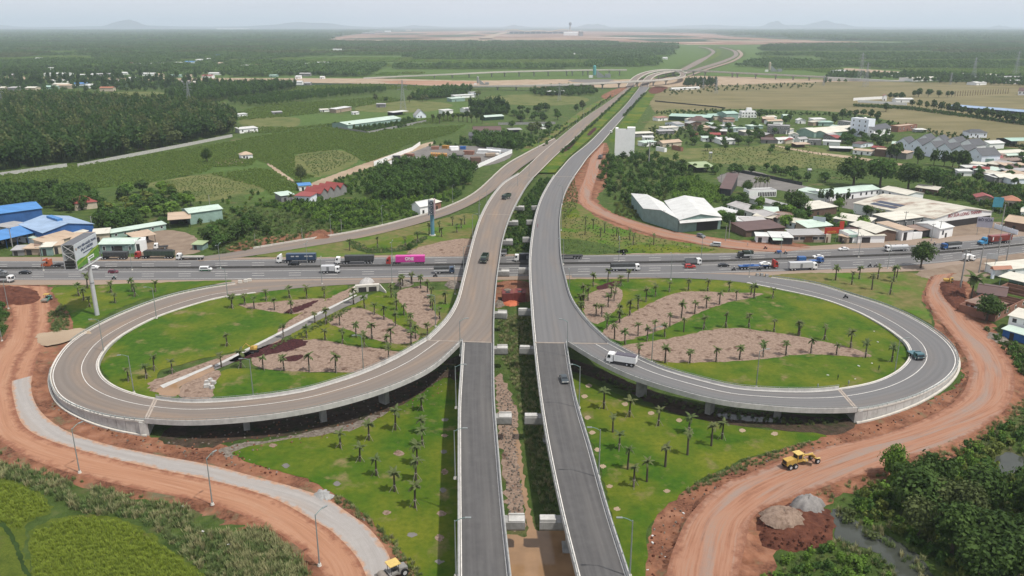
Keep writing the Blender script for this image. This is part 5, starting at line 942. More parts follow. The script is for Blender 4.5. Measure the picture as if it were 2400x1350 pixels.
# ------------------------------------------------------------------ road machines
YEL = plain('machine_yellow', (.58, .37, .085), .6, .3, 1.5); YEL2 = plain('pale_yellow', (.72, .52, .17), .6, .2, 1.5); ROLLG = plain('machine_green', (.10, .30, .24), .6, .3, 1)
def grader(px, py, rz):
    o = thing('motor_grader', G(px, py, ZA), 'yellow motor grader with a long nose on the rutted road', 'grader', None, math.radians(rz)); shell([(-4.2, 1.0), (-4.3, 2.2), (-1.6, 2.35), (-1.4, 1.0)], 1.7, 1.5, 2).build('engine_hood', YEL, o)
    MB().box((-4.32, 0, 1.65), (.06, 1.1, .8)).build('radiator_grille', PK, o); c = MB().hexa([(-1.4, -.8, 1.3), (.1, -.8, 1.3), (.1, .8, 1.3), (-1.4, .8, 1.3)], [(-1.3, -.75, 3.2), (-.0, -.75, 3.2), (-.0, .75, 3.2), (-1.3, .75, 3.2)]).build('cab', YEL, o)
    MB().box((-.65, 0, 3.28), (1.9, 1.9, .14)).build('cab_roof', YEL2, c)
    for s in (1, -1): MB().box((-.65, s*.8, 2.55), (.95, .06, .9)).build('window', GLASS, c)
    MB().box((-1.37, 0, 2.6), (.06, 1.2, .8)).build('window', GLASS, c)
    m = MB(); pts = [Vector((0, 0, 1.9)), Vector((1.2, 0, 2.3)), Vector((3.2, 0, 2.1)), Vector((4.2, 0, 1.4))]
    for a, b in zip(pts, pts[1:]): m.cyl(a, b, .26, .24, 6)
    m.build('nose_beam', YEL, o); MB().box((4.25, 0, 1.0), (.4, 2.2, .4)).build('front_axle', YEL, o); MB().cyl((1.3, 0, 1.0), (1.3, 0, 1.15), .85, .85, 14).build('turntable', YEL, o)
    b = MB().box((0, 0, .5), (.18, 3.6, .7)).build('blade', plain('worn_steel', (.30, .22, .15), .5, .4, 2), o); b.location = (1.3, 0, 0); b.rotation_euler = (0, 0, .5)
    for s in (1, -1):
        MB().cyl((.6, s*.7, 2.2), (1.3, s*.8, 1.0), .06, .06, 6).build('lift_ram', PS, o); MB().box((4.25, s*1.15, 1.5), (1.1, .4, .06)).build('mudguard', YEL2, o)
    add_wheels(o, (-3.4, -2.0, 4.25), 1.05, .65, .42); return o
grader(1873, 1090, 22)
def roller(px, py, rz, label, body, roof, z, s=1.0, drum=True):
    o = thing('road_roller', G(px, py, z), label, 'road roller', None, math.radians(rz), s); MB().cyl((1.75, -1.0, .72), (1.75, 1.0, .72), .72, .72, 22).build('drum', plain('drum_steel', (.30, .26, .22), .5, .3, 2), o)
    m = MB(); m.box((1.75, 1.1, .85), (2.0, .12, .4)).box((1.75, -1.1, .85), (2.0, .12, .4)).box((.8, 0, .95), (.3, 2.3, .5)); m.build('drum_frame', body, o); shell([(-2.4, .6), (-2.4, 1.5), (-.9, 1.65), (-.7, .6)], 1.6, 1.4, 1.2).build('engine_hood', body, o); MB().box((-.05, 0, .95), (1.4, 1.7, .35)).build('platform', body, o)
    for x in (-.75, .55):
        for y in (.75, -.75): MB().cyl((x, y, 1.0), (x, y, 2.65), .05, .05, 6).build('post', FRAME, o)
    MB().box((-.1, 0, 2.7), (2.0, 1.9, .12)).build('canopy', roof, o); MB().box((-.25, 0, 1.35), (.55, .55, .5)).build('seat', PK, o); add_wheels(o, (-1.7,), .85, .68, .45); return o
roller(921, 1352, 215, 'road roller with a flat pale yellow canopy on the grey road', plain('roller_grey', (.30, .29, .27), .6, .3, 1), YEL2, ZA, 1.1)
roller(111, 705, -85, 'small yellow and green roller on the red earth below the billboard', ROLLG, YEL, .35, .95)
def excavator(px, py, rz, label, col, s=1.0, z=.2):
    o = thing('excavator', G(px, py, z), label, 'excavator', None, math.radians(rz), s)
    for y in (.95, -.95): MB().prism([(-1.7, .1), (-1.9, .45), (-1.7, .8), (1.7, .8), (1.9, .45), (1.7, .1)], -.25, .25).build('track', DARKM, o).location = (0, 0, 0)
    for k, ch in enumerate([c for c in o.children if c.name.startswith('track')]): ch.rotation_euler = (0, 0, math.pi/2); ch.location = (0, (.95, -.95)[k], 0)
    shell([(-1.9, .95), (-2.0, 1.7), (-.5, 1.85), (.9, 1.6), (1.0, .95)], 2.2, 2.0, 1.5).build('upper_body', col, o); c = shell([(0, 1.2), (0, 2.6), (1.0, 2.55), (1.35, 1.9), (1.3, 1.2)], .95, .85, 2).build('cab', col, o); c.location = (0, .6, 0); MB().add([(1.35, -.35, 1.9), (1.35, .35, 1.9), (1.05, .32, 2.5), (1.05, -.32, 2.5)], [(0, 1, 2, 3)]).build('window', GLASS, c)
    MB().hexa([(1.0, -.55, 1.3), (1.0, -.2, 1.3), (1.0, -.2, 1.7), (1.0, -.55, 1.7)], [(2.9, -.5, 3.2), (2.9, -.25, 3.2), (2.9, -.25, 3.6), (2.9, -.5, 3.6)]).build('boom', col, o); MB().hexa([(2.75, -.5, 3.5), (2.75, -.25, 3.5), (3.1, -.25, 3.4), (3.1, -.5, 3.4)], [(4.4, -.48, 1.5), (4.4, -.27, 1.5), (4.6, -.27, 1.55), (4.6, -.48, 1.55)]).build('stick', col, o)
    MB().prism([(4.2, 1.5), (4.7, 1.5), (4.6, .9), (4.0, .6), (3.8, 1.0)], -.5, .5).build('bucket', FRAME, o); b = o.children[-1]; b.rotation_euler = (0, 0, 0)
    me = b.data
    for v in me.vertices: v.co = (v.co.y, v.co.x-.37, v.co.z)
    return o
excavator(596, 824, 190, 'small yellow excavator working beside the concrete drain', YEL, .8); excavator(2225, 664, 250, 'yellow excavator standing on the dark heap by the shops', YEL, .95, .3)
# ------------------------------------------------------------------ buildings
def tin(name, col, rust=0.0, rc=(.20, .085, .05)):
    """ribbed sheet roofing with fade, streaks and rust"""
    k = 'tin_'+name
    if k in MATS: return MATS[k]
    col = tuple(x*KA for x in col); rc = tuple(x*KA for x in rc); m, t, b = _mat(k); o = objc(t); oi = t.nodes.new('ShaderNodeObjectInfo').outputs['Random']
    w = t.nodes.new('ShaderNodeTexWave'); w.inputs['Scale'].default_value = 1.4; w.inputs['Distortion'].default_value = .2; t.links.new(o, w.inputs['Vector'])
    c = mixc(t, ramp(t, w.outputs[0], [(0, (0, 0, 0)), (1, (.22, .22, .22))]), col, tuple(x*.7 for x in col))
    c = mixc(t, ramp(t, noise(t, mapping(t, o, (.25, .6, 1)), .5, 4, .6), [(.35, (0, 0, 0)), (.75, (.75, .75, .75))]), c, tuple(x*.58 for x in col)); c = mixc(t, ramp(t, oi, [(0, (0, 0, 0)), (1, (.35, .35, .35))]), c, tuple(x*.7+.03 for x in col)); c = mixc(t, ramp(t, noise(t, mapping(t, o, (.5, .08, 1), .4), 1.5, 5, .7), [(.6, (0, 0, 0)), (.7, (.35, .35, .35))]), c, (.16, .10, .07))
    if rust: c = mixc(t, ramp(t, noise(t, mapping(t, o, (.12, .3, 1)), .6, 5, .65), [(.62-rust*.3, (0, 0, 0)), (.75-rust*.2, (.8, .8, .8))]), c, rc)
    t.links.new(c, b.inputs['Base Color']); b.inputs['Roughness'].default_value = .55; b.inputs['Specular IOR Level'].default_value = .35; MATS[k] = m; return m
def wallm(n, c): return plain('wall_'+n, c, .88, .28, .35)
WALL = dict(white=plain('wall_white', (1.1, 1.1, 1.08), .85, .09, .35), cream=wallm('cream', (.72, .62, .48)), grey=wallm('grey', (.30, .295, .29)), green=wallm('green', (.27, .39, .36)), blue=wallm('blue', (.045, .15, .42)), brown=wallm('brown', (.19, .12, .09)), dark=wallm('dark', (.06, .065, .065)), paleblue=plain('wall_pale_blue', (1.0, 1.06, 1.15), .85, .07, .35), mint=wallm('mint', (.36, .52, .45)), brick=wallm('brick', (.34, .17, .12)), dkgreen=wallm('dark_green', (.03, .07, .045)), tan=wallm('tan', (.46, .36, .27)))
ROOF = dict(white=tin('white', (.82, .82, .79)), cream=tin('cream', (.84, .80, .68)), grey=tin('grey', (.48, .47, .46), .1), green=tin('green', (.48, .68, .58)), blue=tin('blue', (.09, .30, .68)), paleblue=tin('pale_blue', (.38, .52, .72)), tan=tin('tan', (.64, .48, .34), .12), brown=tin('brown', (.15, .085, .075), .1), slate=tin('slate', (.10, .105, .115)), red=tin('red', (.36, .07, .06)), orange=tin('orange', (.50, .20, .11)), rust=tin('rusty', (.36, .27, .22), .75), ltgreen=tin('light_green', (.42, .52, .28)), salmon=tin('salmon', (.45, .22, .17)), mint=tin('mint', (.66, .80, .69)), stained=tin('stained', (.76, .72, .60), .45, (.26, .14, .09)), streak=tin('streaked', (.58, .55, .53), .35, (.24, .22, .21)))
DOORM = plain('door_dark', (.05, .045, .045), .7, .2); DOORB = plain('door_brown', (.16, .085, .06), .6, .2)
def bld(A, B, depth, h, roof, rh, wall, rmat, label, cat='house', name=None, C=None, eave=False, win=0, floors=1, door=1, over=.5, opened=False, extra=None, wx=1.3):
    """a building from two front corners (pixels on the ground, or at the eaves) and its depth"""
    z = h if eave else 0; a = G(*A, z); b = G(*B, z); a.z = b.z = 0; u = b-a; w = u.length; u.normalize(); n = Vector((-u.y, u.x, 0))
    if C is not None: c = G(*C, z); c.z = 0; v = c-a; depth = v.length; v.normalize()
    else: v = n if n.y > 0 else -n
    o = thing(name or cat.replace(' ', '_'), a, label, cat)
    P = lambda s, t_, zz: tuple(u*s+v*t_+Vector((0, 0, zz)))
    W_ = WALL[wall] if isinstance(wall, str) else wall; R_ = ROOF[rmat] if isinstance(rmat, str) else rmat
    ring = [(0, 0), (w, 0), (w, depth), (0, depth)]; wm = MB()
    if not opened:
        if roof == 'gable_v':
            vs = [P(s, t_, -.1) for s, t_ in ring]+[P(s, t_, h) for s, t_ in ring]+[P(w/2, 0, h+rh), P(w/2, depth, h+rh)]; wm.add(vs, [(0, 1, 5, 8, 4), (2, 3, 7, 9, 6), (1, 2, 6, 5), (3, 0, 4, 7)])
        elif roof == 'gable':
            vs = [P(s, t_, -.1) for s, t_ in ring]+[P(s, t_, h) for s, t_ in ring]+[P(0, depth/2, h+rh), P(w, depth/2, h+rh)]; wm.add(vs, [(0, 1, 5, 4), (1, 2, 6, 9, 5), (2, 3, 7, 6), (3, 0, 4, 8, 7)])
        elif roof == 'shed':
            vs = [P(s, t_, -.1) for s, t_ in ring]+[P(0, 0, h), P(w, 0, h), P(w, depth, h+rh), P(0, depth, h+rh)]; wm.add(vs, [(0, 1, 5, 4), (1, 2, 6, 5), (2, 3, 7, 6), (3, 0, 4, 7)])
        elif roof == 'none':
            for (s0, t0), (s1, t1) in (((0, 0), (w, .25)), ((0, depth-.25), (w, depth)), ((0, .25), (.25, depth-.25)), ((w-.25, .25), (w, depth-.25)), ((w*.5, .25), (w*.5+.2, depth-.25))): wm.hexa([P(s0, t0, -.1), P(s1, t0, -.1), P(s1, t1, -.1), P(s0, t1, -.1)], [P(s0, t0, h), P(s1, t0, h), P(s1, t1, h), P(s0, t1, h)])
        else:
            wm.hexa([P(s, t_, -.1) for s, t_ in ring], [P(s, t_, h) for s, t_ in ring])
        wo_ = wm.build('wall', W_, o)
    else:
        for s in np.linspace(.2, w-.2, max(2, int(w/5)+1)):
            for t_ in (.2, depth-.2): MB().cyl(P(s, t_, -.1), P(s, t_, h), .12, .12, 6).build('post', W_, o)
        MB().hexa([P(0, depth-.15, -.1), P(w, depth-.15, -.1), P(w, depth, -.1), P(0, depth, -.1)], [P(0, depth-.15, h), P(w, depth-.15, h), P(w, depth, h), P(0, depth, h)]).build('back_wall', W_, o)
    e = over; th = .14
    def slab(nm, q):
        k = MB().hexa(q, [(x, y, zz+th) for x, y, zz in q]); return k.build(nm, R_, o)
    if roof == 'gable':
        k = rh/(depth/2)*e
        slab('roof', [P(-e, -e, h-k+.02), P(w+e, -e, h-k+.02), P(w+e, depth/2, h+rh+.02), P(-e, depth/2, h+rh+.02)]); slab('roof', [P(-e, depth/2+.003, h+rh+.02), P(w+e, depth/2+.003, h+rh+.02), P(w+e, depth+e, h-k+.02), P(-e, depth+e, h-k+.02)]); r = MB().hexa([P(-e, depth/2-.2, h+rh+.1), P(w+e, depth/2-.2, h+rh+.1), P(w+e, depth/2+.2, h+rh+.1), P(-e, depth/2+.2, h+rh+.1)], [P(-e, depth/2-.2, h+rh+.25), P(w+e, depth/2-.2, h+rh+.25), P(w+e, depth/2+.2, h+rh+.25), P(-e, depth/2+.2, h+rh+.25)]).build('ridge_cap', R_, o)
    elif roof == 'gable_v':
        k = rh/(w/2)*e
        slab('roof', [P(-e, -e, h-k+.02), P(w/2, -e, h+rh+.02), P(w/2, depth+e, h+rh+.02), P(-e, depth+e, h-k+.02)]); slab('roof', [P(w/2+.003, -e, h+rh+.02), P(w+e, -e, h-k+.02), P(w+e, depth+e, h-k+.02), P(w/2+.003, depth+e, h+rh+.02)])
    elif roof == 'hip':
        i = min(w, depth)*.42; lo = [P(-e, -e, h), P(w+e, -e, h), P(w+e, depth+e, h), P(-e, depth+e, h)]; r0, r1 = (P(i, depth/2, h+rh), P(w-i, depth/2, h+rh)) if w >= depth else (P(w/2, i, h+rh), P(w/2, depth-i, h+rh)); q = MB()
        f = [(0, 1, 5, 4), (1, 2, 5), (2, 3, 4, 5), (3, 0, 4)] if w >= depth else [(0, 1, 4), (1, 2, 5, 4), (2, 3, 5), (3, 0, 4, 5)]
        q.add(lo+[r0, r1], f+[(3, 2, 1, 0)]); q.build('roof', R_, o)
    elif roof == 'shed': slab('roof', [P(-e, -e, h+.02-rh/depth*e), P(w+e, -e, h+.02-rh/depth*e), P(w+e, depth+e, h+rh+.02), P(-e, depth+e, h+rh+.02)])
    elif roof != 'none':
        slab('roof', [P(.2, .2, h), P(w-.2, .2, h), P(w-.2, depth-.2, h), P(.2, depth-.2, h)])
        for s0, t0, s1, t1 in ((0, 0, w, .18), (0, depth-.18, w, depth), (0, .18, .18, depth-.18), (w-.18, .18, w, depth-.18)): MB().hexa([P(s0, t0, h), P(s1, t0, h), P(s1, t1, h), P(s0, t1, h)], [P(s0, t0, h+.6), P(s1, t0, h+.6), P(s1, t1, h+.6), P(s0, t1, h+.6)]).build('roof_parapet', W_, o)
    def opening(nm, s0, s1, z0, z1, mat, side=False, sub=None):
        q = (lambda s, d, zz: P(-d, s, zz)) if side else (lambda s, d, zz: P(s, -d, zz))
        k = MB().hexa([q(s0, 0, z0), q(s1, 0, z0), q(s1, .05, z0), q(s0, .05, z0)], [q(s0, 0, z1), q(s1, 0, z1), q(s1, .05, z1), q(s0, .05, z1)]).build(nm, mat, o)
        if sub: MB().hexa([q(s0+.12, .05, z0+.12), q(s1-.12, .05, z0+.12), q(s1-.12, .07, z0+.12), q(s0+.12, .07, z0+.12)], [q(s0+.12, .05, z1-.12), q(s1-.12, .05, z1-.12), q(s1-.12, .07, z1-.12), q(s0+.12, .07, z1-.12)]).build(sub, GLASS, k)
    if not opened:
        fh = h/floors
        for f in range(floors):
            for i in range(win):
                c = w*(i+.5)/win
                if f == 0 and door and abs(i-win//2) < 1: continue
                opening('window', c-wx/2, c+wx/2, f*fh+fh*.35, f*fh+fh*.8, WALL['white'] if wall != 'white' else WALL['grey'], False, 'pane')
            if win and depth > 6 and floors > 1:
                for i in range(max(1, int(depth/5))): c = depth*(i+.5)/max(1, int(depth/5)); opening('window', c-wx/2, c+wx/2, f*fh+fh*.35, f*fh+fh*.8, WALL['grey'], True, 'pane')
        if door: c = w*.5 if win != 0 else w*.3; dw = min(1.3 if door == 1 else w*.32, w*.4); opening('door', c-dw/2, c+dw/2, .02, min(2.3 if door == 1 else h*.8, h*.85), DOORM if door != 3 else DOORB)
    if extra: extra(o, P, w, depth, h, rh)
    return o
def skylight(o, P, w, d, h, rh):
    MB().hexa([P(w/2-1.2, d*.3, h+rh), P(w/2+1.2, d*.3, h+rh), P(w/2+1.2, d*.75, h+rh), P(w/2-1.2, d*.75, h+rh)], [P(w/2-1.2, d*.3, h+rh+1), P(w/2+1.2, d*.3, h+rh+1), P(w/2+1.2, d*.75, h+rh+1), P(w/2-1.2, d*.75, h+rh+1)]).build('ridge_vent', ROOF['blue'], o)
def bigdoor(o, P, w, d, h, rh):
    MB().hexa([P(w*.42, -.06, .05), P(w*.93, -.06, .05), P(w*.93, .0, .05), P(w*.42, .0, .05)], [P(w*.42, -.06, h*.72), P(w*.93, -.06, h*.72), P(w*.93, 0, h*.72), P(w*.42, 0, h*.72)]).build('doorway', DOORM, o); MB().hexa([P(0, -2.5, h*.82), P(w, -2.5, h*.82), P(w, 0, h*.95), P(0, 0, h*.95)], [P(0, -2.5, h*.84), P(w, -2.5, h*.84), P(w, 0, h*.97), P(0, 0, h*.97)]).build('canopy', ROOF['white'], o)
def slots(o, P, w, d, h, rh):
    for i in range(11): s = w*(.33+.06*i); MB().hexa([P(s, -.05, .4), P(s+.7, -.05, .4), P(s+.7, 0, .4), P(s, 0, .4)], [P(s, -.05, h-.5), P(s+.7, -.05, h-.5), P(s+.7, 0, h-.5), P(s, 0, h-.5)]).build('window', DOORM, o)
def tank(o, P, w, d, h, rh):
    x, y, z = P(w*.6, d*.5, h+.5); MB().cyl((x-.8, y, z+.6), (x+.8, y, z+.6), .5, .5, 10).build('water_tank', plain('tank_steel', (.6, .6, .6), .3, .1, 1, .5), o)
# --- warehouses and shops beyond the highway
bld((1507, 518), (1588, 544), 0, 6.5, 'gable_v', 1.8, 'green', 'white', 'green walled warehouse with white roof, the one with the side windows', 'warehouse', C=(1479, 481), door=0)
bld((1590, 545), (1688, 537), 0, 6.2, 'gable_v', 2.2, 'green', 'white', 'green walled warehouse with white roof and a dark doorway under a canopy', 'warehouse', C=(1557, 498), door=0, extra=bigdoor)
bld((1704, 494), (1792, 524), 11, 3.5, 'gable', 1.3, 'white', 'streak', 'long low white shed with a grey streaked roof', 'shed', win=8, door=1)
bld((1748, 556), (1838, 548), 13, 3.2, 'shed', .8, 'brown', 'brown', 'low shop with a flat brown tin roof facing the dirt road', 'shop', door=2)
bld((1728, 535), (1786, 537), 9, 3.6, 'shed', .4, 'white', 'white', 'white flat roofed house behind the brown roofed shop', 'house', win=3)
bld((1772, 568), (1800, 569), 5, 3, 'shed', .5, 'white', 'white', 'small white kiosk with a sloping front before the brown roofed shop', 'shop', door=2)
bld((1808, 572), (1856, 573), 8, 3.2, 'shed', .6, 'dark', 'white', 'dark open shop with green and white awnings', 'shop', door=2, extra=lambda o, P, w, d, h, r: MB().hexa([P(0, -2, h-.9), P(w*.5, -2, h-.9), P(w*.5, 0, h-.1), P(0, 0, h-.1)], [P(0, -2, h-.85), P(w*.5, -2, h-.85), P(w*.5, 0, h-.05), P(0, 0, h-.05)]).build('awning', ROOF['mint'], o))
bld((1857, 569), (1932, 568), 9, 3.6, 'shed', .5, 'tan', 'grey', 'low shop with brown shutters and a grey rounded roof', 'shop', win=5, door=3, wx=2.6)
bld((1934, 569), (1946, 569), 7, 3.4, 'flat', 0, 'cream', 'cream', 'narrow cream shop under the red sign', 'shop', win=0, door=3)
bld((1986, 570), (2010, 569), 8, 4.0, 'flat', 0, 'white', 'mint', 'small white shop with a mint sign and glass front', 'shop', door=2, extra=lambda o, P, w, d, h, r: MB().hexa([P(.2, -.3, h-1.3), P(w-.2, -.3, h-1.3), P(w-.2, 0, h-1.3), P(.2, 0, h-1.3)], [P(.2, -.3, h), P(w-.2, -.3, h), P(w-.2, 0, h), P(.2, 0, h)]).build('sign_board', WALL['mint'], o))
bld((1964, 566), (1984, 571), 7, 3, 'shed', .5, 'tan', 'tan', 'tan alley house beside the mint signed shop', 'house')
bld((1952, 530), (2030, 543), 10, 4, 'shed', 1.0, 'grey', 'cream', 'long grey shed with a two tier cream roof behind the shops', 'shed')
bld((2010, 570), (2072, 569), 9, 3.5, 'shed', .6, 'white', 'cream', 'wide dark fronted shop with a cream roof', 'shop', door=2)
bld((2050, 568), (2098, 564), 18, 4.4, 'gable_v', 1.4, 'brown', 'cream', 'deep brick shop with a cream gabled roof', 'shop', door=2)
bld((2112, 565), (2138, 562), 16, 5, 'shed', .3, 'white', 'tan', 'white fronted shop with a tan roof next to a pale wall', 'shop', door=2)
bld((2139, 561), (2160, 559), 1.2, 2.6, 'flat', 0, 'white', 'white', 'short pale plastered wall between two roadside shops', 'wall', door=0)
bld((2152, 558), (2190, 553), 7, 3.5, 'shed', .8, 'dark', 'rust', 'dark shack with a rusty striped roof', 'shack', door=2)
bld((2200, 560), (2231, 554), 13, 4.8, 'gable', 1.2, 'white', 'white', 'white shop with a blue hoarding at the corner of the dairy forecourt', 'shop', win=2)
bld((2093, 543), (2165, 533), 13, 5.5, 'shed', .4, 'grey', 'cream', 'bare concrete block behind the rusty shack', 'building', door=0, win=4)
def dairy(o, P, w, d, h, rh):
    MB().hexa([P(.5, -.12, .1), P(w-.5, -.12, .1), P(w-.5, 0, .1), P(.5, 0, .1)], [P(.5, -.12, h*.62), P(w-.5, -.12, h*.62), P(w-.5, 0, h*.62), P(.5, 0, h*.62)]).build('doorway', DOORM, o)
    u = (Vector(P(1, 0, 0))-Vector(P(0, 0, 0))); t_ = link('lettering', text_mesh('BÒ SỮA LONG THÀNH', 2.3, plain('pink_red_paint', (.42, .10, .12), .7, .1)), o); t_.location = Vector(P(w*.52, -.2, h+.5)); t_.rotation_euler = (math.pi/2, 0, math.atan2(u.y, u.x))
    for k in range(2):
        s0 = w*(.06+.1*k); MB().hexa([P(s0, d*.52, h+rh*(s0/(w/2))+.20), P(s0+w*.075, d*.52, h+rh*((s0+w*.075)/(w/2))+.20), P(s0+w*.075, d*.84, h+rh*((s0+w*.075)/(w/2))+.20), P(s0, d*.84, h+rh*(s0/(w/2))+.20)], [P(s0, d*.52, h+rh*(s0/(w/2))+.28), P(s0+w*.075, d*.52, h+rh*((s0+w*.075)/(w/2))+.28), P(s0+w*.075, d*.84, h+rh*((s0+w*.075)/(w/2))+.28), P(s0, d*.84, h+rh*(s0/(w/2))+.28)]).build('solar_panel', plain('solar_blue', (.035, .045, .085), .3, .1), o)
bld((2188, 513), (2325, 495), 0, 5.5, 'gable_v', 3.2, 'white', 'stained', 'large dairy hall with a rust stained cream roof and lettered gable', 'hall', C=(2002, 476), eave=True, door=0, extra=dairy)
bld((1934, 457), (2063, 443), 13, 4, 'gable', 1.2, 'white', 'mint', 'long pale green roofed wing behind the row of slim cypresses', 'building', eave=True, win=10)
bld((2063, 443), (2126, 457), 13, 4, 'gable', 1.2, 'white', 'cream', 'cream roofed wing meeting the pale green one at a corner', 'building', eave=True, win=4)
bld((1868, 446), (1930, 458), 9, 3.6, 'shed', .8, 'white', 'mint', 'pale green roofed canopy with a steel tank on top', 'building', eave=True, extra=tank)
bld((1900, 491), (1962, 484), 13, 4, 'shed', .7, 'brown', 'cream', 'cream flat roof low beside the big dairy hall', 'shed', eave=True)
bld((2352, 536), (2430, 548), 14, 4, 'gable', 1.8, 'brown', 'tan', 'tan gabled shed behind a blue tin fence', 'shed')
bld((2356, 484), (2392, 486), 9, 3.5, 'hip', 2, 'cream', 'orange', 'orange tiled roof showing among trees behind the dairy hall', 'house')
bld((1688, 441), (1713, 444), 0, 4, 'shed', 3.4, 'dark', 'brown', 'dark house with one steep brown roof slope', 'house', C=(1705, 418), eave=True)
bld((1755, 463), (1819, 461), 8, 3.4, 'flat', 0, 'white', 'grey', 'white building with a row of dark vertical slots', 'building', door=0, extra=slots)
bld((1757, 464), (1830, 484), 5, 2.8, 'shed', .6, 'white', 'grey', 'narrow grey roofed lean to beside the slotted white building', 'shed', eave=True)
bld((1634, 393), (1675, 391), 13, 3.8, 'shed', 1.6, 'dark', 'ltgreen', 'pavilion with a lime green roof among garden trees', 'pavilion', eave=True, opened=True)
bld((1662, 492), (1705, 503), 9, 3.4, 'shed', .5, 'brown', 'white', 'small white roofed house behind the twin warehouses', 'house', eave=True)
def notch(o, P, w, d, h, rh):
    for s0, s1, z1 in ((0, w*.14, h+1.6), (w*.6, w, h+2.2)): MB().hexa([P(s0, .02, h+.5), P(s1, .02, h+.5), P(s1, d-.02, h+.5), P(s0, d-.02, h+.5)], [P(s0, .02, z1), P(s1, .02, z1), P(s1, d-.02, z1), P(s0, d-.02, z1)]).build('roof_block', WALL['white'], o)
bld((1440, 366), (1486, 367), 7, 19.5, 'flat', 0, 'white', 'grey', 'tall narrow blank white block standing beside the grey carriageway', 'building', door=0, extra=notch)
# --- village and villas on the far side
def V(*a, **k): return bld(*a, **k)
V((1568, 272), (1665, 276), 28, 4.5, 'gable', 1.2, 'dkgreen', 'green', 'long dark sided shed with a sea green roof at the field edge', 'shed', eave=True)
V((1666, 272), (1692, 271), 18, 4.5, 'gable', 1.2, 'cream', 'green', 'short sea green roofed shed next to the long dark sided one', 'shed', eave=True)
V((1703, 267), (1731, 266), 18, 7.5, 'gable', 1.6, 'mint', 'green', 'tall mint hall with a sea green roof beside the white villa', 'hall', eave=True)
V((1694, 278), (1733, 277), 7, 4, 'shed', .4, 'white', 'grey', 'white porch building below the tall mint hall', 'house', win=5)
V((1738, 276), (1773, 276), 11, 6, 'flat', 0, 'white', 'white', 'ornate white villa with a rooftop sign at the field edge', 'villa', win=5, floors=2, extra=lambda o, P, w, d, h, r: (MB().hexa([P(w*.35, d*.3, h), P(w*.75, d*.3, h), P(w*.75, d*.7, h), P(w*.35, d*.7, h)], [P(w*.4, d*.3, h+4), P(w*.7, d*.3, h+4), P(w*.7, d*.7, h+4), P(w*.4, d*.7, h+4)]).build('roof_tower', WALL['white'], o)))
V((1620, 293), (1660, 293), 15, 4.3, 'hip', 4, 'cream', 'brown', 'house with a steep brown hipped roof near the long green shed', 'house', win=4)
V((1600, 304), (1690, 302), .4, 2.2, 'flat', 0, 'cream', 'cream', 'long cream compound wall with a gate below the hipped house', 'wall', door=3)
V((1700, 304), (1723, 302), 8, 3, 'shed', .5, 'mint', 'white', 'small white roofed shed at the end of the cream wall', 'shed')
V((1760, 296), (1789, 294), 8, 3, 'shed', .4, 'mint', 'mint', 'pale mint roof among dark trees below the white villa', 'shed', eave=True)
V((1800, 283), (1820, 282), 10, 3.5, 'gable', 1, 'white', 'cream', 'cream roofed house behind trees beside the white villa', 'house'); V((1836, 279), (1856, 279), 8, 3.5, 'gable', 1, 'mint', 'mint', 'pale green house at the field edge among trees', 'house')
V((1800, 292), (1835, 291), 8, 3.4, 'gable', 1, 'white', 'tan', 'tan roofed house just behind the grey two storey house', 'house'); V((1870, 290), (1888, 290), 8, 3.5, 'gable_v', 1.5, 'white', 'white', 'small white chapel like house with a pointed roof', 'house'); V((1907, 288), (1935, 287), 9, 3.3, 'shed', .7, 'white', 'white', 'white roofed house left of the grey concrete block', 'house'); V((1918, 295), (1952, 295), 9, 3.5, 'shed', .4, 'mint', 'green', 'green walled shed behind the cream double warehouse', 'shed')
V((1797, 313), (1850, 315), 13, 7, 'flat', 0, 'grey', 'grey', 'grey two storey house with verandas beside the cream warehouse', 'house', win=6, floors=2, extra=tank)
V((1866, 319), (1907, 323), 0, 5, 'gable_v', 2.6, 'mint', 'cream', 'double warehouse with a broad cream roof and pale green gable', 'warehouse', C=(1968, 311), door=0); V((1907, 322), (1935, 324), 0, 4.6, 'gable_v', 1.6, 'mint', 'cream', 'second bay of the broad cream roofed warehouse', 'warehouse', C=(1985, 314), door=0)
V((1785, 336), (1823, 337), 8, 3.2, 'shed', .8, 'grey', 'brown', 'grey shed with a dull brown roof at the lane', 'shed'); V((1823, 337), (1860, 335), 8, 3.4, 'gable', 1.2, 'white', 'white', 'white house with a bright roof at the lane bend', 'house', win=3)
V((1647, 332), (1682, 332), 8, 3.2, 'shed', .6, 'white', 'mint', 'white house with a mint tin roof beside a red roofed one', 'house', win=2); V((1664, 325), (1688, 325), 7, 3.5, 'gable', 1.3, 'brown', 'red', 'small house with a dark red roof among village trees', 'house'); V((1690, 339), (1723, 338), 14, 3.8, 'shed', .4, 'white', 'white', 'white block house with water tanks behind a tall bush', 'house', win=2, extra=tank); V((1620, 323), (1635, 323), 6, 3, 'gable', 1, 'brown', 'red', 'tiny red roofed hut hidden in garden trees', 'hut')
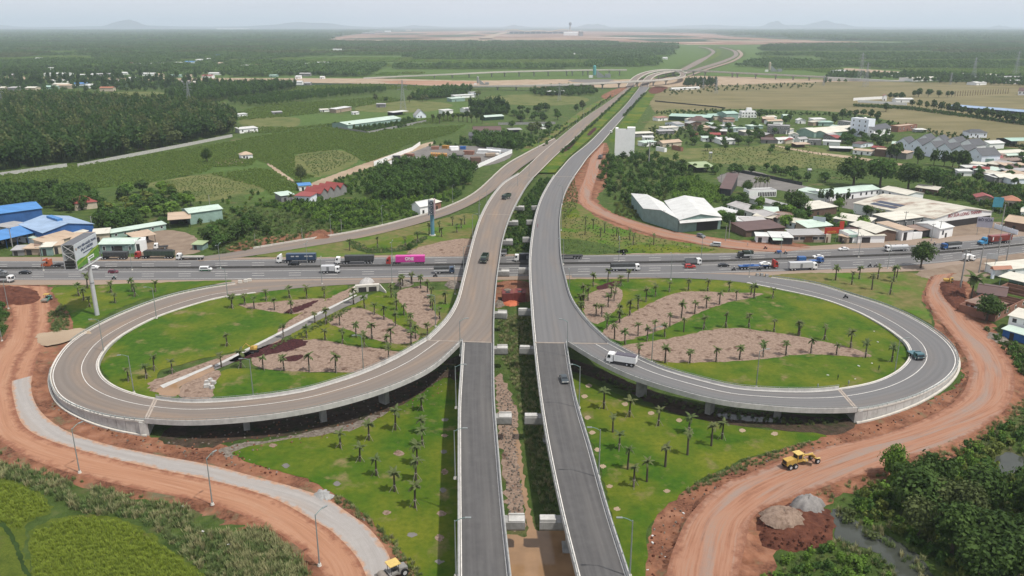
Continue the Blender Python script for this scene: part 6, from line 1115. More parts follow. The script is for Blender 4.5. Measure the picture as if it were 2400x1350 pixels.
V((1866, 347), (1898, 346), 8, 2.8, 'shed', .5, 'brown', 'tan', 'tan roofed open stall beside the village lane', 'stall', opened=True); V((1894, 340), (1925, 341), 9, 4, 'flat', 0, 'grey', 'grey', 'grey flat topped house with a satellite dish', 'house', win=2); V((1928, 340), (1968, 342), 8, 3.2, 'shed', .3, 'white', 'white', 'long white roofed house beside the satellite dish house', 'house'); V((1945, 355), (1998, 357), 8, 2.8, 'shed', .4, 'dark', 'white', 'dark open house under a white roof along the lane', 'house', opened=True); V((1998, 361), (2040, 365), 8, 3.2, 'shed', .4, 'white', 'tan', 'weathered white house with a tan roof along the lane', 'house', win=3); V((2048, 366), (2075, 368), 12, 5, 'flat', 0, 'brown', 'tan', 'brown boxy shed at the lane before the gabled row', 'shed', door=0); V((2076, 368), (2123, 374), 10, 4.6, 'shed', .6, 'grey', 'tan', 'grey shed with a tan roof touching the gabled row', 'shed')
V((1990, 318), (2031, 323), 10, 15.5, 'flat', 0, 'paleblue', 'white', 'tall white four storey block with small windows', 'building', win=3, floors=4, door=0, extra=tank); V((1961, 305), (1989, 309), 10, 8.5, 'flat', 0, 'grey', 'grey', 'unfinished grey concrete block behind the tall white one', 'building', win=3, floors=2)
V((2046, 324), (2086, 316), 11, 7, 'gable', 3, 'white', 'slate', 'white two storey villa with dark gabled roofs beside the tall white block', 'villa', win=5, floors=2); V((2014, 321), (2046, 325), 8, 4, 'flat', 0, 'white', 'white', 'white terrace wing with a balcony below the tall white block', 'house', win=3)
V((2104, 310), (2148, 305), 9, 5, 'flat', 0, 'brick', 'tan', 'unfinished brick house with a flat tan top at the field edge', 'house', win=5); V((2146, 311), (2172, 311), 7, 2.8, 'hip', 1, 'white', 'white', 'small white tent roof beside the unfinished brick house', 'tent', opened=True)
FR = [(2100, 334), (2131, 337), (2163, 341), (2196, 347), (2231, 352), (2268, 357), (2302, 364)]
for i in range(6): V(FR[i], FR[i+1], 15, 7.5, 'gable_v', 4.2, 'paleblue', 'slate', ('first', 'second', 'third', 'fourth', 'fifth', 'sixth')[i]+' white gable of the dark roofed terrace counted from the brown boxy shed', 'house', eave=True, door=0, win=2, floors=2, wx=.8)
BK = [(2150, 326), (2182, 329), (2215, 332), (2249, 336), (2284, 341)]
for i in range(4): V(BK[i], BK[i+1], 13, 8, 'gable_v', 4, 'white', 'slate', ('first', 'second', 'third', 'fourth')[i]+' dark roof of the rear terrace row counted from the brick house', 'house', eave=True, door=0)
V((2270, 323), (2312, 323), 11, 4.6, 'hip', 2.5, 'paleblue', 'slate', 'low slate roofed villa behind the dark roofed terraces', 'villa', win=4); V((2298, 388), (2327, 389), 6, 4.5, 'flat', 0, 'mint', 'green', 'green metal box room on stilts by the terrace end', 'shed', door=0)
V((2318, 350), (2352, 348), 12, 4.5, 'gable', 1.5, 'white', 'white', 'white arched roof beyond the end of the terrace', 'house'); V((2368, 345), (2420, 344), 18, 5, 'gable', 1.3, 'dark', 'green', 'open hall with a green roof at the field edge', 'hall', opened=True)
for i, (a, b, d, rm, wl, lb) in enumerate([((2258, 393), (2308, 397), 6, 'cream', 'grey', 'cream tin lean to just below the terrace end'), ((2262, 404), (2308, 403), 6, 'white', 'grey', 'white tin roof below the cream lean to'), ((2246, 413), (2277, 413), 5, 'white', 'white', 'bright white awning beside the slim white trunk'), ((2308, 415), (2352, 408), 8, 'mint', 'grey', 'mint tin roof in the tin roof cluster'), ((2330, 428), (2372, 426), 9, 'white', 'grey', 'white roofed store with grey tin walls'), ((2368, 432), (2425, 430), 11, 'cream', 'paleblue', 'cream roofed store in the tin roof cluster'), ((2345, 389), (2400, 386), 8, 'rust', 'brown', 'rusty low roof behind the tin roof cluster'), ((2352, 399), (2405, 398), 7, 'tan', 'grey', 'tan low roof behind the tin roof cluster'), ((2340, 370), (2410, 366), 9, 'cream', 'white', 'cream roofed house near the open green hall'), ((2355, 412), (2410, 412), 7, 'grey', 'grey', 'grey low roof in the tin roof cluster')]): V(a, b, d, 3.3, 'shed', .6, wl, rm, lb, 'shed')
for i, (a, b, wl, rm, lb) in enumerate([((1508, 331), (1532, 331), 'white', 'white', 'white hut behind the blank white block'), ((1486, 322), (1531, 320), 'grey', 'cream', 'grey concrete house behind the blank white block'), ((1510, 344), (1538, 341), 'white', 'mint', 'small white hut with a mint roof near the white block'), ((1553, 345), (1597, 341), 'cream', 'tan', 'cream farmhouse with a tan gabled roof in the meadow'), ((1545, 316), (1580, 315), 'grey', 'grey', 'low grey house at the meadow edge'), ((1555, 308), (1590, 306), 'white', 'cream', 'cream flat house below the long dark sided shed'), ((1542, 284), (1566, 282), 'white', 'salmon', 'salmon roofed house beside the long dark sided shed')]): V(a, b, 8, 3.2, 'gable' if i == 3 else 'shed', 1.6 if i == 3 else .5, wl, rm, lb, 'house', win=2)
for a, b, c_, lb in (((1537, 353), (1557, 357), 'white', 'pale'), ((1574, 350), (1595, 355), 'brick', 'red')): bld(a, b, 2.4, 2.6, 'flat', 0, c_, 'cream' if c_ == 'white' else 'red', lb+' old container box lying in the meadow', 'container', door=0)
# smaller roofs filling the village and the roadside
ri = random.Random(21); NB = []
for zone, px, n, txt in (('a', [(1560, 292), (1680, 284), (1800, 284), (1960, 296), (1990, 340), (1880, 345), (1740, 318), (1600, 318)], 22, 'packed between the long green shed and the lane'), ('b', [(2040, 330), (2100, 345), (2110, 372), (2010, 358)], 4, 'wedged before the gabled terrace'), ('c', [(2300, 372), (2420, 352), (2420, 430), (2350, 436), (2290, 420)], 14, 'in the tin roof cluster below the terrace'), ('d', [(1740, 500), (1850, 520), (1960, 545), (2060, 555), (2040, 560), (1880, 552), (1760, 540)], 8, 'tucked behind the shop row'), ('e', [(2150, 450), (2330, 480), (2420, 500), (2420, 515), (2330, 490)], 4, 'among the scrub above the dairy hall'), ('f', [(0, 545), (100, 560), (220, 570), (210, 590), (60, 590), (0, 590)], 5, 'among the highway shacks near the blue factory')):
    k = 0; t0 = 0
    while k < n and t0 < 400:
        t0 += 1; P_ = np.array(px); x = ri.uniform(P_[:, 0].min(), P_[:, 0].max()); y = ri.uniform(P_[:, 1].min(), P_[:, 1].max())
        if not inside(px, np.array([x]), np.array([y]))[0]: continue
        g = G(x, y)
        if any((g-q).length < 12 for q in NB): continue
        NB.append(g); k += 1; w = ri.uniform(6, 13)*FPX/g.y/2; rm = ri.choice(['white', 'cream', 'grey', 'tan', 'rust', 'brown', 'mint', 'stained', 'streak', 'red']); sl_ = ri.uniform(-.12, .25)
        o = bld((x-w, y-w*sl_), (x+w, y+w*sl_), ri.uniform(6, 10), ri.uniform(2.8, 4), ri.choice(['shed', 'gable', 'gable_v']), ri.uniform(.5, 1.5), ri.choice(['white', 'grey', 'cream', 'paleblue', 'tan', 'brown']), rm, 'small '+dict(rust='rusty', stained='stained', streak='streaked').get(rm, rm)+' roofed house '+txt, 'house', win=2); o['group'] = rm+' houses '+txt
# long white temple sheds and compound
V((2225, 258), (2440, 276), 15, 4.6, 'gable', 1.6, 'dark', 'paleblue', 'very long pale roofed shed behind a line of dark trees', 'shed'); V((2100, 240), (2140, 240), 12, 4, 'gable', 1.2, 'white', 'white', 'white roofed hall inside the white walled compound', 'hall'); V((2000, 236), (2072, 232), .4, 3, 'flat', 0, 'white', 'white', 'upper white wall of the compound in the dry field', 'wall', door=0); V((2010, 240), (2125, 247), .4, 2.6, 'flat', 0, 'white', 'white', 'lower white wall of the compound in the dry field', 'wall', door=0); V((2070, 236), (2078, 236), 4, 6.5, 'gable_v', 1.5, 'white', 'salmon', 'white and red gate of the compound in the dry field', 'gate'); V((2385, 223), (2430, 225), 14, 6, 'gable', 4, 'white', 'brown', 'white temple with a dark red stepped roof at the field edge', 'temple', win=5)
for a, b, d, h, rm, lb in (((2138, 191), (2200, 189), 30, 5, 'cream', 'wide cream sheds among trees beyond the dry field'), ((2090, 178), (2126, 176), 25, 4, 'white', 'white long roof beyond the far retaining wall'), ((2292, 187), (2312, 187), 18, 4, 'white', 'bright white roof between two pylons'), ((2288, 200), (2312, 199), 18, 4, 'white', 'low white roof below the pylons'), ((2355, 189), (2410, 189), 25, 6, 'grey', 'grey long shed at the edge beyond the temple'), ((2370, 197), (2410, 197), 20, 5, 'white', 'white shed above the temple'), ((2308, 181), (2335, 180), 16, 4, 'cream', 'cream roof behind the bright white roof'), ((2258, 178), (2270, 178), 14, 4, 'white', 'tiny white house at the foot of a pylon'), ((1962, 171), (1985, 170), 18, 4, 'white', 'white house in the trees near the far pale field'), ((1575, 212), (1640, 209), 6, 2.5, 'white', 'row of white sheeting along the dark hedge')): bld(a, b, d, h, 'gable', 1.3, 'white', rm, lb, 'shed')
patch('pale_field', [(1980, 160), (2080, 166), (2130, 170), (2100, 174), (2000, 168)], SANDY, .3, 3, 8)
# --- roadside on the far left
bld((-60, 509), (97, 488), 21, 6, 'gable', 1.6, 'blue', 'blue', 'long blue factory shed under the dark trees', 'factory', eave=True, door=0)
bld((101, 546), (218, 525), 0, 6, 'gable_v', 2.4, 'blue', 'paleblue', 'blue factory hall with a pale blue gabled roof and ridge vent', 'factory', C=(45, 526), eave=True, door=0, extra=skylight)
bld((-40, 572), (89, 543), 13, 4.6, 'shed', 1.2, 'blue', 'blue', 'open fronted blue shed beside the pale blue roofed hall', 'shed', eave=True, opened=True)
bld((112, 571), (184, 550), 8, 4.2, 'shed', 1.3, 'cream', 'tan', 'cream shop with a tan roof and small orange emblems', 'shop', eave=True, win=4)
for a, b, wl, rm, h, lb in (((30, 600), (57, 599), 'grey', 'grey', 2.6, 'grey shack at the foot of the concrete pole'), ((58, 598), (96, 598), 'tan', 'tan', 3, 'tan shack with a sagging awning beside the highway'), ((98, 600), (124, 599), 'green', 'cream', 4, 'green fronted shack beside the highway'), ((126, 597), (152, 594), 'cream', 'tan', 4, 'cream shack half behind the billboard'), ((5, 572), (45, 566), 'cream', 'cream', 3, 'cream roof between the blue sheds')): bld(a, b, 6, h, 'shed', .5, wl, rm, lb, 'shack', door=2)
bld((236, 595), (316, 594), 11, 4.4, 'gable', 1.2, 'green', 'mint', 'workshop with a pale green gabled roof and blue door', 'workshop', win=4, door=2); bld((318, 577), (366, 568), 8, 3.8, 'shed', .8, 'dark', 'tan', 'tan awning of the truck yard', 'shed', opened=True); bld((318, 592), (343, 590), 6, 4.8, 'flat', 0, 'white', 'white', 'white cube kiosk beside the truck yard', 'shop', door=2)
bld((262, 560), (390, 538), 5, 2.8, 'shed', .5, 'mint', 'mint', 'long narrow row with a pale green roof behind the workshop', 'shed', win=6); bld((220, 568), (257, 565), 8, 3.8, 'shed', .6, 'cream', 'cream', 'cream shed between the billboard and the workshop', 'shed'); bld((447, 527), (523, 516), 12, 6, 'gable', 1.2, 'mint', 'mint', 'tall pale mint hall above the truck yard', 'hall', door=0); bld((398, 537), (448, 533), 11, 4.6, 'shed', 1.2, 'dark', 'tan', 'wide tan canopy leaning on the mint hall', 'canopy', opened=True); bld((452, 586), (475, 587), 5, 2.6, 'shed', .4, 'green', 'ltgreen', 'green tarpaulin hut at the yard edge', 'hut')
bld((176, 494), (229, 488), 12, 3.8, 'hip', 3.2, 'cream', 'red', 'dark red hipped roof in the garden trees', 'house')
bld((562, 313), (605, 309), 9, 3.8, 'shed', .8, 'white', 'white', 'white bungalow at the corner of the dark forest', 'house', win=3); bld((566, 375), (593, 373), 8, 3.6, 'hip', 2, 'white', 'tan', 'small white house with a tan hipped roof in the cassava', 'house', win=2)
bld((660, 474), (690, 470), 9, 3.6, 'shed', .5, 'grey', 'mint', 'grey house with a mint roof beside the thicket', 'house'); bld((692, 475), (728, 477), 9, 4, 'shed', .6, 'paleblue', 'red', 'pale blue house with a red roof beside the thicket', 'house', win=3); bld((702, 448), (730, 446), 7, 3.2, 'shed', .4, 'white', 'blue', 'small house with a sky blue roof by the farm lane', 'house')
for i in range(4): bld((752+15*i, 453-4*i), (767+15*i, 449-4*i), 12, 4.5, 'gable_v', 2.4, 'grey', 'red', ('first', 'second', 'third', 'fourth')[i]+' red gable of the little terrace counted from the sky blue roof', 'house', eave=True, door=0)
bld((815, 293), (940, 277), 22, 4.6, 'gable', 1.8, 'mint', 'mint', 'very long mint roofed barn inside a walled plot', 'barn', eave=True, door=0); bld((922, 272), (957, 268), 9, 3.6, 'shed', .4, 'dark', 'white', 'white canopy roof beside the long mint barn', 'canopy', opened=True); bld((975, 277), (999, 276), 11, 3, 'gable_v', 5.5, 'paleblue', 'grey', 'steep grey A shaped house near the long mint barn', 'house', win=2)
for a, b, d, h, wl, rm, lb in (((788, 265), (824, 259), 9, 4.2, 'tan', 'white', 'tan walled white roofed house in the far fields'), ((774, 262), (790, 262), 8, 3, 'white', 'white', 'white house next to the tan walled one'), ((752, 263), (772, 262), 7, 2.6, 'white', 'cream', 'low cream hut in the far fields'), ((828, 269), (842, 268), 5, 2.4, 'white', 'white', 'tiny white hut in the crop rows'), ((882, 252), (903, 252), 7, 4, 'grey', 'grey', 'bare concrete house frame in the meadow'), ((1059, 239), (1090, 237), 12, 4, 'mint', 'mint', 'mint roofed farm building near the viaduct'), ((1066, 231), (1115, 228), 10, 3.6, 'white', 'white', 'white roofed farm building near the viaduct'), ((1104, 224), (1122, 223), 8, 4, 'paleblue', 'grey', 'pale blue hut near the viaduct'), ((560, 275), (580, 273), 6, 3, 'white', 'white', 'white hut in the shrubs behind the white bungalow'), ((640, 270), (662, 269), 8, 3, 'grey', 'grey', 'grey hut under a lone tree in the fields')): bld(a, b, d, h, 'shed', .5, wl, rm, lb, 'house', door=1)
bld((1099, 329), (1157, 329), 10, 4, 'shed', 1.6, 'grey', 'slate', 'slate roofed house before the villa with brown gables', 'house', win=6); bld((1110, 318), (1174, 317), 10, 4.6, 'gable', 3, 'white', 'brown', 'villa with dark brown gables and white chimneys', 'villa', win=5); bld((1137, 283), (1181, 280), 11, 3.6, 'gable', 1.2, 'dkgreen', 'mint', 'farm shed with a pale mint roof below the dense grove', 'shed'); bld((1194, 313), (1223, 312), 8, 3.2, 'shed', .6, 'dark', 'grey', 'open shed with a grey roof beside the villa', 'shed', opened=True); bld((1288, 224), (1326, 222), 10, 5, 'shed', .8, 'grey', 'white', 'lone white canopy in front of the slim ramp', 'canopy', opened=True); bld((1246, 304), (1280, 302), 7, 3, 'shed', .3, 'white', 'mint', 'white hut behind the grey boundary wall', 'house'); bld((1040, 268), (1062, 266), 9, 4, 'shed', .5, 'white', 'white', 'white house behind a line of feathery trees', 'house'); bld((1090, 264), (1112, 262), 9, 4, 'gable', 1.2, 'white', 'white', 'white gabled house behind the feathery trees', 'house')
# sheds of the storage yard beside the slip road
bld((985, 504), (1010, 499), 7, 4.5, 'gable', 2, 'white', 'white', 'white tent like site office beside the blue pillar sign', 'site office'); bld((1020, 493), (1034, 489), 6, 4, 'shed', .8, 'brick', 'cream', 'brick hut with a cream roof behind the blue pillar sign', 'hut')
# --- lower right yard
bld((2262, 724), (2312, 742), 9, 3, 'shed', .6, 'paleblue', 'rust', 'rust streaked tin roof leaning on the dark heap', 'shed'); bld((2288, 706), (2352, 716), 13, 3.4, 'gable', 1.2, 'grey', 'brown', 'brown gabled tin roof beside the coconut palm', 'shed')
def ruin(o, P, w, d, h, rh):
    for i in range(6): MB().hexa([P(w*(.12+.15*i), .3, h-.8), P(w*(.12+.15*i)+.2, .3, h-.8), P(w*(.12+.15*i)+.2, d-.3, h-.8), P(w*(.12+.15*i), d-.3, h-.8)], [P(w*(.12+.15*i), .3, h), P(w*(.12+.15*i)+.2, .3, h), P(w*(.12+.15*i)+.2, d-.3, h), P(w*(.12+.15*i), d-.3, h)]).build('roof_beam', WALL['brick'], o)
bld((2330, 755), (2440, 700), 12, 3.2, 'none', 0, 'brick', 'white', 'half demolished brick house with bare roof beams', 'house', door=0, win=6, extra=ruin)
bld((2358, 780), (2440, 800), 9, 6, 'shed', .3, 'white', 'cream', 'white two storey house at the edge of the rutted road', 'house', win=3, floors=2); bld((2348, 790), (2420, 812), 4, 2.8, 'shed', .4, 'blue', 'mint', 'pale awning with a blue skirt before the white house', 'canopy')
bld((2340, 668), (2430, 690), 8, 3.4, 'shed', .5, 'mint', 'cream', 'long open market roof behind the red gate', 'market', opened=True); bld((2345, 650), (2440, 640), 8, 3, 'shed', .5, 'white', 'cream', 'cream roofed shop row along the near highway shoulder', 'shop')
o = thing('gateway', G(2325, 653), 'blue pillared gateway with a red tiled top', 'gate', None, .15)
for s in (0, 1): MB().box((s*6.5, 0, 2), (.9, .9, 4)).build('pillar', WALL['paleblue'], o)
MB().prism([(-1.2, 4.0), (1.2, 4.0), (0, 5.2)], -.9, 7.4).build('tiled_top', ROOF['orange'], o)
# --- boundary walls made of panels
def fence(pts, h, label, mat, step=4.0, t_=.16, post=True, name='boundary_wall', cat='wall'):
    P = [G(*p) for p in pts]; o = thing(name, P[0], label, cat); prev = None
    for a, b in zip(P, P[1:]):
        n = max(1, int((b-a).length/step)); d = (b-a)/n; rz = math.atan2(d.y, d.x); L_ = d.length
        pm = MB().box((L_/2, 0, h/2-.1), (L_-.22, t_, h)).mesh('panel', mat); qm = MB().box((0, 0, h/2), (.24, t_+.1, h+.25)).mesh('post', mat)
        for i in range(n):
            p = link('panel', pm, o); p.location = a+d*i-P[0]; p.rotation_euler = (0, 0, rz); q = link('post', qm, o); q.location = a+d*i-P[0]; q.rotation_euler = (0, 0, rz)
    return o
fence([(183, 392), (290, 371), (430, 344), (545, 321)], 2.6, 'pale concrete panel wall along the edge of the dark forest', CONC, 6); fence([(-40, 419), (158, 391)], 2.6, 'shorter pale panel wall at the forest foot beyond the gap', CONC, 6)
fence([(794, 303), (862, 314), (1000, 286)], 2.4, 'grey panel wall around the long mint barn', CONC_D, 6); fence([(1168, 293), (1302, 291)], 2.6, 'straight grey boundary wall above the villa', CONC_D, 6)
fence([(877, 388), (967, 353), (985, 340)], 3, 'white sheet fence on the lane side of the storage yard', WALL['white'], 5, name='sheet_fence', cat='fence'); fence([(877, 389), (980, 377)], 2.6, 'white sheet fence along the near edge of the storage yard', WALL['white'], 5, name='sheet_fence', cat='fence'); fence([(1113, 397), (1200, 359), (1140, 353)], 3, 'white sheet fence on the slip road side of the storage yard', WALL['white'], 5, name='sheet_fence', cat='fence')
fence([(1725, 403), (1800, 418), (1880, 435)], 2.2, 'dark garden wall above the paved yard', WALL['dark'], 5); fence([(2330, 535), (2385, 551)], 2.4, 'pale blue tin fence beside the tan shed', WALL['paleblue'], 3, name='tin_fence', cat='fence'); fence([(1535, 238), (1680, 252), (1700, 255)], 1.6, 'thin dark fence across the dry field', WALL['dark'], 8, .06, name='field_fence', cat='fence')
# --- billboard, hoardings, pillar sign
def billboard():
    p = G(228, 738, .1); o = thing('billboard', p, 'big two sided billboard on a tall white pole above the lawn', 'billboard'); H0, H1 = 19.0, 27.3
    MB().cyl((0, 0, 0), (0, 0, H0+1), .75, .62, 16).build('pole', PS, o); MB().cyl((0, 0, 11.6), (0, 0, 11.9), .78, .78, 16).build('pole_ring', PG, o)
    a = math.radians(93); ux, uy = math.cos(a), math.sin(a); w = 16.5; th = 3.8; f = bpy.data.objects.new('frame', None)
    def Q(s, t_, z): return (ux*s-uy*t_, uy*s+ux*t_, z)
    fr = MB()
    for s in (-w/2, w/2):
        for t_ in (0, th): fr.box(Q(s, t_, (H0+H1)/2), (.18, .18, H1-H0), a)
        for k in range(3): z0 = H0+(H1-H0)*k/3; z1 = H0+(H1-H0)*(k+1)/3; fr.cyl(Q(s, 0, z0), Q(s, th, z1), .06, .06, 5); fr.cyl(Q(s, th, z0), Q(s, 0, z1), .06, .06, 5); fr.cyl(Q(s, 0, z1), Q(s, th, z1), .06, .06, 5)
    fo = fr.build('frame', PS, o); m = MB(); m.hexa([Q(-w/2, 0, H1), Q(w/2, 0, H1), Q(w/2, th, H1), Q(-w/2, th, H1)], [Q(-w/2, 0, H1+.12), Q(w/2, 0, H1+.12), Q(w/2, th, H1+.12), Q(-w/2, th, H1+.12)]).build('top_sheet', plain('grey_sheet', (.16, .165, .18), .7, .3), o)
    for k in range(3): z0 = H0+.15+k*.95; MB().hexa([Q(-w/2-.05, .5, z0), Q(-w/2-.05, th-.2, z0), Q(-w/2-.15, th-.2, z0), Q(-w/2-.15, .5, z0)], [Q(-w/2-.05, .5, z0+.85), Q(-w/2-.05, th-.2, z0+.85), Q(-w/2-.15, th-.2, z0+.85), Q(-w/2-.15, .5, z0+.85)]).build('solar_panel', PK, o)
    for t0, t1, nm in ((-.2, 0, 'panel'), (th, th+.2, 'panel')): MB().hexa([Q(-w/2, t0, H0), Q(w/2, t0, H0), Q(w/2, t1, H0), Q(-w/2, t1, H0)], [Q(-w/2, t0, H1), Q(w/2, t0, H1), Q(w/2, t1, H1), Q(-w/2, t1, H1)]).build(nm, plain('poster_white', (.66, .70, .74), .5, .06), o)
    pts = []
    for i in range(13): s = -w/2+w*i/12; pts.append((s, H0+2.6+1.6*(i/12)**1.6+.25*math.sin(i*.9)))
    g = MB(); n = len(pts); g.add([Q(s, -.22, H0+.02) for s, _ in pts]+[Q(s, -.22, z) for s, z in pts], [(i, i+1, n+i+1, n+i) for i in range(n-1)]); g.build('printed_meadow', plain('poster_green', (.13, .32, .04), .5, .5, .7), o)
    g = MB(); g.add([Q(s, -.235, H0+.9+.22*i) for i, (s, _) in enumerate(pts)]+[Q(s, -.235, H0+1.5+.22*i) for i, (s, _) in enumerate(pts)], [(i, i+1, n+i+1, n+i) for i in range(n-1)]); g.build('printed_band', plain('poster_lime', (.38, .50, .07), .5, .4, .9), o)
    MB().hexa([Q(-.5, -.26, H0+.9), Q(4.2, -.26, H0+.9), Q(4.2, -.23, H0+.9), Q(-.5, -.23, H0+.9)], [Q(-.5, -.26, H0+2.0), Q(4.2, -.26, H0+2.0), Q(4.2, -.23, H0+2.0), Q(-.5, -.23, H0+2.0)]).build('printed_label', PW, o)
    ink = plain('navy_ink', (.06, .08, .16), .6, .05); gi = plain('green_ink', (.03, .16, .06), .6, .05)
    for txt, s, z, sz, mt in (('HOA VIÊN NGHĨA TRANG', .6, H1-1.6, 1.15, ink), ('SALA GARDEN', .2, H1-2.9, 1.35, ink)):
        q = link('lettering', text_mesh(txt, sz, mt), o); q.location = Q(s, -.28, z); q.rotation_euler = (math.pi/2, 0, a)
    for s0, s1, z0, z1, mt in ((-3, 4, H1-4.3, H1-4.0, ink), (.1, 3.6, H0+1.25, H0+1.6, gi)): MB().hexa([Q(s0, -.28, z0), Q(s1, -.28, z0), Q(s1, -.265, z0), Q(s0, -.265, z0)], [Q(s0, -.28, z1), Q(s1, -.28, z1), Q(s1, -.265, z1), Q(s0, -.265, z1)]).build('printed_line', mt, o)
    MB().cyl(Q(-w/2+.9, -.23, H1-1.7), Q(-w/2+.9, -.26, H1-1.7), .5, .5, 14).build('emblem', plain('emblem_ink', (.4, .3, .26), .6, .1), o)
    MB().hexa([Q(-w/2, -1.2, H0-.5), Q(w/2, -1.2, H0-.5), Q(w/2, -.25, H0-.5), Q(-w/2, -.25, H0-.5)], [Q(-w/2, -1.2, H0-.4), Q(w/2, -1.2, H0-.4), Q(w/2, -.25, H0-.4), Q(-w/2, -.25, H0-.4)]).build('catwalk', PS, o)
    for k in range(6): s = -w/2+1+k*2.1; MB().cyl(Q(s, -.2, H0-.4), Q(s, -1.5, H0+.2), .05, .05, 5).build('lamp_arm', PK, o)
    return o
billboard()
o = thing('pillar_sign', G(1014, 552, .1), 'blue pillar carrying an upright lattice sign by the slip road', 'sign'); MB().cyl((0, 0, 0), (0, 0, .5), 1.5, 1.5, 16).build('plinth', CONC_L, o); MB().cyl((0, 0, .4), (0, 0, 10.4), .95, .95, 16).build('pillar', plain('pillar_blue', (.14, .32, .42), .6, .25, 1), o); f = MB()
for x in (-1.2, 1.0):
    for y in (-1.4, 1.4): f.box((x, y, 13.8), (.16, .16, 7))
for k in range(4):
    f.box((-.1, -1.4, 10.5+k*2.2), (2.3, .14, .14)); f.cyl((-1.2, -1.4, 10.5+k*2.2), (1.0, -1.4, min(12.7+k*2.2, 17.3)), .07, .07, 5); f.cyl((1.0, -1.4, 10.5+k*2.2), (-1.2, -1.4, min(12.7+k*2.2, 17.3)), .07, .07, 5)
f.build('lattice', PS, o); MB().box((-.1, 0, 13.8), (1.6, 2.4, 6.6)).build('sign_core', PNV, o); MB().box((1.35, 0, 14.0), (.3, 4, 7.4)).build('sign_face', plain('sign_pink', (.6, .42, .45), .5, .2), o); MB().box((-1.45, 0, 13.8), (.2, 4, 7)).build('sign_face', PNV, o)
def board(px, py, w, h, z0, rz, label, col, lines, frame=STEEL, cat='sign'):
    o = thing('sign_board', G(px, py), label, cat, None, math.radians(rz)); MB().box((0, 0, z0+h/2), (w, .25, h)).build('panel', col, o)
    for s in (-.38, .38): MB().cyl((w*s, .2, 0), (w*s, .2, z0+h), .1, .1, 6).build('post', frame, o)
    for txt, x, z, sz, mt in lines: q = link('lettering', text_mesh(txt, sz, mt), o); q.location = (x, -.16, z0+z); q.rotation_euler = (math.pi/2, 0, 0)
    return o
REDI = plain('sign_red', (.50, .05, .03), .5, .1); YELI = plain('sign_yellow', (.75, .42, .08), .5, .1); INK = plain('dark_ink', (.05, .05, .09), .6, .05)
board(1946, 568, 7.0, 3.0, 4.2, 8, 'red sign board with yellow lettering over the shops', REDI, [('AN HÒA', 0, .85, 1.15, YELI)])
board(1969, 560, 2.2, 4.0, 4.6, 8, 'small upright red and yellow sign beside the wide red one', REDI, [])
board(2303, 552, 6.6, 5.0, 4.0, -24, 'white hoarding of the dairy on tall posts', plain('sign_lilac', (.55, .53, .60), .5, .1), [('BÒ SỮA', 0, 3.5, 1.7, INK)])
board(2334, 505, 5.0, 5.2, 4.5, -10, 'blue and white poster board behind the dairy hall', plain('sign_blue', (.10, .40, .52), .5, .3), [])
board(1917, 541, 5.8, 2.6, 4.4, -30, 'pale blue white sign board among the trees behind the shops', plain('sign_pale', (.55, .60, .66), .5, .1), [])
board(2318, 640, 4, 2.2, 6, -20, 'small board on a pole near the white delivery lorry', PS, [])
# ------------------------------------------------------------------ pylons, poles, far works
PYL = plain('pylon_steel', (.42, .44, .46), .6, .15, 1, .2)
def pylon(px, py, h, label, rz=0, arms=3):
    o = thing('power_pylon', G(px, py), label, 'pylon', None, rz); b = h*.085; m = MB(); W_ = lambda t_: b*(1-t_)**1.25+h*.012; r = max(.09, h*.0032)
    lev = [0, .14, .27, .38, .48, .57, .65, .72, .79, .86, .93, 1]
    for t0, t1 in zip(lev, lev[1:]):
        q0, q1 = W_(t0), W_(t1); c0 = [(q0, q0), (-q0, q0), (-q0, -q0), (q0, -q0)]; c1 = [(q1, q1), (-q1, q1), (-q1, -q1), (q1, -q1)]
        for i in range(4):
            j = (i+1) % 4; m.cyl((*c0[i], t0*h), (*c1[i], t1*h), r, r, 4, False); m.cyl((*c0[i], t0*h), (*c1[j], t1*h), r*.7, r*.7, 4, False); m.cyl((*c0[j], t0*h), (*c1[i], t1*h), r*.7, r*.7, 4, False); m.cyl((*c1[i], t1*h), (*c1[j], t1*h), r*.6, r*.6, 4, False)
    m.build('lattice_tower', PYL, o)
    for k in range(arms):
        z = h*(.70+.11*k); L_ = h*(.16-.02*k)
        for s in (1, -1): q = MB(); q.cyl((0, .3, z), (s*L_, 0, z+.3), r, r, 4); q.cyl((0, -.3, z), (s*L_, 0, z+.3), r, r, 4); q.cyl((0, 0, z+h*.035), (s*L_, 0, z+.3), r, r, 4); q.cyl((s*L_, 0, z+.3), (s*L_, 0, z-h*.03), r*1.6, r*1.6, 5); q.build('crossarm', PYL, o)
for a in ((6, 266, 34, 'lattice pylon at the frame edge above the dark forest'), (445, 252, 30, 'lattice pylon standing behind the dark forest'), (945, 262, 36, 'lattice pylon above the long mint barn', .3), (1311, 237, 24, 'slim pylon in front of the slim far ramp'), (2015, 191, 49, 'tallest pylon beyond the dry field', .4), (2028, 204, 38, 'thin pylon just before the tallest one', .2), (2280, 188, 40, 'pylon between the white roofs beyond the dry field', .5), (2380, 176, 46, 'tall pylon near the temple', .3), (2227, 199, 20, 'short pylon in the dry field', .2), (1930, 201, 17, 'short pylon beside the far viaduct end'), (1678, 219, 22, 'short pylon in front of the dark hedge', .1), (1648, 208, 16, 'stumpy pylon beside the dark hedge')): pylon(*a)
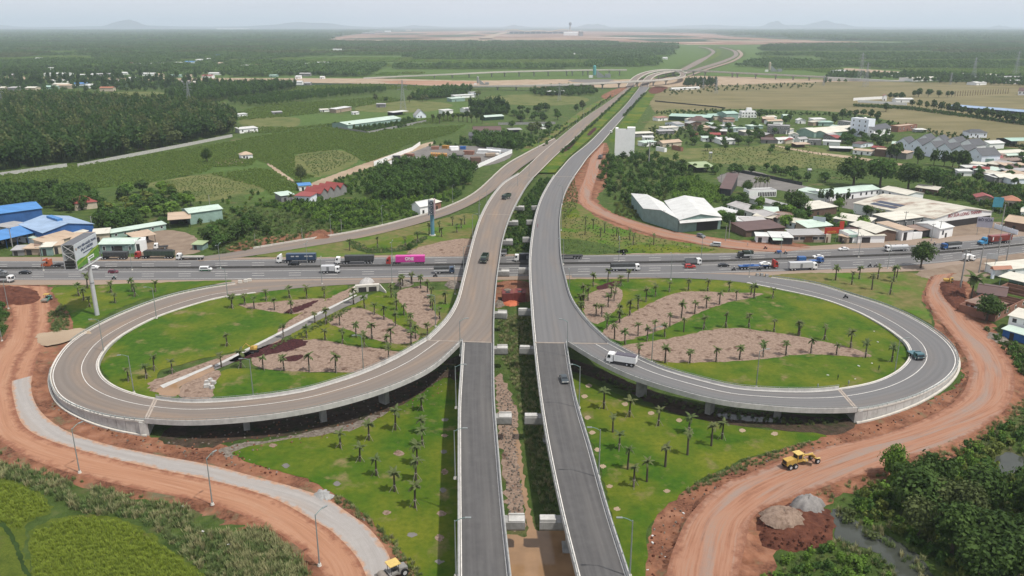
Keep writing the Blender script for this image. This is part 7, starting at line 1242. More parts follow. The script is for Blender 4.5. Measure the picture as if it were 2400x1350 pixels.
CPOLE = [('pole', MB().cyl((0, 0, -.2), (0, 0, 9.5), .22, .14, 8).mesh('pole', CONC_D)), ('crossarm', MB().box((0, 0, 9.0), (2.0, .14, .14)).mesh('crossarm', FRAME)), ('insulator', MB().cyl((.85, 0, 9.05), (.85, 0, 9.4), .1, .06, 6).mesh('insulator', WALL['brown'])), ('insulator', MB().cyl((-.85, 0, 9.05), (-.85, 0, 9.4), .1, .06, 6).mesh('insulator', WALL['brown']))]
for x, y, s, lb in ((31, 586, 1.1, 'beside the open blue shed'), (219, 552, 1, 'at the corner of the blue factory hall'), (266, 535, .9, 'in front of the garden trees'), (493, 493, .9, 'behind the mint hall'), (599, 576, .6, 'with a climbing plant by the slip road end'), (709, 562, .6, 'short one by the orange heap'), (801, 545, .7, 'beside the thicket and slip road'), (1553, 532, .9, 'against the warehouse front'), (1708, 558, .9, 'between the warehouse and the brown shop'), (2118, 540, 1, 'above the bare concrete block'), (2200, 559, .9, 'before the white corner shop'), (2346, 536, 1.3, 'beside the tan gabled shed'), (2250, 676, 1.6, 'leaning over the dark heap'), (2294, 640, 1.3, 'beside the coconut palm'), (2334, 624, 1.3, 'behind the blue pillared gateway'), (2358, 612, 1.3, 'at the edge behind the gateway'), (1689, 440, .9, 'in front of the steep brown roof'), (1700, 566, .8, 'on the grass beside the twin warehouse'), (2008, 573, .9, 'before the mint signed shop'), (2182, 566, .9, 'before the rusty shack'), (1520, 395, 2.0, 'tall telecom mast like, rising from the grove')):
    place('utility_pole', CPOLE, G(x, y), 'concrete utility pole '+lb, 'utility pole', None, random.uniform(-.3, .3), (s, s, s))
def batching(px, py, s, col, label):
    o = thing('mixing_plant', G(px, py), label, 'mixing plant', None, 0, s); MB().cyl((0, 0, 4), (0, 0, 18), 2.6, 2.6, 14).cyl((0, 0, 18), (0, 0, 20), 2.6, .8, 14).build('silo', col, o)
    for x in (-2, 2):
        for y in (-2, 2): MB().cyl((x, y, 0), (x, y, 6), .25, .25, 6).build('leg', STEEL, o)
    MB().hexa([(4, -1, 0), (20, -1, 0), (20, 1, 0), (4, 1, 0)], [(3, -1, 12), (4, -1, 12), (4, 1, 12), (3, 1, 12)]).build('conveyor', STEEL, o); MB().box((22, 0, 3), (9, 5, 6)).build('hopper', STEEL, o); MB().box((-6, 0, 2), (6, 5, 4)).build('control_cabin', PW, o)
batching(1393, 182, 1.15, plain('plant_teal', (.12, .42, .42), .6, .2), 'teal mixing plant silo in front of the far viaduct'); batching(1803, 168, 1.0, plain('plant_cream', (.52, .45, .34), .6, .2), 'cream mixing plant silo beyond the far viaduct'); batching(1120, 199, .7, STEEL, 'grey crushing plant under the far viaduct')
# airport under construction
o = thing('control_tower', G(1336, 78.0), 'far airport control tower rising over the skyline', 'tower'); MB().cyl((0, 0, 0), (0, 0, 88), 11, 8, 14).build('shaft', CONC, o); MB().cyl((0, 0, 84), (0, 0, 100), 8, 17, 14).cyl((0, 0, 100), (0, 0, 118), 17, 15, 14).build('tower_head', plain('scaffold_grey', (.16, .18, .21), .8, .4, .05), o); MB().cyl((0, 0, 118), (0, 0, 130), 2, .6, 8).build('mast', STEEL, o)
o = thing('terminal', G(1262, 79.0), 'far airport terminal with a long white wavy roof', 'terminal'); m = MB(); n = 24; v = []
for j in range(5):
    for i in range(n+1): u = 2*i/n-1; v.append((u*370, j*45, 26+14*abs(u)**1.5+7*math.cos(u*9)+(5 if j in (1, 3) else 0)))
for j in range(5):
    for i in range(n+1): q = v[j*(n+1)+i]; v.append((q[0], q[1], q[2]-4))
K_ = 5*(n+1); f = [(j*(n+1)+i, j*(n+1)+i+1, (j+1)*(n+1)+i+1, (j+1)*(n+1)+i) for j in range(4) for i in range(n)]; f += [tuple(K_+q for q in reversed(ff)) for ff in f]; f += [(i, K_+i, K_+i+1, i+1) for i in range(n)]; m.add(v, f).build('roof', WALL['tan'], o); MB().box((0, 90, 11), (640, 120, 22)).build('hall', plain('terminal_glass', (.10, .16, .20), .4, .2, .01), o)
for i in range(12): MB().cyl((-340+62*i, 3, 0), (-340+62*i, 3, 30), 3, 3, 6).build('column', CONC, o)
for x, y, w, h, lb, col in ((1338, 83.5, 130, 32, 'white frame building beside the airport tower', 'white'), (1362, 84.5, 36, 48, 'grey scaffold block beside the airport tower', 'grey'), (888, 77, 90, 22, 'grey site sheds on the red airport earth', 'grey'), (908, 75, 80, 18, 'pale site sheds on the red airport earth', 'white'), (957, 73, 70, 20, 'cream site block with a mast on the airport earth', 'cream'), (863, 80, 130, 16, 'low grey roofs at the airport edge', 'grey'), (60, 74, 700, 14, 'vast white factory roofs near the horizon', 'white'), (165, 76, 420, 12, 'second white factory roof near the horizon', 'white'), (245, 74, 380, 10, 'thin white factory roof near the horizon', 'paleblue'), (545, 68.6, 700, 16, 'white works strip beyond the plantations', 'white'), (618, 74.5, 260, 12, 'short white works strip beyond the plantations', 'white'), (700, 88, 120, 6, 'pale building strip before the airport', 'cream')):
    p = G(x, y); o = thing('far_building', p, lb, 'building'); MB().box((0, 30, h*.4), (w, 60, h*.8)).build('wall', WALL[col], o)
    for k in range(3): MB().prism([(0, h*.8), (60, h*.8), (30, h)], -w/2+w*k/3+1, -w/2+w*(k+1)/3-1).build('roof', ROOF['white' if col != 'grey' else 'grey'], o)
# ------------------------------------------------------------------ far village houses
FARX = []
FV = '0,11,211,c 18,38,213,g 60,83,214,c 103,133,209,m 123,157,204,c 133,167,208,t 172,200,201,b 198,212,207,w 234,265,214,o 115,153,194,w 237,275,196,w 103,162,179,w 185,203,180,w 210,232,180,w 232,258,180,g 283,298,175,w 332,363,178,w 362,380,181,t 83,95,139,w 251,263,139,r 290,310,153,r 312,327,153,w 343,362,154,w 364,382,154,w 400,423,181,m 435,445,183,t 473,497,184,r 488,518,176,w 477,495,168,w 411,431,152,w 432,455,148,b 458,472,144,w 485,493,142,w 480,493,154,c 509,531,152,t 506,520,133,b 600,616,133,r 565,588,158,w 597,613,158,s 631,647,181,m 692,705,185,w 702,727,179,g 631,642,198,w 668,682,199,m 683,708,199,w 713,727,200,g 735,767,151,w 708,720,156,w 750,760,185,w 20,33,181,g 172,190,128,w 640,655,120,w 780,800,118,w 1375,1400,119,c 1468,1485,117,w 1555,1565,139,w 110,125,165,w 1345,1348,128,w 330,345,115,w 560,575,117,w 35,45,113,w 60,70,190,r 300,320,190,w 420,440,197,g 450,470,199,c'.split()
CN = dict(c=('cream', 'cream', 'cream'), g=('grey', 'grey', 'grey'), m=('pale green', 'mint', 'green'), t=('tan', 'cream', 'tan'), b=('blue', 'paleblue', 'blue'), w=('white', 'white', 'white'), o=('orange', 'cream', 'orange'), r=('red', 'white', 'red'), s=('salmon', 'white', 'salmon'))
for k, q in enumerate(FV):
    x0, x1, y, c = q.split(','); x0, x1, y = float(x0), float(x1), float(y); nm, wl, rf = CN[c]; p = G((x0+x1)/2, y); FARX.append((p.x, p.y))
    zone = 'in the village before the far sandy road' if y > 190 else ('along the far sandy road' if y > 165 else 'among the far plantations')
    o = bld((x0, y), (x1, y), 10+k % 4*3, 3.4+(k % 3)*.8, ('gable', 'shed', 'gable')[k % 3], 1.4, wl, rf, 'tiny '+nm+' roofed house '+zone, 'house', door=1, win=0); o['group'] = 'far '+nm+' houses '+zone
# ------------------------------------------------------------------ plants: single trees
def tree(px, py, h, kind, label, group=None, sets=None, fat=1.0, name='tree', z=0):
    st = sets or TREES; pr = random.choice(st[kind]); base = 14.0 if st is TALL else 8.0; s = h/base
    return place(name, pr, G(px, py, z), label, 'tree', group, random.uniform(0, 6.28), (s*fat, s*fat, s))
tree(2157, 629, 11, 'dark', 'round dense roadside tree standing alone by the highway', None, BIGTREES, 1.05); tree(601, 540, 8, 'dark', 'dark bushy tree on the swampy ground above the slip road', None, BIGTREES, 1.3); tree(625, 552, 5, 'dark', 'smaller dark bush beside the tree on swampy ground', None, BIGTREES, 1.3); tree(486, 382, 10, 'dark', 'lone tree beside the paved plot in the cassava field', None, BIGTREES, .9); tree(706, 428, 11, 'dull', 'lone grey green tree at the farm lane', None, BIGTREES, .8); tree(2312, 752, 9, 'dark', 'spreading tree with white leaves before the half demolished house', None, BIGTREES, 1.2); tree(960, 586, 3, 'mid', 'small shrub in the ditch near the culvert', None, BIGTREES, 1.2)
place('coconut_palm', COCO[0], G(2275, 704), 'tall coconut palm leaning over the brown tin roof', 'palm tree', None, .5, (1.5, 1.5, 1.35)); place('coconut_palm', COCO[1], G(540//1+0, 0+480) if False else G(684, 483), 'coconut palm beside the pale blue house', 'palm tree', None, 1, (.8, .8, .9))
for k, (x, y) in enumerate(((2055, 516), (2065, 520), (2040, 512), (2220, 470))): place('coconut_palm', COCO[k % 2], G(x, y), 'coconut palm behind the concrete block and shops', 'palm tree', 'coconut palms behind the shops', k, (.8, .8, .75))
for k, (x, y) in enumerate(((1770, 452), (1779, 452), (1789, 453), (1797, 452))): place('coconut_palm', COCO[k % 2], G(x, y), 'slender palm in the clump before the paved yard', 'palm tree', 'palm clump of the paved yard', k*1.7, (.7, .7, 1.2))
CYN = -1
def cypress(x, y, h):
    global CYN; CYN += 1
    if 'cy' not in TREES: TREES['cy'] = [[('trunk', MB().cyl((0, 0, 0), (0, 0, 1.5), .15, .1, 6).mesh('trunk', BARK)), ('crown', qmesh(leaves(MB(), 420, (0, 0, 4.2), (.75, .75, 4.0), 26, .34, np.random.default_rng(5), crad=.8), 'crown', LF_DARK))]]
    place('cypress', TREES['cy'][0], G(x, y), ORD[CYN]+' slim cypress of the row before the pale green wing, counted from the shops', 'tree', 'cypress row', random.random()*6, (1.05, 1.05, h/8.2))
for x, y, h in ((1841, 477, 7.5), (1846, 470, 7), (1919, 474, 8.5), (1926, 474, 8), (1935, 473, 7.5), (1944, 474, 10), (1948, 473, 9), (1961, 476, 6.5), (1968, 477, 6), (1976, 477, 5.5), (1984, 480, 10)): cypress(x, y, h)
for x, y, h, kd, lb in ((2000, 437, 18, 'dark', 'great round dark tree behind the pale green wing'), (2062, 438, 17, 'mid', 'great tree with a yellow green top behind the cream wing'), (2128, 447, 16, 'dark', 'wide dull tree behind the corner of the cream wing'), (2185, 448, 14, 'mid', 'wide green tree before the tin roof cluster'), (1862, 500, 12, 'dark', 'big tree between the cypresses and the shops'), (1872, 530, 8, 'mid', 'leafy tree just behind the grey rounded roof shop'), (1818, 500, 6, 'dark', 'dark tree beside the long streaked shed'), (1752, 455, 8, 'dark', 'glossy dark tree beside the steep brown roof'), (1965, 495, 7, 'bright', 'bright tree in front of the cream flat roof'), (2030, 508, 6, 'mid', 'tree against the side of the dairy hall'), (1708, 536, 8, 'mid', 'tall bush tree between the warehouse and the white house'), (1690, 525, 7, 'bright', 'bright bush tree beside the warehouse'), (1735, 515, 5, 'dark', 'dark bush before the long streaked shed')): tree(x, y, h, kd, lb, None, BIGTREES, 1.25 if h > 11 else 1.0)
for k, (x, y, h) in enumerate(((2085, 374, 12), (2100, 377, 14), (2150, 386, 13), (2188, 388, 11), (2212, 390, 11), (2232, 392, 12), (2260, 398, 13), (2246, 396, 12))): tree(x, y, h, 'dark', ORD[k]+' dark tree of the line before the white gabled terrace', None, TREES, .75)
def grovelet(pts, h, kinds, label, group, sets=None, fat=1.0):
    for k, (x, y) in enumerate(sorted(pts, key=lambda q: -q[1])): tree(x, y, h*random.uniform(.8, 1.25), random.choice(kinds), (ORD[k]+' from below: ' if group else '')+label, group, sets, fat*random.uniform(.85, 1.2))
rnd = random.Random(3)
def rpts(px, n):
    P = np.array(px); lo, hi = P.min(0), P.max(0); out = []
    while len(out) < n:
        x, y = rnd.uniform(lo[0], hi[0]), rnd.uniform(lo[1], hi[1])
        if inside(px, np.array([x]), np.array([y]))[0]: out.append((x, y))
    return sorted(out, key=lambda p: p[1])
grovelet([(2137+x, 250+x*.165) for x in range(0, 260, 17)], 10, ['dark'], 'dark tree in the line before the very long pale roofed shed', 'tree line of the long shed', TREES, .9)
grovelet([(2085, 232), (2098, 233), (2112, 234), (2142, 227), (2152, 227), (2175, 227), (2182, 222), (2200, 228), (2220, 228), (2230, 227)], 9, ['dark', 'mid'], 'tree in the scattered row above the white walled compound', 'trees above the compound', TREES, 1.0)
grovelet(rpts([(240, 470), (330, 440), (400, 450), (470, 485), (450, 505), (330, 515), (240, 505)], 34), 6.5, ['dark', 'mid', 'bright', 'yellow'], 'garden tree between the red roof and the meadow', 'garden trees near the red roof', TREES, 1.15)
grovelet(rpts([(1610, 402), (1720, 392), (1860, 405), (1960, 425), (1900, 432), (1760, 408), (1640, 412)], 34), 4.6, ['dark', 'mid'], 'small orchard tree above the paved yard', 'orchard above the paved yard', TREES, 1.1)
grovelet(rpts([(1600, 302), (1700, 292), (1830, 300), (1790, 338), (1700, 350), (1610, 345)], 40), 6.5, ['dark', 'mid'], 'village tree between white villa and meadow', 'village trees below the white villa', TREES, 1.1)
grovelet(rpts([(1950, 300), (2060, 310), (2120, 330), (2060, 350), (1980, 345), (1940, 330)], 34), 6.5, ['dark', 'mid'], 'village tree around the tall white block', 'village trees by the tall white block', TREES, 1.1)
grovelet([(1955, 292), (1975, 280), (1990, 276), (2005, 274), (2022, 275), (2040, 278), (2055, 282), (2076, 262), (1780, 279), (1795, 276), (1850, 286), (1840, 294)], 9, ['dark', 'mid'], 'taller tree at the edge of the dry field behind the village', 'trees at the dry field edge', TREES, .9)
grovelet(rpts([(1700, 470), (1850, 500), (1990, 530), (2100, 545), (1960, 545), (1800, 530)], 20), 5.5, ['dark', 'mid', 'bright'], 'yard tree squeezed between the shops and sheds', 'yard trees behind the shops', TREES, 1.1); grovelet(rpts([(2240, 370), (2400, 360), (2410, 440), (2280, 430)], 16), 5.5, ['dark', 'mid'], 'tree in the tin roof cluster below the terrace', 'trees of the tin roof cluster', TREES, 1.0); grovelet([(1658, 354), (1700, 352), (1810, 352), (1805, 362), (1845, 358)], 6, ['mid', 'dark'], 'tree standing free in the meadow by the lane', 'meadow trees', TREES, 1.0)
grovelet([(1040, 285), (1050, 284), (1062, 285), (1075, 284), (1085, 285), (1095, 286), (1105, 288), (1030, 290), (1015, 288), (1118, 287), (1130, 290)], 11, ['dull', 'dark'], 'feathery tree in the line below the white houses', 'feathery tree line', TALL, 1.0)
grovelet([(855, 306), (868, 305), (880, 303), (893, 301), (905, 299), (918, 297), (930, 294), (842, 308), (830, 306), (820, 303)], 5, ['dark', 'mid'], 'small conical tree along the long mint barn', 'trees along the mint barn', TREES, .6)
grovelet(rpts([(1195, 260), (1290, 258), (1320, 275), (1310, 290), (1220, 288), (1200, 275)], 22), 8, ['mid', 'dark'], 'tree of the small wood beyond the grey boundary wall', 'small wood by the boundary wall', TREES, 1.1)
grovelet([(880, 237), (905, 240), (960, 240), (990, 238), (1000, 237), (1120, 228), (1350, 262), (1365, 258), (1200, 300), (1245, 315), (1260, 312), (1285, 308)], 9, ['dark', 'dull'], 'scattered tree in the fields near the slim ramp', 'scattered field trees', TREES, 1.0)
grovelet([(520, 578), (535, 572), (548, 565), (512, 585), (500, 566), (490, 572), (565, 556), (575, 548)], 6.5, ['mid', 'dark'], 'bushy tree between truck yard and swampy ground', 'trees by the truck yard', TREES, 1.2)
grovelet([(2092, 1128)], 7.5, ['bright'], 'bright leaved sapling tree at the foot of the road bank', None, BIGTREES, .75); grovelet([(2150, 1262), (2205, 1215), (2262, 1242), (2230, 1300), (2300, 1200), (2135, 1198), (2180, 1180)], 9, ['dark', 'dull'], 'dull green tree in the hollow beside the pond', 'trees by the pond', BIGTREES, 1.05); grovelet([(2330, 1330), (2395, 1300), (2380, 1372), (2290, 1375), (2415, 1225)], 9.5, ['dark'], 'dark rounded tree in the bottom corner of the hollow', 'corner trees', BIGTREES, 1.1)
# ------------------------------------------------------------------ plants: masses
def mass(name, px, spacing, protos, smin, smax, label, hole=(), world=False, rot=.3, jit=.45): return scatter(name, scatter_pts(px, spacing, .02, jit, hole, world, rot), protos, smin, smax, label, name.replace('_', ' '))
mass('forest', [(-80, 412), (158, 383), (186, 385), (430, 338), (547, 314), (556, 292), (500, 272), (400, 257), (240, 252), (100, 247), (-80, 242)], 5.6, FOREST['dark']+FOREST['dark']+FOREST['dull'], 1.05, 1.4, 'dense dark plantation forest behind the pale panel wall')
mass('forest', [(385, 226), (470, 212), (560, 205), (645, 203), (700, 207), (640, 222), (520, 238), (430, 244)], 6.5, FOREST['mid']+FOREST['dark'], .8, 1.05, 'block of rubber trees behind the dark forest')
mass('forest', [(530, 243), (640, 226), (760, 218), (905, 212), (900, 219), (760, 232), (600, 252)], 6.5, FOREST['mid'], .5, .7, 'long strip of young rubber trees beyond the crops')
mass('forest', [(-80, 240), (-80, 229), (120, 226), (200, 232), (330, 240), (300, 248), (120, 243)], 7, FOREST['mid'], .6, .9, 'low rubber strip above the dark forest')
mass('crop_rows', [(640, 206), (860, 199), (1080, 206), (1050, 214), (905, 210), (760, 216), (640, 222), (700, 208)], 5, CROPS, 1.6, 2.4, 'light green young plantation before the expressway works'); mass('crop_rows', [(560, 262), (640, 245), (800, 236), (900, 228), (950, 236), (840, 250), (700, 272), (560, 282)], 4, CROPS, 1.2, 1.8, 'light green crop strip behind the meadow')
mass('crop_rows', [(-60, 452), (-60, 420), (150, 396), (550, 332), (640, 314), (760, 300), (930, 305), (1090, 294), (1060, 314), (950, 342), (890, 372), (860, 382), (800, 350), (690, 362), (690, 400), (740, 415), (700, 425), (640, 390), (600, 375), (585, 390), (500, 392), (480, 404), (345, 430), (200, 445)], 2.3, CROPS, .75, 1.25, 'cassava crop covering the field beside the panel wall'); mass('crop_rows', [(490, 408), (530, 406), (600, 395), (640, 400), (690, 432), (720, 442), (640, 460), (620, 442)], 2.3, CROPS, .75, 1.2, 'cassava crop beside the square meadow'); mass('crop_rows', [(560, 298), (690, 300), (760, 292), (960, 287), (1080, 264), (1060, 285), (900, 300), (760, 297), (640, 312), (560, 312)], 2.8, CROPS, .8, 1.3, 'crop strip below the tan walled house')
FTS = [crown_obj(280+i, 8, 2.9, 190, .62, (LF_MID, LF_DARK, LF_MID)[i], 10, .6, .12) for i in range(3)]
mass('thicket', [(862, 456), (885, 408), (960, 390), (1060, 382), (1112, 402), (1100, 432), (1010, 464), (930, 472), (880, 472)], 4.2, FTS, .75, 1.15, 'dense dark green grove between the lane and the slip road')
mass('thicket', [(620, 482), (740, 472), (870, 472), (1000, 466), (1090, 442), (1075, 462), (985, 502), (960, 510), (880, 528), (790, 542), (700, 505)], 3.2, BUSH['mid']+BUSH['bright']+BUSH['dark'][:1], .6, 1.15, 'bushy green thicket above the slip road'); mass('thicket', [(560, 520), (700, 505), (790, 545), (690, 560), (560, 590), (540, 560)], 6.5, BUSH['mid']+BUSH['dull'], .35, .9, 'scattered low bushes on the swampy ground'); mass('thicket', [(790, 425), (860, 395), (890, 400), (860, 455), (760, 465), (740, 445)], 4.5, BUSH['mid']+BUSH['bright'][:1], .5, 1.0, 'scrub between the farm lane and the dark grove'); mass('thicket', [(990, 345), (1100, 333), (1250, 322), (1300, 300), (1330, 290), (1250, 345), (1200, 355), (1100, 342)], 5, BUSH['mid']+FTS[:1], .5, 1.0, 'scrub and small trees behind the storage yard')
mass('thicket', [(1110, 322), (1190, 325), (1230, 330), (1215, 350), (1150, 352), (1120, 345)], 4.5, FTS, .8, 1.15, 'dense grove beside the slate roofed house'); mass('thicket', [(1100, 262), (1150, 250), (1190, 258), (1190, 270), (1110, 272)], 5, FTS+FOREST['dark'][:1], .9, 1.2, 'dense dark grove behind the farm shed with mint roof'); mass('thicket', [(960, 232), (1040, 212), (1110, 212), (1090, 222), (1050, 230), (980, 236)], 6, FTS, 1.0, 1.5, 'dark wood before the far viaduct'); mass('thicket', [(1240, 218), (1300, 207), (1390, 208), (1400, 222), (1340, 226), (1260, 226)], 7, FTS, .8, 1.2, 'dark wood before the slim far ramp'); mass('thicket', [(760, 297), (800, 288), (812, 300), (860, 313), (940, 300), (985, 285), (960, 278), (900, 290), (810, 297)], 4.5, BUSH['dark']+BUSH['mid'], .7, 1.2, 'bushes inside the walled plot of the mint barn')
mass('thicket', [(-60, 512), (-60, 458), (120, 442), (200, 452), (250, 480), (170, 500), (130, 492), (100, 482)], 4.2, FTS, .7, 1.1, 'dark leafy trees behind the blue factory sheds'); mass('thicket', [(215, 530), (240, 500), (330, 520), (330, 535), (262, 545)], 4, FTS, .7, 1.05, 'dark trees between the blue hall and the garden'); mass('thicket', [(250, 470), (400, 440), (480, 480), (600, 450), (660, 470), (540, 520), (440, 510), (330, 525)], 8.5, BUSH['mid']+BUSH['bright']+BUSH['yellow'], .4, .9, 'undergrowth of the garden and the plot beside it')
mass('thicket', [(1408, 385), (1436, 372), (1540, 366), (1600, 385), (1640, 425), (1620, 452), (1560, 470), (1480, 482), (1430, 468), (1400, 425)], 5.2, FTS+BUSH['mid']+BUSH['bright'][:1]+BUSH['dull'], .6, 1.0, 'dense mixed grove between the dirt road and the warehouses'); mass('thicket', [(1572, 430), (1625, 418), (1682, 445), (1692, 472), (1640, 490), (1580, 476)], 2.6, BUSH['bright'], .7, 1.1, 'bright broad leaved patch behind the twin warehouses'); mass('thicket', [(1440, 480), (1480, 470), (1500, 510), (1470, 515), (1440, 500)], 3, BUSH['yellow']+BUSH['dull'], .4, .7, 'dry scrub beside the warehouse wall'); mass('thicket', [(1690, 465), (1740, 470), (1720, 500), (1690, 490)], 4, BUSH['mid']+BUSH['dark'], .7, 1.1, 'bushes behind the long streaked shed')
mass('thicket', [(2200, 436), (2260, 430), (2410, 442), (2410, 525), (2335, 500), (2250, 472), (2165, 458)], 4.2, BUSH['mid']+BUSH['dark']+BUSH['yellow'][:1], .7, 1.4, 'green and dry scrub above the dairy hall'); mass('thicket', [(1850, 500), (1900, 505), (1960, 520), (2060, 525), (2090, 540), (2000, 530), (1900, 540), (1850, 535)], 4.5, FTS[:1]+BUSH['dark'], .5, .9, 'garden greenery behind the shop row'); mass('thicket', [(1520, 300), (1600, 290), (1610, 340), (1560, 350), (1500, 345)], 6, BUSH['mid']+BUSH['dark'], .5, 1.0, 'bushes around the meadow houses'); mass('thicket', [(2130, 400), (2240, 402), (2260, 420), (2200, 436), (2100, 420), (2020, 400)], 4, BUSH['dark']+BUSH['mid'], .6, 1.0, 'dark undergrowth below the tree line of the terrace')
mass('hedge', [(2000, 246), (2130, 252), (2420, 290), (2420, 297), (2130, 258), (2000, 250)], 3.5, BUSH['dark']+BUSH['mid'], .6, 1.0, 'dark hedge along the very long pale roofed shed'); mass('forest', [(1600, 206), (1610, 192), (1678, 193), (1680, 206)], 7, FOREST['dark'], .6, .8, 'square dark block of trees at the dry field'); mass('thicket', [(1545, 215), (1600, 207), (1700, 200), (1920, 195), (1900, 206), (1700, 214), (1560, 225)], 14, BUSH['dull']+BUSH['mid'], .6, 1.3, 'scattered bushes at the upper end of the dry field'); mass('thicket', [(1930, 196), (2100, 192), (2240, 196), (2420, 205), (2420, 185), (2200, 176), (2000, 168), (1940, 178)], 11, FTS, .9, 1.4, 'tree belt around the sheds beyond the dry field', [wpoly([(1975, 158), (2140, 168), (2105, 178), (1940, 172)]), wpoly([(1930, 186), (2130, 186), (2130, 195), (1930, 194)])]); mass('thicket', [(1535, 262), (1700, 258), (1990, 268), (2200, 310), (2410, 345), (2410, 352), (2190, 318), (1980, 275), (1700, 266), (1540, 270)], 7, BUSH['mid']+BUSH['dark'], .5, 1.1, 'scrub line where the village meets the dry field')
# near foreground
mass('undergrowth', [(1995, 1185), (2062, 1118), (2150, 1085), (2265, 1050), (2345, 1003), (2420, 965), (2430, 1390), (2210, 1390), (2190, 1315), (2110, 1262), (2000, 1215)], 2.0, BUSH['mid']+BUSH['bright']+BUSH['yellow']+TUFT_G+TUFT[:2], .45, .95, 'tangled green undergrowth in the hollow below the rutted road', [wpoly([(2325, 1075), (2360, 1055), (2405, 1072), (2395, 1110), (2348, 1118)])]); mass('undergrowth', [(1770, 1370), (1850, 1305), (1960, 1278), (2060, 1315), (2110, 1385), (1770, 1400)], 1.6, BUSH['bright']+BUSH['mid'][:1]+TUFT_G+TUFT[:1], .4, .75, 'green undergrowth at the near end of the pond'); mass('undergrowth', [(2300, 770), (2330, 800), (2375, 860), (2400, 900), (2420, 950), (2420, 830), (2350, 800)], 2.6, BUSH['mid']+BUSH['dull'], .5, .9, 'bushes along the outer side of the rutted road bend')
mass('tall_grass', [(-20, 1082), (60, 1095), (200, 1138), (330, 1170), (440, 1192), (470, 1225), (560, 1255), (680, 1320), (700, 1390), (540, 1390), (430, 1300), (330, 1218), (180, 1200), (115, 1160), (40, 1128), (-20, 1118)], 1.0, TUFT_G+TUFT_G+TUFT, .6, 1.3, 'tall rough grass on the bank between the orange road and the paddies', [wpoly([(455, 1180), (520, 1192), (560, 1225), (520, 1255), (460, 1240)]), wpoly([(300, 1155), (370, 1165), (350, 1185), (300, 1178)]), wpoly([(175, 1128), (225, 1142), (205, 1180), (165, 1160)]), wpoly([(560, 1235), (600, 1240), (590, 1275), (550, 1262)]), wpoly([(400, 1235), (440, 1240), (425, 1265), (395, 1255)])]); mass('tall_grass', [(540, 1258), (620, 1240), (690, 1300), (725, 1350), (740, 1420), (560, 1420)], 1.0, TUFT+TUFT_G, .9, 1.5, 'plumed grass clump in the bend of the orange road'); mass('tall_grass', [(-40, 690), (5, 700), (22, 745), (8, 790), (-40, 790)], 1.3, TUFT_G+BUSH['mid'][:1], .6, 1, 'weeds at the frame edge beside the red mound'); mass('tall_grass', [(110, 740), (150, 712), (162, 745), (160, 775), (125, 790)], 1.3, TUFT_G, .6, 1.1, 'weeds between the red earth and the billboard lawn')
mass('tall_grass', [(1228, 735), (1244, 735), (1258, 880), (1290, 1120), (1310, 1225), (1275, 1232), (1252, 1150), (1235, 1020), (1205, 900), (1175, 840), (1165, 740)], 1.3, TUFT_G+TUFT, .5, 1.0, 'rank grass between the two flyover carriageways'); mass('tall_grass', [(1190, 540), (1225, 480), (1265, 425), (1300, 420), (1262, 500), (1246, 590), (1180, 592)], 1.8, TUFT_G+BUSH['mid'], .4, .9, 'rank grass under the flyovers beyond the highway'); mass('tall_grass', [(790, 1162), (850, 1200), (930, 1270), (985, 1345), (1000, 1400), (960, 1400), (930, 1310), (860, 1235), (780, 1178)], .9, TUFT_G+TUFT[:2], .4, .8, 'weedy strip between the near lawn and the grey road'); mass('tall_grass', [(1590, 1165), (1660, 1115), (1760, 1075), (1880, 1040), (1930, 1035), (1840, 1068), (1740, 1105), (1660, 1140)], 1.1, TUFT_G+TUFT[:1], .4, .85, 'weedy strip between the near lawn and the rutted road'); mass('tall_grass', [(2080, 1078), (2200, 1050), (2300, 1012), (2370, 960), (2395, 930), (2410, 960), (2330, 1015), (2230, 1062), (2100, 1100)], 1.3, TUFT_G+TUFT[:1], .5, .9, 'weeds on the bank of the rutted road'); mass('tall_grass', [(815, 565), (840, 568), (862, 582), (930, 582), (990, 555), (1000, 560), (950, 588), (860, 596), (825, 582)], 1.4, TUFT_G+TUFT[:1], .5, .9, 'weeds in the ditch beside the highway'); mass('tall_grass', [(690, 790), (760, 748), (815, 720), (825, 725), (770, 758), (640, 818), (620, 822)], 1.0, TUFT_G, .4, .8, 'weeds along the concrete drain'); mass('tall_grass', [(1320, 420), (1345, 415), (1355, 460), (1350, 490), (1318, 520)], 2, TUFT_G+TUFT[:1], .5, .9, 'weeds between the grey flyover and the dirt road')
def bits(nm, px, sp, pr, a, b, lb, z=.1): return scatter(nm, scatter_pts(px, sp, z, .5), pr, a, b, lb, nm)
bits('litter', [(1500, 1350), (1530, 1220), (1600, 1170), (1690, 1110), (1560, 1350)], 5, LITTER, .4, 1.2, 'white litter on the bare earth beside the rutted road'); bits('litter', [(60, 1110), (450, 1190), (600, 1260), (560, 1300), (300, 1200)], 8, LITTER, .5, 1.2, 'white litter on the bank below the orange road', .5); bits('litter', [(2000, 740), (2100, 800), (2110, 850), (1960, 905), (1900, 880), (2050, 840)], 9, LITTER, .5, 1.3, 'white scraps on the lawn of the grey loop', .12)
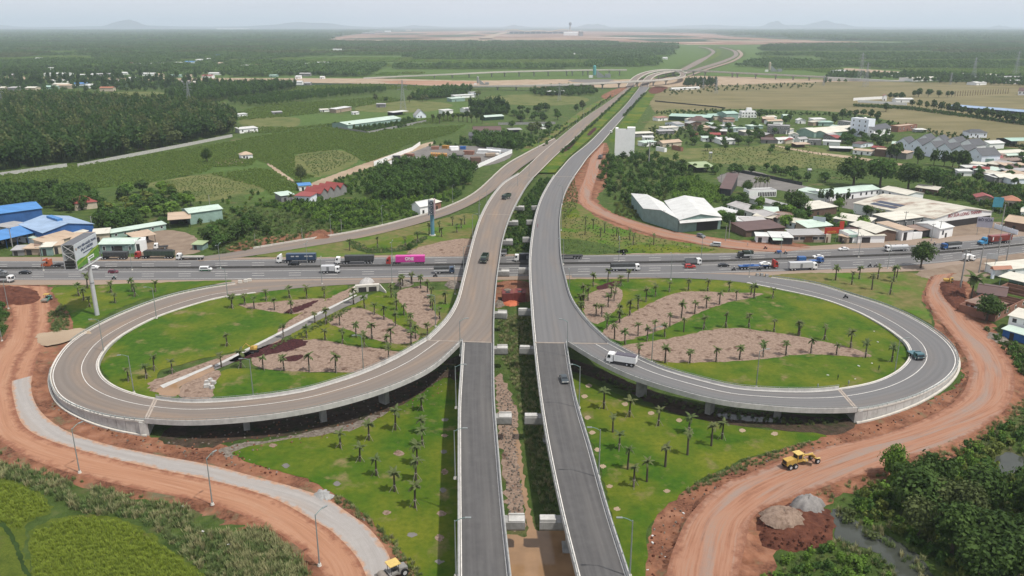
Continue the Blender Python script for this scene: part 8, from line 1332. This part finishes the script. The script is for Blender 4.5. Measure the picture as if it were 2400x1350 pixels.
bits('clods', [(130, 850), (125, 900), (160, 965), (260, 1005), (420, 1040), (560, 1065), (800, 1175), (900, 1255), (700, 1130), (300, 1040), (120, 960)], 1.5, CLOD, .4, 1.3, 'clods of red earth beside the grey road'); bits('clods', [(400, 1030), (600, 995), (800, 955), (980, 890), (1062, 850), (1050, 920), (930, 975), (780, 1025), (560, 1065)], 2.2, CLOD[1:], .4, 1.2, 'stones under the brown loop bridge'); bits('clods', [(1510, 1380), (1530, 1230), (1600, 1170), (1700, 1115), (1850, 1060), (2000, 1015), (2150, 965), (2240, 900), (2262, 870), (2268, 900), (2190, 965), (2000, 1030), (1820, 1082), (1650, 1165), (1570, 1290), (1555, 1380)], 1.6, CLOD, .4, 1.2, 'clods of red earth beside the rutted road'); bits('clods', [(1168, 900), (1205, 930), (1225, 1180), (1228, 1230), (1196, 1235), (1172, 1000)], 1.0, CLOD[2:], .5, 1.4, 'stones on the bank between the flyovers', .12)
bits('tall_grass', [(740, 1190), (700, 1290), (620, 1250), (480, 1200), (300, 1150), (100, 1100), (0, 1050), (0, 1075), (200, 1135), (480, 1210), (640, 1270), (720, 1350)], 3.2, TUFT_G+TUFT, .4, .9, 'sparse weeds on the outer bank of the orange road', .3); bits('tall_grass', [(2060, 1110), (2250, 1050), (2380, 960), (2400, 1000), (2250, 1080), (2000, 1160), (1900, 1230), (1880, 1170)], 2.6, TUFT_G+TUFT, .4, 1.0, 'sparse weeds on the outer bank of the rutted road', .2)
bits('tall_grass', [(1960, 1195), (2030, 1225), (2110, 1268), (2170, 1310), (2190, 1370), (2160, 1372), (2100, 1300), (2030, 1262), (1960, 1225)], 1.7, TUFT_G+TUFT+BUSH['dull'][:1], .5, 1.1, 'reeds standing in and along the pond'); bits('tall_grass', [(1960, 1262), (2060, 1300), (2110, 1360), (2080, 1370), (2040, 1310), (1950, 1275)], 1.3, TUFT_G+TUFT, .5, 1.1, 'reeds on the near shore of the pond')
bits('paddy_rice', [(-40, 1130), (40, 1140), (105, 1170), (112, 1200), (60, 1225), (40, 1240), (-40, 1200)], .8, PADT, .5, 1.0, 'yellow green rice in the smaller paddy', .05); bits('paddy_rice', [(85, 1245), (180, 1213), (300, 1227), (400, 1295), (470, 1350), (490, 1390), (100, 1390), (70, 1300)], .8, PADT, .5, 1.0, 'yellow green rice in the larger paddy', .05)
bits('weeds', [(350, 433), (480, 410), (615, 442), (470, 470)], 2.6, TUFT_G, .35, .7, 'grass tufts of the square meadow'); bits('weeds', [(692, 366), (790, 353), (838, 372), (742, 413)], 2.8, TUFT_G, .4, .9, 'grass tufts of the meadow beside the farm lane'); bits('weeds', [(500, 545), (560, 500), (700, 490), (800, 545), (690, 565), (560, 590), (500, 600)], 3.0, TUFT_G, .8, 1.6, 'rough grass on the swampy ground'); bits('weeds', [(1320, 500), (1400, 515), (1500, 550), (1680, 585), (1500, 594), (1320, 594)], 2.6, TUFT_G, .3, .6, 'grass tufts between the highway and the dirt road', .13); bits('weeds', [(1650, 350), (1850, 340), (2040, 385), (2150, 405), (1990, 425), (1800, 400), (1640, 385)], 4.5, TUFT_G, .5, .9, 'rough grass of the meadow by the lane'); bits('weeds', [(240, 540), (340, 520), (520, 500), (660, 470), (620, 490), (540, 540), (440, 525)], 3.5, TUFT_G+BUSH['mid'][:1], .7, 1.4, 'rough grass behind the truck yard'); bits('clods', [(1780, 1235), (1860, 1190), (1945, 1215), (1940, 1260), (1880, 1285), (1800, 1275)], 1.3, CLOD[:1], .6, 1.6, 'lumps on the dark red earth heap', 1.2); bits('weeds', [(1340, 860), (1500, 915), (1700, 960), (1980, 990), (1900, 1005), (1650, 975), (1450, 915)], 1.8, TUFT_G, .4, .9, 'shaded weeds under the grey loop bridge')
# hedges along the far carriageways
def rowpts(a, b, n): return np.array([(G(*a)*(1-t_)+G(*b)*t_)[:] for t_ in np.linspace(0, 1, n)])+RNG.normal(size=(n, 3))*np.array([.7, .7, 0])
for nm, a, b, n, lb in (('hedge', (1318, 362), (1478, 210), 150, 'dark shrub row in the grass median of the far road'), ('hedge', (1462, 275), (1512, 220), 70, 'dark shrub row beside the far grey carriageway'), ('hedge', (1272, 345), (1432, 228), 60, 'row of small roadside trees along the far brown carriageway')): scatter(nm, rowpts(a, b, n)+np.array([0, 0, .8]), BUSH['dark']+BUSH['mid'], .5, 1.0, lb, 'hedge')
patch('red_leaved_bed', [(1318, 356), (1340, 335), (1350, 336), (1330, 356)], RED_PLANTS, 1.05, .4, 1); patch('red_leaved_bed', [(1376, 318), (1392, 302), (1398, 304), (1384, 319)], RED_PLANTS, 1.05, .4, 1)
# far plantations in parcels
EXC = [wpoly(q) for q in ([(1420, 215), (1545, 158), (1590, 100), (1790, 100), (1790, 140), (1660, 185), (1560, 215)], [(820, 190), (900, 178), (1160, 166), (1490, 158), (1640, 150), (1960, 172), (2010, 195), (1500, 210), (900, 205)], [(1960, 156), (2160, 166), (2110, 180), (1930, 176)], [(755, 98), (790, 84), (880, 72), (1250, 67), (1600, 72), (1720, 81), (1900, 91), (2190, 101), (2130, 105), (1900, 105.5), (1650, 108), (1560, 105.5), (1400, 99.5), (1100, 98.5)], [(-900, 192), (0, 178.5), (860, 181.5), (900, 200), (0, 192)])]
bins = {'dark': [], 'mid': [], 'dull': [], 'low': []}; y = 1500.0; rp = random.Random(11)
while y < 5600:
    dep = rp.choice((44, 44, 88, 132)); x = -1.0*y*.74-200+rp.uniform(0, 150)
    while x < y*.74+200:
        wd = 44*rp.randint(4, 16); k = rp.choices(('dark', 'mid', 'dull', 'low', None), (24, 26, 10, 26, 14))[0]
        if k:
            for i in range(int(wd/44)):
                for j in range(int(dep/44)):
                    bins[k].append((x+44*i+rp.uniform(-3, 3), y+44*j+rp.uniform(-3, 3)))
        x += wd+rp.choice((0, 0, 8, 20))
    y += dep+rp.choice((0, 0, 6, 14))
for k, P in bins.items():
    P = np.array(P); keep = np.ones(len(P), bool)
    for e in EXC: keep &= ~inside(e, P[:, 0], P[:, 1])
    for hx, hy in FARX: keep &= ~((abs(P[:, 0]-hx) < 42) & (P[:, 1] < hy+24) & (P[:, 1] > hy-105))
    keep &= (P[:, 1] > 1590) | (P[:, 0] > 950)
    P = P[keep]; scatter('plantation', np.column_stack([P, np.zeros(len(P))]), GROVE[k] if k != 'low' else GROVE_LOW, .95, 1.1, 'far rubber plantation blocks, '+dict(dark='dark ones', mid='fresh green ones', dull='greyish ones', low='low young ones')[k], 'plantation', turn=False)
q = scatter_pts([(-60, 215), (-60, 186), (280, 187), (440, 191), (560, 203), (400, 214), (280, 215), (120, 216)], 13, 0); keep = np.ones(len(q), bool)
for hx, hy in FARX: keep &= ~((abs(q[:, 0]-hx) < 14) & (q[:, 1] < hy+14) & (q[:, 1] > hy-40))
scatter('thicket', q[keep], FTS+FOREST['dark'][:1], .9, 1.5, 'village trees before the far sandy road', 'thicket')
q = scatter_pts([(-60, 179), (-60, 160), (300, 160), (560, 165), (840, 172), (840, 181), (400, 180)], 16, 0); keep = np.ones(len(q), bool)
for hx, hy in FARX: keep &= ~((abs(q[:, 0]-hx) < 22) & (q[:, 1] < hy+20) & (q[:, 1] > hy-60))
scatter('thicket', q[keep], FTS, 1.0, 1.7, 'trees along the far side of the sandy road', 'thicket')
P = []; y = 5600.0
while y < 15000:
    x = -y*.72-300
    while x < y*.72+300:
        if rp.random() < .80: P.append((x+rp.uniform(-30, 30), y+rp.uniform(-30, 30)))
        x += 225
    y += 225 if y < 9000 else 330
P = np.array(P); keep = np.ones(len(P), bool)
for e in EXC: keep &= ~inside(e, P[:, 0], P[:, 1])
scatter('woodland', np.column_stack([P[keep], np.zeros(keep.sum())]), FARGROVE, .9, 1.1, 'far blue green woodland reaching to the horizon', 'woodland', turn=False)
# ------------------------------------------------------------------ heaps, blocks, clutter of the works
mound('earth_heap', [(1765, 1225), (1800, 1195), (1860, 1178), (1930, 1190), (1958, 1220), (1945, 1262), (1900, 1290), (1830, 1292), (1780, 1275)], 2.0, TERRA_DARK, 0, 'low heap of dark red earth spilling into the pond', 'heap'); mound('gravel_heap', [(1855, 1190), (1895, 1178), (1925, 1190), (1922, 1212), (1890, 1222), (1858, 1210)], 2.6, plain('grey_gravel', (.30, .28, .265), .95, .4, 1), 1.0, 'pale grey gravel heap on top of the dark red earth', 'heap'); mound('gravel_heap', [(1782, 1222), (1825, 1205), (1870, 1215), (1885, 1240), (1850, 1258), (1800, 1250)], 1.9, MULCH, 1.7, 'brownish gravel heap beside the pale grey one', 'heap')
mound('earth_heap', [(-30, 685), (10, 672), (60, 675), (95, 690), (85, 712), (30, 718), (-20, 712)], 2.2, TERRA_DARK, 0, 'dark red mound of earth beside the small roller', 'heap'); mound('earth_heap', [(722, 560), (735, 545), (760, 541), (775, 550), (768, 560)], 2.0, TERRA, 0, 'orange earth heap beside the slip road', 'heap'); mound('earth_heap', [(2205, 660), (2250, 668), (2268, 715), (2255, 738), (2220, 715), (2203, 688)], 1.8, TERRA_DARK, .0, 'dark heap of dug earth before the rust streaked shed', 'heap'); mound('rubble_heap', [(842, 668), (850, 658), (868, 655), (876, 662), (866, 672)], 1.6, plain('white_rubble', (.52, .50, .48), .9, .4, 1.5), .1, 'heap of white rubble above the culvert mouth', 'heap'); mound('rubble_heap', [(926, 668), (940, 660), (960, 660), (968, 668), (945, 674)], 1.4, RUBBLE, .1, 'heap of mixed stones at the highway edge', 'heap'); mound('rubble_heap', [(1042, 668), (1055, 660), (1076, 662), (1082, 672), (1060, 678)], 1.4, RUBBLE, .1, 'heap of dumped sacks beside the brown flyover', 'heap'); mound('rubble_heap', [(735, 1168), (755, 1153), (775, 1160), (778, 1176), (755, 1182)], .5, CONC_D, .7, 'pale patch of spilled concrete on the grey road edge', 'heap'); mound('rubble_heap', [(2290, 790), (2320, 778), (2360, 790), (2370, 810), (2320, 812)], .9, RUBBLE, 0, 'rubble strewn before the white two storey house', 'heap')
o = thing('culvert', G(862, 684, .1), 'concrete box culvert with two dark openings', 'culvert', None, math.radians(12)); MB().box((0, 1.0, 1.3), (9, 1.6, 2.6)).build('headwall', CONC_L, o)
for s in (-1.9, 1.9): MB().box((s, .16, .95), (2.9, .1, 1.8)).build('opening', DOORM, o)
for s in (-1, 1): MB().hexa([(s*4.5, .2, 0), (s*6.5, -3, 0), (s*6.8, -3, 0), (s*4.8, .2, 0)], [(s*4.5, .2, 2.6), (s*6.5, -3, .7), (s*6.8, -3, .7), (s*4.8, .2, 2.6)]).build('wing_wall', CONC_L, o)
for k, (x, y) in enumerate(((563, 663), (576, 661), (585, 659))): o = thing('concrete_block', G(x, y, .2), ORD[k]+' pale concrete block of the three closing the loop mouth', 'block'); MB().box((0, 0, .55), (1.6, 1.0, 1.1), .1, .85).build('block', CONC_L, o)
for k, (x, y) in enumerate(((1775, 646), (1785, 646), (1797, 648))): o = thing('concrete_block', G(x, y, .2), ORD[k]+' small concrete block beside the long silver lorry', 'block'); MB().box((0, 0, .5), (1.2, .9, 1.0), .2, .85).build('block', CONC_D, o)
TR = plain('tank_red', (.22, .055, .05), .7, .3, 1)
for k, (x, y, rz) in enumerate(((1190, 703, .05), (1219, 702, -.05))): o = thing('site_tank', G(x, y, .15), ('round lidded', 'plain')[k]+' red steel tank between the flyovers', 'tank', None, rz); MB().box((0, 0, 1.7), (4.2, 5.5, 3.4)).build('body', TR, o); MB().cyl((0, 1.2, 3.4), (0, 1.2, 3.6), 1.3, 1.3, 16).build('lid', RUBBLE if k == 0 else TR, o); MB().cyl((0, -1.4, 3.4), (0, -1.4, 3.55), .9, .9, 14).build('lid', FRAME, o)
mound('tarpaulin', [(1180, 712), (1195, 705), (1212, 707), (1215, 716), (1195, 719)], .8, plain('orange_tarp', (.62, .17, .08), .6, .2, 1), .15, 'crumpled orange tarpaulin between the flyovers', 'tarpaulin'); mound('rubble_heap', [(1162, 710), (1172, 700), (1180, 706), (1178, 718), (1164, 722)], .7, RUBBLE, .15, 'white sacks piled beside the orange tarpaulin', 'heap')
for k, (x, y) in enumerate(((485, 898), (493, 893), (490, 906), (501, 899), (497, 910), (482, 907))): o = thing('sandbag', G(x, y, .2), 'white bulk bag piled at the drain end', 'bag', 'bulk bags by the drain', k); MB().hexa([(-.6, -.5, 0), (.6, -.5, 0), (.6, .5, 0), (-.6, .5, 0)], [(-.5, -.45, .8), (.5, -.4, .9), (.45, .45, .8), (-.5, .4, .85)]).build('bag', CONC, o)
# storage yard goods
YS = plain('stack_yellow', (.55, .27, .05), .6, .3, 1)
for k in range(7): o = thing('formwork_stack', G(1012+5.6*k, 365+.25*k), ORD[k]+' yellow formwork stack in the storage yard', 'stack'); [MB().box((0, 0, .4+.75*j), (1.5, 7, .55), .1).build('formwork', YS, o) for j in range(3)]
for x, y, w, d, h, c, lb in ((1115, 383, 8, 6, 4.5, WALL['brown'], 'rack of rusty scaffolding in the storage yard'), (1020, 350, 7, 5, 2.5, WALL['brick'], 'heap of red scrap in the storage yard'), (1045, 348, 6, 4, 2.5, YS, 'yellow machine part in the storage yard'), (1065, 352, 8, 5, 3, WALL['white'], 'white sheet stack in the storage yard'), (1085, 350, 5, 4, 2.5, WALL['blue'], 'blue crate in the storage yard'), (1100, 362, 9, 5, 3, WALL['brick'], 'rusty frame heap in the storage yard'), (1075, 367, 7, 4, 1.2, WALL['dark'], 'dark plates in the storage yard'), (1150, 368, 8, 6, 3, WALL['tan'], 'tan crates in the storage yard'), (930, 372, 6, 4, 2.4, WALL['dark'], 'dark cabin at the white fence'), (960, 366, 8, 4, 2, WALL['brick'], 'brick pile at the white fence'), (1135, 360, 12, 5, 3.4, WALL['white'], 'white site cabin in the storage yard'), (1160, 362, 10, 5, 3.4, WALL['white'], 'second white site cabin in the storage yard')):
    o = thing('yard_goods', G(x, y), lb, 'goods', None, random.uniform(-.4, .4)); [MB().box((random.uniform(-.3, .3), random.uniform(-.3, .3), h*(j+.5)/3), (w*random.uniform(.75, 1), d*random.uniform(.75, 1), h/3-.05)).build('layer', c, o) for j in range(3)]
o = vthing('mixer_truck', 1167, 369, 60, .1, 'concrete mixer lorry with a pale drum in the storage yard', 'truck'); cab(o, 4, PTEAL, 2.7); MB().box((0, 0, .8), (7.6, .9, .3)).build('chassis', FRAME, o); MB().cyl((-3.2, 0, 2.6), (-1, 0, 2.4), .7, 1.25, 14).cyl((-1, 0, 2.4), (1.6, 0, 2.0), 1.25, .8, 14).build('drum', CONC_L, o); add_wheels(o, (3, -1.6, -2.8), 1.0, .5, .3)
for k in range(22): x = 2238+5.9*k; o = thing('concrete_post', G(x, 226-.3*k), ORD[k]+' bare upright post in the row before the temple', 'post', 'posts before the temple'); MB().cyl((0, 0, 0), (0, 0, 7.5), .4, .3, 6).build('post', WALL['brown'], o)
for x, y, lb in ((1664, 378, 'elevated white water tank behind the lime roof'), (1895, 420, 'elevated white water tank in the orchard'), (2172, 440, 'white water tank on a frame behind the cream wing')):
    o = thing('water_tower', G(x, y), lb, 'water tank'); MB().cyl((-1.2, 0, 6.2), (1.2, 0, 6.2), .8, .8, 12).build('tank', PS, o); [MB().cyl((a, b, 0), (a*.9, b, 5.6), .09, .09, 5).build('leg', STEEL, o) for a in (-.8, .8) for b in (-.6, .6)]
# ------------------------------------------------------------------ haze
hz, ht, hb = _mat('haze'); ht.nodes.remove(hb); pv = ht.nodes.new('ShaderNodeVolumePrincipled'); pv.inputs['Color'].default_value = (.78, .875, 1.0, 1); pv.inputs['Density'].default_value = 0.000074; pv.inputs['Anisotropy'].default_value = .1
ht.links.new(pv.outputs[0], [n for n in ht.nodes if n.type == 'OUTPUT_MATERIAL'][0].inputs['Volume']); hz.cycles.homogeneous_volume = True
tag(MB().box((0, 20500, 174), (86000, 47000, 352)).build('haze', hz), 'pale air haze over the far land', 'haze', kind='stuff')
